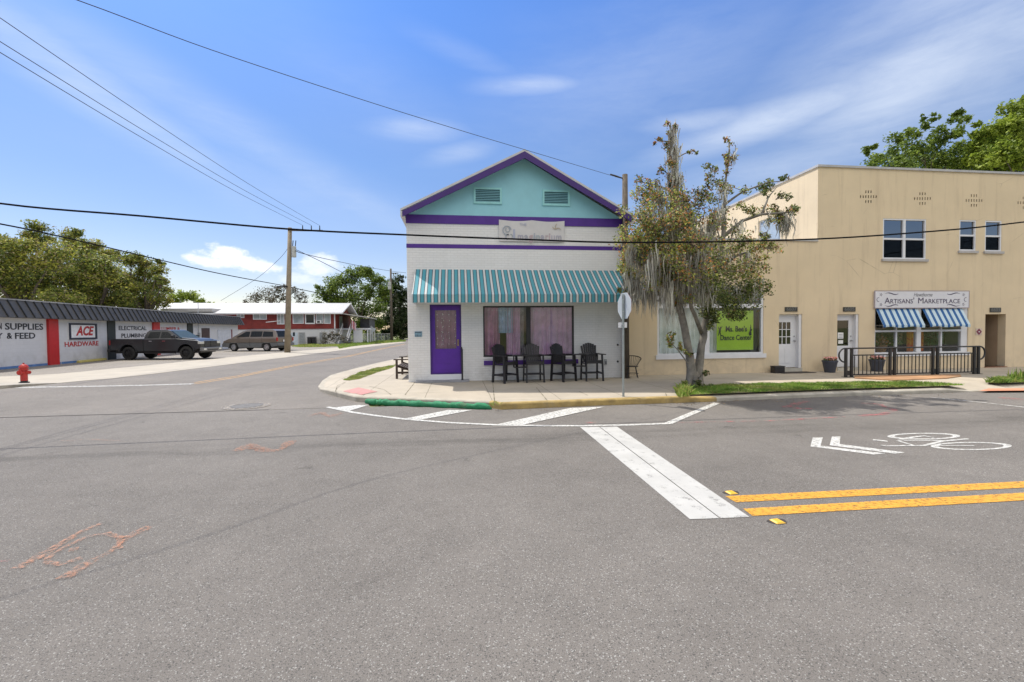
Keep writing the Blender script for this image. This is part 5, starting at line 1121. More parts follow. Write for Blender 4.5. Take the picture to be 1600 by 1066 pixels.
cable('lower service wire from the tan pole dropping behind the green trees', [F(460, 389, pl.y), F(500, 408, 42), F(540, 428, 50), F(570, 439, 58), F(611, 447, pf.y)], .025, M_wire, cat='wire')
# warning sign down the street, fence, letterbox
q = V2(G(580.5, 536)); t = thing('diamond_sign', 'back of a diamond road sign on the far verge in front of the trees', 'road sign', (q.x, q.y, 0)); zz = F(580, 515.5, q.y).z; rr = .62
b = MB(); b.tube([(q.x, q.y, 0), (q.x, q.y, zz+.5)], .04, 6); b.build('post', M_steel, t); b = MB(); b.prism([(q.x+rr, q.y-.05, zz), (q.x, q.y-.05, zz+rr), (q.x-rr, q.y-.05, zz), (q.x, q.y-.05, zz-rr)], (0, .01, 0)); b.build('plate', MATS['aluminium'], t)
fy0 = V2(G(547, 535.2)); fy1 = V2(G(611, 533.4)); t = thing('chain_link_fence', 'low grey chain link fence along the far verge behind the diamond sign', 'fence', tuple(fy0)); d = fy1-fy0; n_ = 12
M_mesh = glassmat('chain_mesh', (.72, .73, .74), .1, .5)
for i in range(n_+1): q = fy0+d*i/n_; b = MB(); b.tube([(q.x, q.y, 0), (q.x, q.y, 1.35)], .05, 6); b.build('post', M_steel, t)
b = MB(); b.tube([fy0+z_*1.3, fy1+z_*1.3], .035, 6); b.build('top_rail', M_steel, t); b = MB(); b.prism([fy0+z_*.05, fy1+z_*.05, fy1+z_*1.27, fy0+z_*1.27], (0, .01, 0)); b.build('mesh_panel', M_mesh, t)
# ================================================================ railing before the marketplace
ry = G(1322, 589.5, KZ).y; rx = lambda u: F(u, 575, ry).x
t = thing('ramp_railing', 'black steel railing with three barred panels and looped ends before the marketplace window', 'railing', (rx(1425), ry, KZ))
Zt = F(1425, 543, ry).z; Zm = F(1425, 553.6, ry).z; Zb = F(1425, 583.5, ry).z; pairs = ((1321.5, 1330.5), (1390.5, 1397.5), (1457.5, 1464.5), (1522, 1528.5))
for a, c_ in pairs:
    for u in (a, c_): b = MB(); X = rx(u); b.box(X-.035, X+.035, ry-.03, ry+.03, KZ+.012, Zt-.02); b.build('post', M_dark, t)
    b = MB(); b.box(rx(a)-.09, rx(c_)+.09, ry-.07, ry+.07, KZ+.0, KZ+.012); b.build('foot_plate', M_dark, t)
    b = MB(); b.box(rx(a)+.036, rx(c_)-.036, ry-.012, ry+.012, KZ+.05, KZ+.2); b.build('post_web', M_dark, t)
for i in range(3):
    x0, x1 = rx(pairs[i][1])+.035, rx(pairs[i+1][0])-.035
    for z__ in (Zm, Zb): b = MB(); b.box(x0, x1, ry-.018, ry+.018, z__-.018, z__+.018); b.build('panel_rail', M_dark, t)
    nb = 10 if i else 9
    for j in range(nb): X = x0+(x1-x0)*(j+.5)/nb; b = MB(); b.box(X-.009, X+.009, ry-.009, ry+.009, Zb+.018, Zm-.018); b.build('bar', M_dark, t)
P = []; xa, xb = rx(1322), rx(1528); rr = (Zt-F(1315, 566, ry).z)/2
for a in np.linspace(-math.pi/2, -3*math.pi/2, 12): P.append((xa-.05+rr*.95*math.cos(a)*1., ry-.0, Zt-rr+rr*math.sin(a)))
for a in np.linspace(math.pi/2, -math.pi/2, 12): P.append((xb+.05+rr*.95*math.cos(a), ry-.0, Zt-rr+rr*math.sin(a)))
b = MB(); P = [(xa, ry, Zt-2*rr)]+P+[(xb, ry, Zt-2*rr)]; b.tube([Vector(q) for q in P], .024, 8); b.build('handrail', M_dark, t, smooth=True)
M_terra = mat('terracotta_kerb', (.40, .22, .11), .85, .3, 2, .3, 40, grime=((.2, .16, .1), .6))
a, c_ = G(1318, 594.5, KZ), G(1398, 597, KZ)
b = MB(); b.prism([G(1335, 591.8, KZ), G(1399, 595.2, KZ), G(1478, 592.2, KZ), G(1502, 589, KZ), G(1500, 586.5, KZ), G(1335, 588.5, KZ)], (0, 0, .03)); tag(b.build('ramp_edge', M_terra, origin=(0, 0, 0)), kind='structure')
# planters
M_pot = mat('slate_pot', (.055, .06, .08), .5, .15, 5)
def planter(u, lab, hz=.46, flowers=True, seed=1):
    q = F(u, 580, YT-.42); t = thing('flower_pot', lab, 'flower pot', (q.x, YT-.42, KZ), 0, 'flower pots along the tan wall'); b = MB()
    b.lathe([(.155, 0), (.16, .01), (.225, .36), (.24, .365), (.24, .42), (.215, .42), (.21, .36), (.18, .355)], (0, 0, 0), 18); b.build('pot', M_pot, t, local=True, smooth=False)
    b = MB(); b.lathe([(.2, .34), (.2, .36), (.01, .37)], (0, 0, 0), 14); b.build('soil', mat('soil', (.06, .04, .025), .95), t, local=True)
    r = random.Random(seed); b = MB(); f = MB()
    for i in range(260):
        a, rad = r.uniform(0, 6.28), .2*math.sqrt(r.random()); c_ = Vector((rad*math.cos(a), rad*math.sin(a), .38+r.random()*.11)); u_ = Vector((r.gauss(0, 1), r.gauss(0, 1), r.gauss(0, 1))).normalized()*.028; w_ = Vector((r.gauss(0, 1), r.gauss(0, 1), r.gauss(0, 1))).normalized()*.016; b.face([c_-u_, c_-w_, c_+u_, c_+w_])
    for i in range(120):
        a, rad = r.uniform(0, 6.28), .2*math.sqrt(r.random()); c_ = Vector((rad*math.cos(a)+.02, rad*math.sin(a), .44+r.random()*.1)); u_ = Vector((r.gauss(0, 1), r.gauss(0, 1)-.5, r.gauss(0, 1))).normalized()*.026; w_ = u_.cross(Vector((r.gauss(0, 1), r.gauss(0, 1), 1))).normalized()*.026; f.face([c_-u_, c_-w_, c_+u_, c_+w_], i % 2)
    b.build('leaves', leafmat('pot_leaf', (.1, .17, .06)), t, local=True, fix=False); f.build('flowers', [mat('flower_coral', (.75, .22, .16), .6), mat('flower_pink', (.8, .45, .42), .6)], t, local=True, fix=False)
planter(1296.5, 'slate grey flower pot with coral flowers left of the railing loop', seed=1); planter(1370, 'slate grey flower pot with coral flowers standing behind the left railing panel', seed=2)
q = F(1215, 582, YT-.25); bx = thing('black_box', 'low black rectangular box by the white door with nine panes', 'box', (q.x, YT-.25, KZ)); b = MB(); w_ = .19; b.box(-w_, w_, -.12, .12, 0, .22); b.build('body', M_black, bx, local=True, bevel=.02); b = MB(); b.box(-w_-.01, w_+.01, -.13, .13, .221, .25); b.build('lid', M_dark, bx, local=True, bevel=.008)
a, c_ = G(1226, 584.5, KZ), G(1255, 581, KZ); b = MB(); b.box(a.x, c_.x+.1, YT-.5, YT-.05, KZ+.003, KZ+.016); tag(b.build('door_mat', mat('mat_brown', (.045, .035, .03), .95, .3, 40)), 'dark brown doormat in front of the white door with nine panes', 'doormat')
# road furniture
def marker(u, v, lab):
    p = V2(G(u, v)); t = thing('road_marker', lab, 'road marker', (p.x, p.y, .0), math.radians(4), 'yellow reflective markers beside the centre line'); t.scale = (.85, .85, .8); 
    b = MB(); b.prism([(-.055, -.055, .004), (.055, -.055, .004), (.055, .055, .004), (-.055, .055, .004)], (0, 0, .001)); b.v = b.v[:4]+[(x*.62, y*.8, .017) for x, y, z in b.v[4:]]; b.build('body', mat('marker_yellow', (.72, .42, .04), .4), t, local=True)
    b = MB(); b.face([(-.05, -.04, .0075), (-.05, .04, .0075), (-.038, .034, .0175), (-.038, -.034, .0175)]); b.build('reflector', mat('reflector', (.9, .62, .2), .15), t, local=True, fix=False)
    b = MB(); pts = [(.10*math.cos(a)*(1+.15*math.sin(3*a)), .075*math.sin(a)*(1+.12*math.cos(2*a)), .0) for a in np.linspace(0, 2*math.pi, 17)[:-1]]; b.prism(pts, (0, 0, .0042)); b.build('tar_pad', mat('tar_pad', (.05, .042, .035), .6), t, local=True)
marker(1143, 770.5, 'yellow road reflector at the top of the white stop line, beyond the centre line'); marker(1215, 815.5, 'yellow road reflector on the camera side of the double centre line')
p = V2(G(386, 635)); mh = thing('manhole_cover', 'round iron manhole cover set in a worn concrete collar in the junction', 'manhole cover', (p.x, p.y, 0)); b = MB(); b.lathe([(.52, .0), (.52, .014), (.33, .015)], (0, 0, 0), 28); b.build('collar', wornmat('collar_worn', (.33, .29, .24), wear=.6), mh, local=True)
b = MB(); b.lathe([(.34, .0), (.34, .019), (.31, .019), (.31, .016), (.05, .016), (.05, .02)], (0, 0, 0), 28); b.build('cover', mat('cast_iron', (.13, .125, .12), .8, .3, 30), mh, local=True)
def sock(lab, px, r0, seed, m_):
    P = [V2(G(u, v)) for u, v in px]; Q = []; 
    for i in range(len(P)-1):
        for j in range(8): Q.append(P[i].lerp(P[i+1], j/8))
    Q.append(P[-1]); r = random.Random(seed); R_ = []; ph = r.random()*6
    for i, q in enumerate(Q):
        e_ = min(i, len(Q)-1-i); w_ = r0*(1+.13*math.sin(i*.9+ph)+.1*math.sin(i*2.3)+.05*r.random())*(min(1, .35+e_*.35)); R_.append(w_); Q[i] = Vector((q.x, q.y+.02*math.sin(i*.7), w_*.72))
    b = MB(); b.tube(Q, R_, 12)
    o = b.build('sediment_sock', m_, smooth=True); tag(o, lab, 'sediment sock'); return o
n = NT('green_mesh_fabric'); c = n.mix(n.mapr(n.noise(5, detail=6), .3, .7), (.015, .15, .06), (.03, .27, .12)); c = n.mix(n.mapr(n.noise(2, detail=8), .6, .72, 0, .7), c, (.12, .1, .06)); n.col(c); n.rough(.75); n.bump(n.math('ADD', n.noise(9, detail=6), n.math('MULTIPLY', n.noise(90), .3)), .9, .03); M_sock = n.m
sock('short lumpy end piece of the green sediment sock on the corner ramp', [(571, 630.5), (585, 631.8), (597, 632.8)], .068, 1, M_sock)
sock('long green mesh sediment sock lying in the gutter along the kerb', [(592, 632.6), (620, 633.8), (650, 635), (690, 636.6), (725, 638), (768, 640)], .07, 2, M_sock)
# goods in the marketplace window
gx0, gx1 = MW[0]+.1, MW[1]-.3; gy_ = YT+.6; zs = MW[2]+.02
t = thing('display_shelf', 'pale display shelf behind the marketplace window glass', 'shelf', ((gx0+gx1)/2, gy_, KZ)); b = MB(); b.box(gx0, gx1, gy_-.25, gy_+.35, zs-.05, zs); b.build('shelf_board', M_white, t)
for X in (gx0+.1, gx1-.1): b = MB(); b.box(X-.03, X+.03, gy_-.2, gy_+.3, KZ+.05, zs-.051); b.build('leg', M_white, t)
cols = [('wreath', (.16, .10, .04), 'twiggy brown wreath display in the left pane of the marketplace window'), ('folded_quilt', (.62, .2, .03), 'orange quilt display in the third pane of the marketplace window')]
r = random.Random(4)
def ball_plant(x, lab, colr, n_=240, h=.75, nm='potted_plant'):
    t = thing(nm, lab, 'plant', (x, gy_, zs)); b = MB(); b.lathe([(.07, 0), (.1, .18), (.085, .18)], (0, 0, 0), 12); b.build('pot', mat('clay_pot', (.3, .13, .07), .8), t, local=True); b = MB()
    for i in range(n_):
        a = Vector((r.gauss(0, .16), r.gauss(0, .1), .25+abs(r.gauss(0, .25))*h)); u_ = Vector((r.gauss(0, 1), r.gauss(0, 1), r.gauss(0, 1))).normalized()*.06; w_ = u_.cross(Vector((r.gauss(0, 1), r.gauss(0, 1), 1))).normalized()*.022; b.face([a-u_, a-w_, a+u_, a+w_])
    b.build('leaves', leafmat('shop_leaf_'+nm+str(int(colr[0]*100)), colr), t, local=True, fix=False)
ball_plant(gx0+.35, 'green leafy pot plant in the far left pane of the marketplace window', (.10, .16, .05)); ball_plant(mids[0]+.45, 'dark green pot plant left of the marketplace window post', (.06, .12, .04)); ball_plant(mids[1]+.32, 'bushy green pot plant in the right hand pane of the marketplace window', (.08, .2, .09))
x_ = gx0+.75; t = thing('woven_basket', 'brown woven basket of dried flowers in the left half of the marketplace window', 'basket', (x_, gy_, zs)); b = MB(); b.lathe([(.16, 0), (.22, .26), (.23, .28), (.2, .28), (.15, .05)], (0, 0, 0), 16); b.build('bowl', mat('wicker', (.3, .16, .06), .8, .4, 60), t, local=True)
b = MB()
for i in range(200): a = Vector((r.gauss(0, .12), r.gauss(0, .1), .3+abs(r.gauss(0, .14)))); u_ = Vector((r.gauss(0, 1), r.gauss(0, 1), r.gauss(0, 1))).normalized()*.045; w_ = u_.cross(Vector((1, 2, 1))).normalized()*.03; b.face([a-u_, a-w_, a+u_, a+w_], i % 2)
b.build('dried_flowers', [mat('dried_rust', (.4, .13, .05), .8), mat('dried_pink', (.5, .3, .25), .8)], t, local=True, fix=False)
x_ = (halves[1][0]+mids[1])/2; t = thing('orange_quilt', 'orange and gold quilt draped on a stand in the third pane of the marketplace window', 'quilt', (x_, gy_, zs))
n = NT('quilt'); ch_ = n.new('ShaderNodeTexVoronoi'); ch_.inputs['Scale'].default_value = 11; n.L(n.tc.outputs['Object'], ch_.inputs[0]); n.col(n.mix(n.sep(ch_.outputs['Color'])[0], (.62, .1, .015), (.8, .42, .05))); n.rough(.85)
b = MB(); curtain(b, -.36, .36, .02, .78, 0, 3, .02, 7); b.build('cloth', n.m, t, local=True); b = MB(); b.box(-.38, .38, .02, .05, 0, .8); b.build('stand', M_wood, t, local=True)
for x_, lab, c1, c2 in ((mids[1]+.75, 'framed landscape picture at the right of the marketplace window', (.25, .45, .5), (.2, .3, .1)), (mids[0]+.82, 'framed floral picture beside the marketplace window post', (.5, .25, .2), (.12, .22, .08))):
    t = thing('framed_picture', lab, 'picture', (x_, gy_+.1, zs)); b = MB(); frame(b, -.2, .2, .25, .75, .03, -.02, .02); b.build('frame', M_wood, t, local=True)
    n = NT('painting'); n.col(n.mix(n.mapr(n.noise(7, detail=5), .4, .6), c1, c2)); b = MB(); b.box(-.17, .17, -.005, .01, .28, .72); b.build('canvas', n.m, t, local=True)
    b = MB(); b.box(-.02, .02, .021, .04, 0, .5); b.build('easel_leg', M_wood, t, local=True)
# ================================================================ vehicles
M_tyre = mat('tyre_rubber', (.018, .018, .018), .8, .2, 20); M_rimb = mat('black_rim', (.03, .03, .032), .35, metal=.6); M_rims = mat('silver_rim', (.5, .5, .52), .3, metal=.8)
def paint(name, col, metal=.35):
    if name in MATS: return MATS[name]
    n = NT(name); n.col(n.mix(n.mapr(n.noise(1.2), .4, .8, 0, .25), col, tuple(min(1, c*1.5+.03) for c in col))); n.rough(.3); n.b.inputs['Metallic'].default_value = metal
    n.b.inputs['Coat Weight'].default_value = .4; n.b.inputs['Coat Roughness'].default_value = .15; MATS[name] = n.m; return n.m
M_vglass = mat('car_glass', (.012, .014, .014), .3, spec=.2)
def arcpts(cx, r, a0, a1, zc, n=9): return [(cx+r*math.cos(a), zc+r*math.sin(a)) for a in np.linspace(a0, a1, n)]
def wheel(t, x, y, r, w, rimm, side, spokes=6):
    W_ = MB(); M = Matrix.Translation((x, y, r)) @ Matrix.Rotation(math.radians(-90*side), 4, 'X')
    W_.lathe([(r*.62, -w/2), (r*.93, -w/2), (r, -w*.36), (r, w*.36), (r*.93, w/2), (r*.66, w/2), (r*.64, w*.25)], (0, 0, 0), 24, M=M); wh = W_.build('wheel', M_tyre, t, local=True)
    b = MB(); b.lathe([(r*.65, w*.1), (r*.66, w*.45), (r*.58, w*.46), (r*.55, w*.12)], (0, 0, 0), 20, M=M); b.lathe([(r*.2, w*.1), (r*.2, w*.38), (r*.1, w*.42), (.001, w*.42)], (0, 0, 0), 12, M=M)
    for i in range(spokes):
        R_ = M @ Matrix.Rotation(2*math.pi*i/spokes, 4, 'Z'); b.box(r*.12, r*.6, -.045, .045, w*.2, w*.36, M=R_)
    b.build('rim', rimm, wh, local=True); return wh
def extr(b, prof, w, wtop=None, zsplit=None, mi=0):
    """side outline (x,z) extruded across +-w; vertices above zsplit pulled in to wtop"""
    f = lambda z: w if wtop is None else w+(wtop-w)*max(0, min(1, (z-zsplit[0])/(zsplit[1]-zsplit[0]))); n = len(b.v); k = len(prof)
    b.v += [(x, f(z), z) for x, z in prof]+[(x, -f(z), z) for x, z in prof]
    b.f.append(tuple(range(n, n+k))); b.f.append(tuple(range(n+k, n+2*k))[::-1]); b.m += [mi, mi]
    for i in range(k): j = (i+1) % k; b.f.append((n+i, n+j, n+k+j, n+k+i)); b.m.append(mi)
def sidepoly(b, pts, side, wf, th=.012):
    P = [Vector((x, side*wf(z), z)) for x, z in pts]; d = Vector((0, side*th, 0)); b.prism(P, d)
# ---- pickup (x forward, wheelbase 3.8)
RW = V2(G(198.5, 563.)); FW = V2(G(292.8, 562.2)); d_ = (FW-RW); ang = math.atan2(d_.y, d_.x); nR = Vector((d_.y, -d_.x, 0)).normalized()
sc = d_.length/3.8; org = RW - nR*.95*sc*1.0
truck = thing('pickup_truck', 'dark grey crew cab pickup truck with black wheels parked before the hardware store', 'pickup truck', (org.x, org.y, .012), ang); sc *= .955; truck.location = truck.location + d_.normalized()*.07; truck.scale = (sc,)*3
GM = paint('gunmetal', (.030, .031, .034))
WR, RX, FX = .43, 0., 3.8
b = MB()
prof = [(-1.22, .62), (-1.22, 1.30)] + [(-.95, 1.34), (.9, 1.34)] + [(.9, .56)] + arcpts(RX, .56, 0, math.pi, .46, 12)[0:] + [(-.62, .56)]
prof = [(-1.22, .62), (-1.24, 1.0), (-1.22, 1.36), (.98, 1.36), (.98, .55), (.56, .55)] + arcpts(RX, .55, .15, math.pi-.15, .47, 12) + [(-.58, .62)]
extr(b, prof, .98); bed = b.build('bed', GM, truck, local=True, bevel=.03)
b = MB(); b.box(-1.1, .9, -.86, .86, 1.361, 1.372); b.build('bed_cover', M_black, bed, local=True)
b = MB()
prof = [(1.01, .55), (1.01, 1.36), (3.2, 1.36), (3.25, 1.355), (4.45, 1.25), (4.72, 1.18), (4.78, 1.0), (4.78, .72), (4.42, .62)] + arcpts(FX, .55, .15, math.pi-.15, .47, 12) + [(3.2, .55)]
extr(b, prof, .98); body = b.build('body', GM, truck, local=True, bevel=.035)
b = MB(); extr(b, [(3.2, 1.33), (4.35, 1.235), (4.5, 1.26), (4.2, 1.35), (3.35, 1.42), (3.2, 1.40)], .78); b.build('hood', GM, truck, local=True, bevel=.04)
cf = lambda z: .955+(.72-.955)*max(0, min(1, (z-1.36)/(1.93-1.36)))
b = MB(); cab = [(1.02, 1.33), (1.10, 1.78), (1.25, 1.92), (1.6, 1.955), (2.45, 1.945), (2.62, 1.90), (3.42, 1.38), (3.42, 1.33)]; extr(b, cab, .955, .72, (1.36, 1.93)); b.build('cab', GM, truck, local=True, bevel=.03)
for sd_ in (-1, 1):
    for pts in ([(1.28, 1.42), (1.34, 1.80), (2.02, 1.82), (2.02, 1.42)], [(2.12, 1.42), (2.12, 1.82), (2.5, 1.80), (3.05, 1.45), (3.05, 1.42)]):
        b = MB(); sidepoly(b, pts, sd_, lambda z: cf(z)+.004, .006); b.build('side_window', M_vglass, truck, local=True)
b = MB(); P = [(2.66, 1.875, .68), (3.42, 1.405, .84)]; b.prism([(2.68, -.66, 1.868), (3.40, -.84, 1.405), (3.40, .84, 1.405), (2.68, .66, 1.868)], (.014, 0, .018)); b.build('windshield', mat('windshield', (.05, .075, .085), .35, spec=.15), truck, local=True)
b = MB(); b.prism([(1.035, -.75, 1.42), (1.095, -.66, 1.80), (1.095, .66, 1.80), (1.035, .75, 1.42)], (-.02, 0, 0)); b.build('rear_window', M_vglass, truck, local=True)
for sd_ in (-1, 1):
    for x in (1.28, 2.16):   # door gaps and handles
        b = MB(); b.box(x-.008 if x < 2 else x-.1, x+.006 if x < 2 else x-.088, min(sd_*.979, sd_*.984), max(sd_*.979, sd_*.984), .62, 1.35); b.build('door_gap', M_black, truck, local=True)
        b = MB(); b.box(x+.12, x+.33, min(sd_*.982, sd_*1.01), max(sd_*.982, sd_*1.01), 1.19, 1.23); b.build('door_handle', mat('chrome', (.6, .6, .62), .12, metal=1), truck, local=True)
    b = MB(); b.box(.985, 1.005, min(sd_*.9, sd_*.97), max(sd_*.9, sd_*.97), .6, 1.35); b.build('cab_gap', M_black, truck, local=True)
    b = MB(); b.box(3.02, 3.16, min(sd_*.99, sd_*1.22), max(sd_*.99, sd_*1.22), 1.38, 1.60); b.build('mirror', M_black, truck, local=True, bevel=.03)
    for cx in (RX, FX):   # arch flares + inner well
        b = MB(); A_ = arcpts(cx, .60, .05, math.pi-.05, .47, 14); B_ = arcpts(cx, .54, .05, math.pi-.05, .47, 14)
        for i in range(13): b.prism([(A_[i][0], sd_*.975, A_[i][1]), (A_[i+1][0], sd_*.975, A_[i+1][1]), (B_[i+1][0], sd_*.975, B_[i+1][1]), (B_[i][0], sd_*.975, B_[i][1])], (0, sd_*.035, 0))
        b.build('arch_flare', GM, truck, local=True)
        wheel(truck, cx, sd_*.83, WR, .30, M_rimb, sd_, 8)
    b = MB(); b.box(1.15, 3.1, min(sd_*.88, sd_*1.03), max(sd_*.88, sd_*1.03), .40, .46); b.build('running_board', M_black, truck, local=True)
    b = MB(); b.box(-1.24, -1.15, min(sd_*.86, sd_*.995), max(sd_*.86, sd_*.995), .98, 1.28); b.build('tail_light', mat('tail_red', (.35, .02, .02), .25), truck, local=True)
    b = MB(); b.prism([(4.60, sd_*.62, 1.0), (4.79, sd_*.62, 1.0), (4.79, sd_*.62, 1.17), (4.60, sd_*.62, 1.17)], (0, sd_*.365, 0)); b.build('headlight', mat('lamp_lens', (.5, .5, .48), .1), truck, local=True, bevel=.02)
    b = MB(); b.box(4.795, 4.93, min(sd_*.62, sd_*.85), max(sd_*.62, sd_*.85), .62, .70); b.build('fog_light', mat('fog_lens', (.8, .8, .75), .1), truck, local=True)
b = MB(); b.box(4.70, 4.80, -.60, .60, .80, 1.20); gr = b.build('grille', M_black, truck, local=True, bevel=.02)
b = MB(); b.box(4.80, 4.825, -.035, .035, .80, 1.20); b.box(4.80, 4.825, -.6, -.036, .98, 1.03); b.box(4.80, 4.825, .036, .6, .98, 1.03); frame_ = b; b.build('grille_crossbar', GM, gr, local=True)
b = MB(); b.box(4.72, 4.92, -.98, .98, .52, .77); b.build('front_bumper', paint('bumper_grey', (.16, .16, .165)), truck, local=True, bevel=.04)
b = MB(); b.box(4.70, 4.93, -.5, .5, .56, .64); b.build('bumper_intake', M_black, truck, local=True)
b = MB(); b.box(-1.42, -1.22, -.95, .95, .52, .70); b.build('rear_bumper', M_dark, truck, local=True, bevel=.03)
b = MB(); b.box(-1.1, 4.6, -.72, .72, .42, .62); b.build('chassis', M_black, truck, local=True)
b = MB(); b.box(-1.245, -1.235, -.84, .84, .72, 1.34); b.build('tailgate', GM, truck, local=True)
# ---- minivan (x forward)
FWv = V2(G(366.4, 549.2)); RWv = V2(G(417.6, 549.2)); d_ = FWv-RWv; ang = math.atan2(d_.y, d_.x); nl = Vector((-d_.y, d_.x, 0)).normalized(); sc = d_.length/3.0
org = RWv - nl*.82*sc; van = thing('minivan', 'tan minivan with grey lower panels parked facing the hardware store garage door', 'minivan', (org.x, org.y, .012), ang); van.scale = (sc,)*3
TN = paint('champagne_paint', (.18, .145, .115), .35); LG = mat('grey_cladding', (.12, .125, .13), .6)
RX, FX = 0., 3.0; b = MB()
b_lo = [(-.98, .42), (-1.02, .66), (-.98, .68), (3.95, .68), (4.02, .62), (4.0, .36), (3.42, .30)] + arcpts(FX, .42, .1, math.pi-.1, .34, 10) + [(2.5, .28), (.5, .28)] + arcpts(RX, .42, .1, math.pi-.1, .34, 10) + [(-.5, .34)]
extr(b, [(x, z) for x, z in b_lo], .93); b.build('lower_body', LG, van, local=True, bevel=.03)
b = MB(); extr(b, [(-.96, .681), (-1.0, 1.05), (3.05, 1.06), (3.45, .98), (3.9, .82), (3.97, .681)], .94); b.build('body', TN, van, local=True, bevel=.04)
vf = lambda z: .92+(.70-.92)*max(0, min(1, (z-1.05)/(1.70-1.05)))
b = MB(); extr(b, [(-.98, 1.04), (-.86, 1.35), (-.66, 1.64), (-.4, 1.71), (1.2, 1.735), (1.9, 1.68), (2.25, 1.57), (3.12, 1.08), (3.1, 1.04)], .92, .70, (1.05, 1.70)); b.build('greenhouse', TN, van, local=True, bevel=.04)
for sd_ in (-1, 1):
    for pts, nm in (([(-.62, 1.14), (-.5, 1.54), (.35, 1.57), (.35, 1.14)], 'side_window'), ([(.42, 1.14), (.42, 1.57), (1.45, 1.58), (1.45, 1.14)], 'side_window'), ([(1.55, 1.14), (1.55, 1.56), (1.95, 1.55), (2.65, 1.16), (2.65, 1.14)], 'side_window')):
        b = MB(); sidepoly(b, pts, sd_, lambda z: vf(z)+.004, .006); b.build(nm, M_vglass, van, local=True)
    for cx in (RX, FX): wheel(van, cx, sd_*.81, .335, .21, M_rims, sd_, 7)
    b = MB(); b.box(-1.015, -.93, min(sd_*.84, sd_*.955), max(sd_*.84, sd_*.955), .80, 1.08); b.build('tail_light', MATS['tail_red'], van, local=True)
    b = MB(); b.box(3.72, 3.93, min(sd_*.6, sd_*.93), max(sd_*.6, sd_*.93), .70, .82); b.build('headlight', MATS['lamp_lens'], van, local=True, bevel=.02)
    b = MB(); b.box(2.5, 2.62, min(sd_*.95, sd_*1.12), max(sd_*.95, sd_*1.12), 1.08, 1.22); b.build('mirror', TN, van, local=True, bevel=.02)
    for x in (1.5, .38): b = MB(); b.box(x-.006, x+.006, min(sd_*.939, sd_*.944), max(sd_*.939, sd_*.944), .4, 1.06); b.build('door_gap', M_black, van, local=True)
    b = MB(); b.tube([(-.4, sd_*.6, 1.76), (1.6, sd_*.6, 1.765)], .015, 6); b.build('roof_rail', M_dark, van, local=True)
b = MB(); b.prism([(-.955, -.74, 1.13), (-.71, -.64, 1.58), (-.71, .64, 1.58), (-.955, .74, 1.13)], (-.02, 0, .01)); b.build('rear_window', M_vglass, van, local=True)
b = MB(); b.prism([(2.27, -.66, 1.575), (3.09, -.82, 1.115), (3.09, .82, 1.115), (2.27, .66, 1.575)], (.014, 0, .02)); b.build('windshield', MATS['windshield'], van, local=True)
b = MB(); b.box(-1.12, -.98, -.92, .92, .42, .64); b.build('rear_bumper', LG, van, local=True, bevel=.04); b = MB(); b.box(-1.012, -1.002, -.26, .26, .74, .9); b.build('number_plate', M_white, van, local=True)
b = MB(); b.box(3.95, 4.08, -.9, .9, .34, .60); b.build('front_bumper', M_black, van, local=True, bevel=.04)
b = MB(); b.box(-.8, 3.7, -.7, .7, .24, .4); b.build('chassis', M_black, van, local=True)
# ================================================================ vegetation
def rnd_unit(n):
    v = rng.normal(size=(n, 3)); return v/np.linalg.norm(v, axis=1)[:, None]
def leafmesh(name, cen, size, mats, mi, parent=None, aspect=.55, up_bias=.0, origin=None, droop=False):
    n = len(cen); a = rnd_unit(n)
    if up_bias: nz = rnd_unit(n); nz[:, 2] = np.abs(nz[:, 2])+up_bias; nz /= np.linalg.norm(nz, axis=1)[:, None]; a = np.cross(a, nz); a /= np.linalg.norm(a, axis=1)[:, None]; w = np.cross(a, nz)
    else: w = np.cross(a, rnd_unit(n)); w /= np.linalg.norm(w, axis=1)[:, None]
    s = size[:, None]; P = np.stack([cen-a*s, cen-w*s*aspect, cen+a*s, cen+w*s*aspect], 1).reshape(-1, 3)
    off = np.array(origin if origin is not None else (cen[:, 0].mean(), cen[:, 1].mean(), cen[:, 2].min()))
    if parent is not None: off = np.array(wm(parent).translation)
    P = P-off; me = bpy.data.meshes.new(name); me.vertices.add(4*n); me.vertices.foreach_set('co', P.astype(np.float32).ravel())
    me.loops.add(4*n); me.loops.foreach_set('vertex_index', np.arange(4*n, dtype=np.int32)); me.polygons.add(n); me.polygons.foreach_set('loop_start', np.arange(0, 4*n, 4, dtype=np.int32))
    me.polygons.foreach_set('material_index', np.asarray(mi, dtype=np.int32))
    for m_ in mats: me.materials.append(m_)
    me.update(calc_edges=True); o = link_mesh(name, me, parent)
    if parent is None: o.location = Vector(off)
    return o
M_bark = mat('bark', (.12, .095, .07), .9, .35, 6, .6, 25); M_barkl = mat('lichen_bark', (.21, .19, .16), .9, .45, 5, .6, 22)
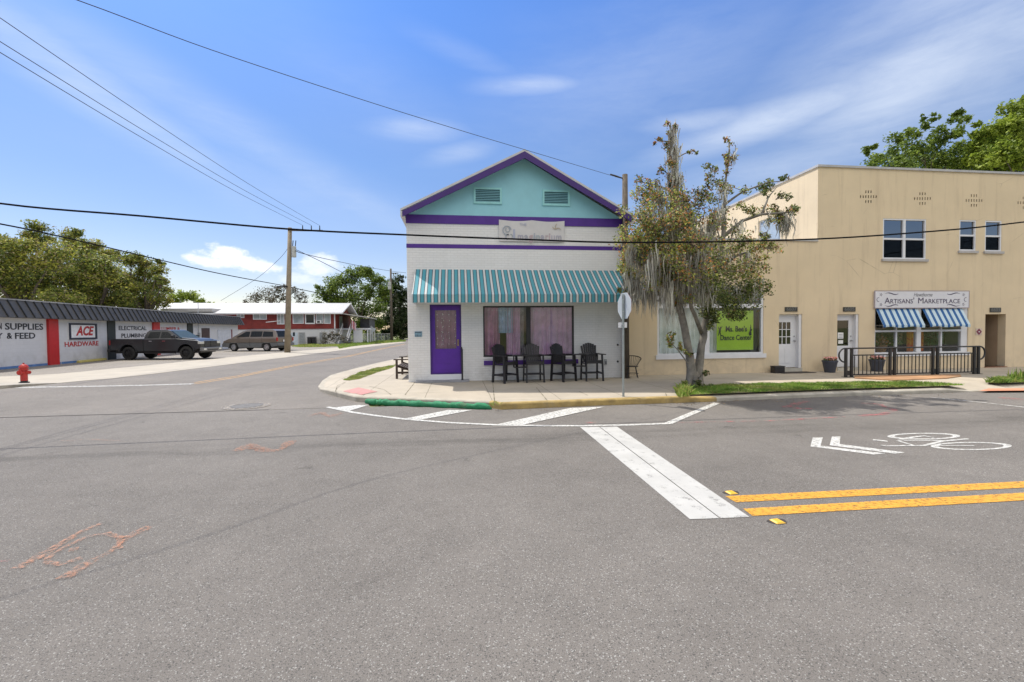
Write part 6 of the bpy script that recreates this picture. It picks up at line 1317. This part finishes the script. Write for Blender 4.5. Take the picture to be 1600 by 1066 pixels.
LV = {'oak': [leafmat('oak_dark', (0.124, 0.167, 0.040)), leafmat('oak_mid', (0.230, 0.264, 0.053)), leafmat('oak_gold', (0.441, 0.429, 0.073)), leafmat('oak_brown', (0.287, 0.234, 0.109))],
      'bright': [leafmat('br_dark', (0.125, 0.180, 0.023)), leafmat('br_mid', (0.233, 0.308, 0.040)), leafmat('br_lite', (0.358, 0.425, 0.063)), leafmat('br_lite2', (0.304, 0.373, 0.047))],
      'green': [leafmat('gr_dark', (0.080, 0.129, 0.025)), leafmat('gr_mid', (0.153, 0.218, 0.040)), leafmat('gr_lite', (0.251, 0.322, 0.056)), leafmat('gr_mid2', (0.180, 0.244, 0.047))],
      'dark': [leafmat('dk_dark', (0.029, 0.053, 0.015)), leafmat('dk_mid', (0.053, 0.086, 0.026)), leafmat('dk_grey', (0.132, 0.139, 0.092)), leafmat('dk_mid2', (0.066, 0.112, 0.033))],
      'grey': [leafmat('gy_a', (0.158, 0.132, 0.099)), leafmat('gy_b', (0.106, 0.099, 0.066)), leafmat('gy_c', (0.211, 0.185, 0.145)), leafmat('gy_d', (0.119, 0.132, 0.066))]}
def crown_tree(name, lab, base, clumps, kind, leaf, per, trunk_r, nlimb=9, cat='tree', grp=None, spread=.5, seed=0, limbcol=None):
    """clumps: list of (centre Vector, radius); a ragged cloud of leaf sprays round each"""
    rs = np.random.default_rng(seed); t = thing(name, lab, cat, tuple(base), 0, grp); b = MB(); ctr = sum((c for c, r in clumps), Vector())/len(clumps)
    fork = base.lerp(Vector((ctr.x, ctr.y, min(c.z for c, r in clumps))), .62) if nlimb else ctr
    b.tube([base-Vector((0, 0, .1)), base.lerp(fork, .5)+Vector((rs.normal()*.15, 0, 0)), fork], [trunk_r*.9, trunk_r*.65, trunk_r*.5], 10)
    for c, r in sorted(clumps, key=lambda q: -q[1])[:nlimb]:
        mid = fork.lerp(c, .5)+Vector((rs.normal()*.5, rs.normal()*.5, .3)); b.tube([fork, mid, c], [trunk_r*.3, trunk_r*.16, trunk_r*.05], 6)
        for k in range(3):
            e = c+Vector(rs.normal(size=3))*r*.6; b.tube([mid.lerp(c, .6), e], [trunk_r*.08, trunk_r*.03], 4)
    b.build('trunk', limbcol or M_bark, t, smooth=True, fix=False)
    C_, S_, I_ = [], [], []
    for c, r in clumps:
        ns = max(5, int(9*r)); sub = rs.normal(size=(ns, 3)); sub /= np.linalg.norm(sub, axis=1)[:, None]; sub *= (r*rs.uniform(.35, 1.05, (ns, 1))); sub[:, 2] *= .95
        for q in sub:
            n = int(per*1.9*(.4+rs.random())*min(1.25, max(.2, (r/.95)**1.2))); p = np.clip(rs.normal(size=(n, 3)), -1.7, 1.7)*r*spread*np.array([1, 1, .75])*(.45+.7*rs.random()); C_.append(p+q+np.array(c)); S_.append(leaf*1.05*rs.uniform(.5, 1.35, n)); tone = rs.random()
            I_.append(rs.choice(4, n, p=[.5, .3, .1, .1] if tone < .4 else ([.15, .45, .2, .2] if tone < .75 else [.05, .2, .5, .25])))
    C_, S_, I_ = np.concatenate(C_), np.concatenate(S_), np.concatenate(I_)
    ok = C_[:, 2] > .15; leafmesh('crown', C_[ok], S_[ok], LV[kind], I_[ok], t, .5, .3); return t
def pclumps(lst, D, dd=.0, seed=0, k=None):
    """(u,v,radius_px) measured against the photo, seated D metres deep with real spread in depth"""
    r = random.Random(seed); o = []
    for u, v, rp__ in lst:
        Y = D+r.uniform(-1, 1)*dd; p = F(u, v, Y); dist = (p-EYE).dot(fw); o.append((p, rp__*dist/FPX))
    return o
def gbase(u, D): p = F(u, 530, D); return Vector((p.x, p.y, 0))
# live oaks behind the hardware store
cl = [(20, 395, 22), (60, 372, 16), (45, 420, 26), (85, 405, 24), (10, 440, 26), (60, 450, 26), (105, 435, 24), (30, 470, 20), (95, 468, 22), (-20, 410, 30), (-40, 450, 34), (-10, 372, 14), (55, 355, 8), (35, 380, 12)]
crown_tree('live_oak', 'broad olive live oak with hanging moss, leftmost over the hardware store roof', gbase(40, 52), pclumps(cl, 52, 3.5, 1), 'oak', .125, 140, .75, 12, seed=1, grp='live oaks behind the hardware store')
cl = [(110, 375, 12), (125, 395, 20), (145, 410, 20), (165, 425, 20), (130, 430, 22), (150, 450, 22), (185, 440, 16), (120, 460, 20), (160, 472, 18), (140, 383, 10), (170, 400, 12), (115, 362, 7), (195, 462, 14)]
crown_tree('live_oak', 'golden green live oak in the middle of the row over the store roof', gbase(150, 56), pclumps(cl, 56, 3.5, 2), 'oak', .13, 140, .7, 12, seed=2, grp='live oaks behind the hardware store')
cl = [(205, 405, 12), (225, 412, 12), (245, 425, 11), (215, 432, 14), (240, 450, 14), (255, 440, 9), (205, 455, 15), (230, 470, 15), (195, 475, 13), (252, 468, 12), (215, 480, 12), (250, 410, 5), (262, 455, 6)]
crown_tree('live_oak', 'open crowned live oak with sky gaps at the right end of the row', gbase(228, 60), pclumps(cl, 60, 3, 3), 'oak', .13, 115, .6, 13, seed=3, grp='live oaks behind the hardware store')
cl = [(272, 470, 9), (287, 463, 9), (302, 465, 9), (315, 472, 8), (328, 478, 6), (280, 482, 8), (300, 482, 9), (338, 482, 4), (262, 482, 7)]
crown_tree('leafy_tree', 'low bright lime green tree beyond the flat roofed shed', gbase(298, 80), pclumps(cl, 80, 2, 4), 'bright', .2, 44, .35, 8, seed=4)
cl = [(398, 468, 10), (415, 460, 11), (432, 453, 9), (440, 466, 9), (460, 455, 7), (470, 465, 8), (385, 474, 6), (425, 472, 9), (355, 477, 4), (372, 478, 4), (478, 472, 5), (448, 446, 4)]
crown_tree('moss_hung_oak', 'grey thin crowned oak hung with moss behind the white roof', gbase(430, 88), pclumps(cl, 88, 3, 5), 'grey', .16, 26, .45, 12, seed=5)
cl = [(505, 462, 10), (520, 448, 12), (540, 438, 12), (558, 432, 12), (575, 428, 10), (590, 440, 11), (600, 455, 11), (575, 455, 14), (550, 460, 15), (525, 470, 13), (595, 478, 13), (565, 485, 15), (590, 505, 12), (580, 520, 10), (497, 476, 7), (500, 450, 5), (566, 420, 6), (545, 424, 5), (604, 470, 7), (560, 510, 12)]
crown_tree('leafy_tree', 'big mid green leafy tree rising behind the right gable of the red house', gbase(560, 92), pclumps(cl, 92, 4, 6), 'green', .21, 52, .6, 14, seed=6)
cl = [(618, 445, 9), (608, 460, 9), (625, 462, 11), (612, 480, 11), (630, 485, 12), (605, 500, 10), (622, 505, 13), (610, 520, 9), (632, 520, 12), (640, 460, 12), (645, 500, 16), (600, 520, 7), (625, 436, 6), (660, 480, 16)]
crown_tree('dark_tree', 'dark grey green moss draped tree filling the end of the side street', gbase(628, 98), pclumps(cl, 98, 3, 7), 'dark', .21, 62, .6, 12, seed=7)
cl = [(540, 522, 5), (555, 528, 4), (575, 530, 4), (592, 529, 4), (565, 520, 5), (605, 528, 4), (620, 531, 3), (584, 524, 4)]
o = crown_tree('hedge', 'low green hedge behind the chain link fence at the end of the street', gbase(575, 84), pclumps(cl, 84, 1, 8), 'green', .16, 40, .1, 0, cat='hedge', seed=8)
# trees over the tan roof
def RT(lab, lst, D, seed, per=90, leaf=.12, nm='leafy_tree'):
    return crown_tree(nm, lab, gbase(lst[0][0], D), pclumps(lst, D, 1.6, seed), 'green' if seed != 12 else 'bright', leaf, per, .32, 9, seed=seed, spread=.42)
RT('open topped bright green tree left of the pair behind the tan parapet', [(1440, 235, 20), (1385, 238, 13), (1405, 222, 14), (1425, 210, 10), (1410, 245, 16), (1448, 195, 8), (1468, 205, 10), (1460, 225, 16), (1480, 245, 18), (1500, 188, 11), (1490, 215, 14), (1370, 250, 14), (1360, 235, 8), (1355, 240, 5), (1504, 230, 14), (1400, 262, 20), (1450, 262, 22), (1500, 262, 22), (1440, 185, 5), (1460, 182, 6), (1498, 178, 6)], 30, 11, 85, .12)
RT('dense bright green tree at the right edge behind the tan parapet', [(1575, 225, 26), (1530, 215, 14), (1550, 235, 20), (1545, 205, 12), (1585, 195, 18), (1600, 175, 20), (1565, 205, 16), (1525, 245, 16), (1600, 225, 30), (1560, 258, 22), (1595, 262, 26), (1625, 165, 22), (1640, 200, 34), (1522, 196, 6), (1680, 230, 44), (1595, 162, 10), (1560, 230, 26), (1590, 215, 30), (1540, 250, 20), (1530, 228, 14)], 28, 12, 120, .12)
# shrub by the stairs of the red house
q = rp(rs(525, 535, 2.), 0, 2.5)
crown_tree('shrub', 'pale grey green shrub in front of the outside stairs of the red house', q, [(q+Vector((dx, dy, dz)), r) for dx, dy, dz, r in ((-1.1, 0, 1.2, .5), (-.6, .2, 1.5, .5), (-.2, 0, .9, .6), (.5, .2, .8, .5), (1.1, 0, .7, .5), (1.6, .1, .5, .4), (-1.3, 0, .5, .5), (.2, 0, 1.4, .4))], 'grey', .09, 46, .06, 6, cat='shrub', seed=21)
# ---- mossy street tree in front
TYb = G(1084, 604, KZ); TY = TYb.y
oak = thing('mossy_street_tree', 'ragged street tree with twin lichen grey trunks hung with spanish moss', 'tree', (TYb.x, TY, KZ-.02))
R_ = random.Random(3)
def tp_(u, v, dy=0): return F(u, v, TY+dy)
limbs = [  # (points (u,v,dy), radii)
    ([(1082, 606, 0), (1080, 575, 0), (1076, 548, -.02), (1070, 515, -.05), (1062, 480, -.1), (1058, 440, -.1), (1052, 390, -.1), (1050, 340, 0), (1052, 290, .1), (1050, 250, .1), (1046, 215, .1), (1048, 192, .1)], [.17, .12, .10, .095, .09, .085, .085, .07, .06, .045, .025, .012]),
    ([(1090, 606, .05), (1092, 575, .1), (1096, 540, .1), (1103, 500, .15), (1112, 460, .2), (1122, 420, .25), (1130, 370, .3), (1132, 320, .3), (1134, 280, .25), (1138, 245, .2), (1140, 222, .2)], [.16, .12, .10, .095, .085, .07, .065, .045, .03, .02, .012]),
    ([(1058, 440, -.1), (1030, 400, -.4), (1010, 360, -.7), (995, 330, -.9)], [.07, .05, .03, .012]), ([(1055, 410, -.1), (1020, 420, .3), (995, 430, .6), (980, 445, .7)], [.06, .04, .025, .01]),
    ([(1130, 370, .3), (1160, 345, .2), (1190, 335, 0), (1220, 333, -.1), (1248, 330, -.2)], [.055, .045, .035, .025, .01]), ([(1122, 420, .25), (1150, 400, .5), (1180, 390, .7), (1205, 388, .8)], [.06, .04, .03, .01]),
    ([(1052, 300, .1), (1025, 290, .2), (1005, 285, .3)], [.04, .025, .01]), ([(1050, 250, .1), (1070, 240, .2), (1085, 235, .2)], [.03, .015, .006]), ([(1046, 222, .1), (1032, 220, .1), (1022, 216, .1)], [.02, .012, .006]),
    ([(1112, 460, .2), (1140, 450, -.1), (1165, 455, -.4), (1185, 460, -.5)], [.06, .04, .025, .01]), ([(1190, 335, 0), (1200, 310, .1), (1215, 290, .1)], [.03, .02, .008]), ([(1132, 320, .3), (1160, 300, .3), (1200, 285, .3), (1225, 283, .3)], [.035, .025, .018, .008]),
    ([(1062, 480, -.1), (1040, 470, .4), (1015, 470, .8)], [.05, .035, .015]), ([(1080, 575, 0), (1060, 548, -.2), (1042, 530, -.3)], [.025, .012, .006]), ([(1096, 520, .1), (1080, 480, -.5), (1075, 440, -.9), (1080, 400, -1.2)], [.06, .05, .035, .02]),
    ([(1140, 245, .2), (1140, 232, .2), (1138, 218, .2)], [.015, .01, .006]), ([(1052, 340, 0), (1085, 320, -.4), (1100, 290, -.5)], [.04, .025, .01])]
tr_ = MB()
for pts, rr in limbs:
    P = [tp_(*q) for q in pts]; Q, RR = [], []
    for i in range(len(P)-1):
        for j in range(3): Q.append(P[i].lerp(P[i+1], j/3)+Vector((R_.gauss(0, .006), R_.gauss(0, .01), 0))*(1 if j else 0)); RR.append(rr[i]+(rr[i+1]-rr[i])*j/3)
    Q.append(P[-1]); RR.append(rr[-1]); Q[0] = P[0]
    tr_.tube(Q, RR, 8)
# root flare + knobs
for k in range(7): a = k*.9; tr_.tube([TYb+Vector((0, 0, .35)), TYb+Vector((.17*math.cos(a), .17*math.sin(a), .12)), TYb+Vector((.3*math.cos(a), .3*math.sin(a), -.05))], [.11, .07, .03], 6)
sprays = []   # (u, v, dy, radius_px, n, tone)
S_ = [(1047, 200, .1, 9, 40, 'b'), (1030, 218, .1, 6, 26, 'b'), (1052, 232, .1, 10, 60, 'b'), (1083, 235, .2, 6, 22, 'o'), (1048, 255, .1, 13, 80, 'b'), (1138, 222, .2, 8, 26, 'b'), (1140, 245, .2, 9, 40, 'o'), (1134, 262, .2, 10, 44, 'b'), (1112, 268, .1, 12, 60, 'o'),
      (1050, 285, .1, 18, 130, 'b'), (1015, 290, .2, 14, 90, 'b'), (1005, 315, .1, 18, 150, 'r'), (1035, 315, -.2, 24, 240, 'r'), (1070, 310, 0, 22, 170, 'b'), (1100, 300, -.3, 20, 150, 'o'), (1128, 300, .2, 16, 100, 'o'), (1160, 298, .3, 14, 80, 'o'), (1200, 287, .3, 14, 90, 'g'), (1222, 283, .3, 10, 50, 'g'),
      (1245, 330, -.2, 12, 80, 'o'), (1222, 335, -.1, 14, 100, 'o'), (1198, 330, 0, 15, 100, 'o'), (1212, 312, .1, 12, 60, 'g'), (1170, 335, .2, 14, 80, 'o'), (1000, 345, -.7, 22, 230, 'r'), (1030, 350, -.5, 26, 320, 'r'), (1060, 350, -.3, 28, 300, 'r'), (1095, 345, -.3, 26, 230, 'r'), (1130, 340, .2, 20, 130, 'o'),
      (992, 380, -.4, 22, 260, 'l'), (985, 405, .2, 18, 220, 'l'), (1015, 385, -.6, 26, 330, 'r'), (1045, 390, -.6, 26, 300, 'l'), (1080, 385, -.9, 28, 300, 'r'), (1115, 385, -.2, 26, 230, 'o'), (1150, 390, .4, 20, 170, 'o'), (1180, 388, .6, 18, 170, 'r'), (1200, 392, .8, 12, 90, 'r'), (1190, 372, .6, 10, 60, 'o'),
      (985, 430, .5, 16, 170, 'l'), (1010, 425, .2, 22, 220, 'l'), (1040, 425, -.4, 20, 180, 'o'), (1085, 420, -1., 26, 300, 'r'), (1120, 425, -.5, 26, 280, 'g'), (1150, 425, -.2, 24, 250, 'r'), (1178, 425, .3, 18, 170, 'r'), (1185, 450, -.4, 16, 150, 'g'), (1160, 455, -.3, 22, 250, 'g'), (1130, 455, -.3, 24, 280, 'g'), (1100, 460, -.6, 22, 240, 'g'),
      (1110, 485, -.2, 18, 200, 'g'), (1135, 480, -.3, 20, 220, 'g'), (1150, 495, -.3, 14, 120, 'g'), (1115, 505, 0, 12, 90, 'g'), (1060, 455, -.3, 16, 90, 'l'), (1035, 455, .4, 16, 100, 'l'), (978, 455, .6, 10, 60, 'l'), (1005, 455, .5, 14, 80, 'l'), (1045, 533, -.3, 8, 34, 'l'), (1058, 545, -.2, 8, 34, 'l'), (1075, 552, -.15, 7, 20, 'l'), (1052, 520, -.2, 6, 14, 'l'),
      (1078, 600, -.1, 10, 70, 'd'), (1090, 592, -.15, 9, 60, 'd'), (1070, 606, -.2, 9, 70, 'w'), (1100, 603, -.1, 8, 50, 'd')]
tw = {'g': [.35, .35, .05, .05, .2, 0], 'l': [.05, .35, .4, .08, .02, .1], 'o': [.2, .3, .15, .2, .1, .05], 'r': [.14, .27, .2, .22, .06, .11], 'b': [.12, .15, .08, .4, .15, .1], 'd': [.4, .3, 0, .1, .2, 0], 'w': [.1, .4, .4, .1, 0, 0]}
LM = [leafmat('st_dark', (0.095, 0.131, 0.035)), leafmat('st_mid', (0.219, 0.260, 0.070)), leafmat('st_lime', (0.476, 0.504, 0.123)), leafmat('st_brown', (0.322, 0.209, 0.131)), leafmat('st_deep', (0.054, 0.073, 0.024)), leafmat('st_rust', (0.630, 0.278, 0.087))]
C_, Z_, I_ = [], [], []
for u, v, dy, rp__, n, tone in S_:
    c = tp_(u, v, dy); dist = (c-EYE).dot(fw); r = rp__*dist/FPX; ns = max(3, n//22)
    for k in range(ns):
        q = np.array(c)+rng.normal(size=3)*r*np.array([.62, .8, .5]); m_ = int(n/ns*3.6)
        C_.append(q+np.clip(rng.normal(size=(m_, 3)), -1.8, 1.8)*r*.27); Z_.append(rng.uniform(.02, .052, m_)); I_.append(rng.choice(6, m_, p=tw[tone]))
        if k % 2 == 0: tr_.tube([c, c.lerp(Vector(q), .5)+Vector((0, 0, .03)), Vector(q)], [.012, .008, .004], 4)
tr_.build('trunk', M_barkl, oak, smooth=True, fix=False)
C_, Z_, I_ = np.concatenate(C_), np.concatenate(Z_), np.concatenate(I_); leafmesh('crown', C_, Z_, LM, I_, oak, .5, .2)
# spanish moss: curtains of fine hanging threads
M_moss = [leafmat('moss_a', (0.452, 0.426, 0.365), .3), leafmat('moss_b', (0.600, 0.592, 0.504), .3), leafmat('moss_c', (0.260, 0.235, 0.192), .3)]
ms = MB(); 
MS = [(980, 430, .5, 8, 52, 10), (992, 440, .4, 9, 60, 12), (1006, 440, .3, 9, 62, 12), (1020, 435, .2, 10, 70, 14), (1034, 430, 0, 10, 60, 14), (1048, 425, -.3, 10, 66, 14), (1060, 430, -.2, 10, 72, 12), (1072, 430, -.4, 10, 66, 12), (1085, 430, -.6, 10, 60, 12), (1098, 440, -.6, 9, 52, 10), (1112, 445, -.4, 8, 40, 8),
      (1130, 450, -.3, 8, 36, 6), (1150, 450, -.3, 8, 36, 7), (1172, 448, -.3, 8, 34, 7), (1185, 440, 0, 7, 30, 6), (1225, 345, -.1, 5, 34, 12), (1228, 345, -.1, 4, 30, 8), (1198, 345, 0, 5, 18, 4), (1050, 205, .1, 4, 60, 10), (1052, 240, .1, 6, 60, 12), (1055, 280, .1, 9, 60, 14), (1062, 320, 0, 10, 66, 14), (1075, 335, -.2, 10, 60, 12),
      (1040, 330, -.2, 10, 54, 12), (1022, 350, -.4, 10, 50, 10), (1000, 390, -.3, 10, 56, 12), (988, 385, -.3, 8, 50, 10), (1085, 360, -.5, 12, 80, 16), (1070, 380, -.4, 12, 70, 16), (1100, 370, -.5, 10, 60, 12), (1120, 330, .1, 8, 40, 8), (1030, 395, -.3, 10, 60, 12), (1130, 400, -.1, 8, 40, 7), (1165, 405, .3, 8, 34, 6), (1046, 460, 0, 8, 50, 8), (1060, 470, 0, 6, 40, 6), (985, 460, .5, 6, 26, 6)]
MS += [(1010, 330, -.2, 10, 50, 10), (1030, 300, .1, 8, 50, 8), (1050, 360, -.1, 12, 70, 14), (1090, 400, -.9, 12, 70, 12), (1110, 350, -.1, 10, 60, 10), (1060, 400, -.7, 12, 80, 14), (1020, 400, -.7, 12, 70, 12), (1040, 440, -.5, 10, 70, 10), (1150, 350, .2, 8, 34, 7), (1130, 290, .2, 6, 40, 6), (1140, 240, .2, 4, 24, 5)]
for u, v, dy, w, L_, cnt in MS:
    c0 = tp_(u, v, dy); px = (c0-EYE).dot(fw)/FPX
    for k in range(cnt*8):
        x0 = c0+Vector((R_.gauss(0, w*.55)*px, R_.gauss(0, .14), R_.gauss(0, 6)*px)); ln = L_*px*R_.uniform(.35, 1.)*.85; wd = R_.uniform(.006, .02); n_ = 5; ph = R_.uniform(0, 6); a = R_.uniform(0, math.pi); ax = Vector((math.cos(a), math.sin(a), 0)); pv = None; mi = R_.choice((0, 0, 1, 1, 2))
        for j in range(n_+1):
            q = x0+Vector((.022*math.sin(ph+j*1.3), .02*math.cos(ph*2+j), -ln*j/n_)); ww = wd*(1.1-j/n_)+.0012; cur = (q-ax*ww, q+ax*ww)
            if pv: ms.face([pv[0], pv[1], cur[1], cur[0]], mi)
            pv = cur
ms.build('spanish_moss', M_moss, oak, fix=False)
# ---- grass strips (uncountable blades)
GR = [leafmat('grass_a', (0.132, 0.251, 0.040), .3), leafmat('grass_b', (0.224, 0.356, 0.059), .3), leafmat('grass_c', (0.356, 0.383, 0.106), .3)]
def inpoly(x, y, P):
    c = np.zeros(len(x), bool); n = len(P); j = n-1
    for i in range(n):
        xi, yi, xj, yj = P[i].x, P[i].y, P[j].x, P[j].y
        cnd = ((yi > y) != (yj > y)) & (x < (xj-xi)*(y-yi)/(yj-yi+1e-12)+xi); c ^= cnd; j = i
    return c
def grass(nm, poly, n, h, z=KZ, pr=(.4, .45, .15), bed=True, lean=.5, soil=True):
    xs = [p.x for p in poly]; ys = [p.y for p in poly]; x = rng.uniform(min(xs), max(xs), n*3); y = rng.uniform(min(ys), max(ys), n*3); ok = inpoly(x, y, poly)
    x, y = x[ok], y[ok]; dn = .5+.35*np.sin(x*2.3+np.cos(y*3.7)*1.5)+.3*np.sin(x*7.1+y*9.3); kp = rng.random(len(x)) < np.clip(dn+.25, .12, 1); x, y = x[kp][:n], y[kp][:n]; k = len(x); edge = np.ones(k)
    hh = h*rng.uniform(.4, 1.2, k)*(.7+.5*np.sin(x*3.1+np.cos(y*5))**2); a = rng.uniform(0, 2*np.pi, k); w = h*.07+.002; dx, dy = np.cos(a)*w, np.sin(a)*w; lx, ly = rng.normal(0, lean, k)*hh, rng.normal(0, lean, k)*hh
    P = np.stack([np.stack([x-dx, y-dy, np.full(k, z)], 1), np.stack([x+dx, y+dy, np.full(k, z)], 1), np.stack([x+lx*.4+dx*.6, y+ly*.4+dy*.6, z+hh*.6], 1), np.stack([x+lx, y+ly, z+hh], 1)], 1).reshape(-1, 3)
    me = bpy.data.meshes.new(nm); me.vertices.add(4*k); me.vertices.foreach_set('co', P.astype(np.float32).ravel()); me.loops.add(4*k); me.loops.foreach_set('vertex_index', np.arange(4*k, dtype=np.int32)); me.polygons.add(k); me.polygons.foreach_set('loop_start', np.arange(0, 4*k, 4, dtype=np.int32))
    patch = (np.sin(x*1.7+1)+np.sin(x*4.1+y*3)) > .9; mi = rng.choice(3, k, p=pr); mi[patch & (rng.random(k) < .6)] = 2; me.polygons.foreach_set('material_index', mi.astype(np.int32))
    for m_ in GR: me.materials.append(m_)
    me.update(calc_edges=True); o = link_mesh(nm, me); tag(o, kind='stuff')
    if soil: sheet(nm.replace('grass', 'soil')+'_bed', [poly], mat('bed_soil', (.22, .19, .10), .95, .45, 5), z+.004)
    return o
def zz(pts, z=KZ): return [V2(G(u, v, z)) for u, v in pts]
grass('verge_grass', zz([(1056, 616), (1062, 607), (1080, 602.5), (1120, 602), (1170, 600.5), (1300, 598), (1420, 597), (1500, 601)]) + [E_[i]+Nn[i]*.19 for i in range(len(E_)-4, 0, -1) if 6.0 < E_[i].x < 14.2 and E_[i].y < 11] + zz([(1058, 618)]), 30000, .055)
grass('corner_grass', zz([(536, 594), (560, 583), (585, 576), (612, 571.5), (619, 570.5), (612, 575.5), (590, 582), (562, 592.5), (545, 595)]), 9000, .045, pr=(.2, .3, .5))
grass('tall_verge_grass', zz([(1540, 598), (1555, 594), (1580, 590.5), (1700, 586), (1700, 595), (1600, 597.5), (1560, 599)]), 9000, .11)
wp = zz([(1572, 596), (1590, 590), (1640, 589), (1640, 598)]); grass('tall_weeds', wp, 260, .30, pr=(.1, .3, .6), lean=.22, soil=False)
grass('trunk_weeds', zz([(1056, 612), (1068, 605), (1075, 612), (1078, 620), (1060, 621)]), 900, .17, pr=(.1, .3, .6), lean=.4, soil=False)
grass('gutter_weeds', zz([(764, 632), (775, 628), (782, 633), (770, 636)]), 60, .05, pr=(.1, .3, .6), lean=.5, soil=False)
grass('far_verge_grass', zz([(530, 545.5), (552, 541.5), (590, 537.5), (634, 533.8), (634, 532.6), (600, 533.5), (545, 537), (528, 541)], 0), 16000, .22, z=.0, pr=(.3, .4, .3), soil=False)
grass('house_front_grass', zz([(455, 541.8), (470, 539.5), (510, 539), (545, 539), (540, 541.5), (500, 542.8), (470, 543)], 0), 6000, .18, z=.013, pr=(.05, .25, .7), soil=False)
# fallen leaves and grit in the gutter
pts = []
for a in range(420):
    u = R_.uniform(770, 1500) if a % 3 else R_.uniform(1060, 1240); t_ = (u-768)/(1518-768); v = 641-28.5*t_+R_.uniform(-.5, 4.5); p = G(u, v); pts.append((p.x, p.y, R_.uniform(.006, .02)))
leafmesh('gutter_litter', np.array(pts), rng.uniform(.008, .022, len(pts)), [leafmat('litter_brown', (0.264, 0.172, 0.079), .1), leafmat('litter_dark', (0.119, 0.079, 0.046), .1)], rng.integers(0, 2, len(pts)), None, .5, 1.5, origin=(0, 0, 0))
tag(bpy.data.objects['gutter_litter'], kind='stuff')
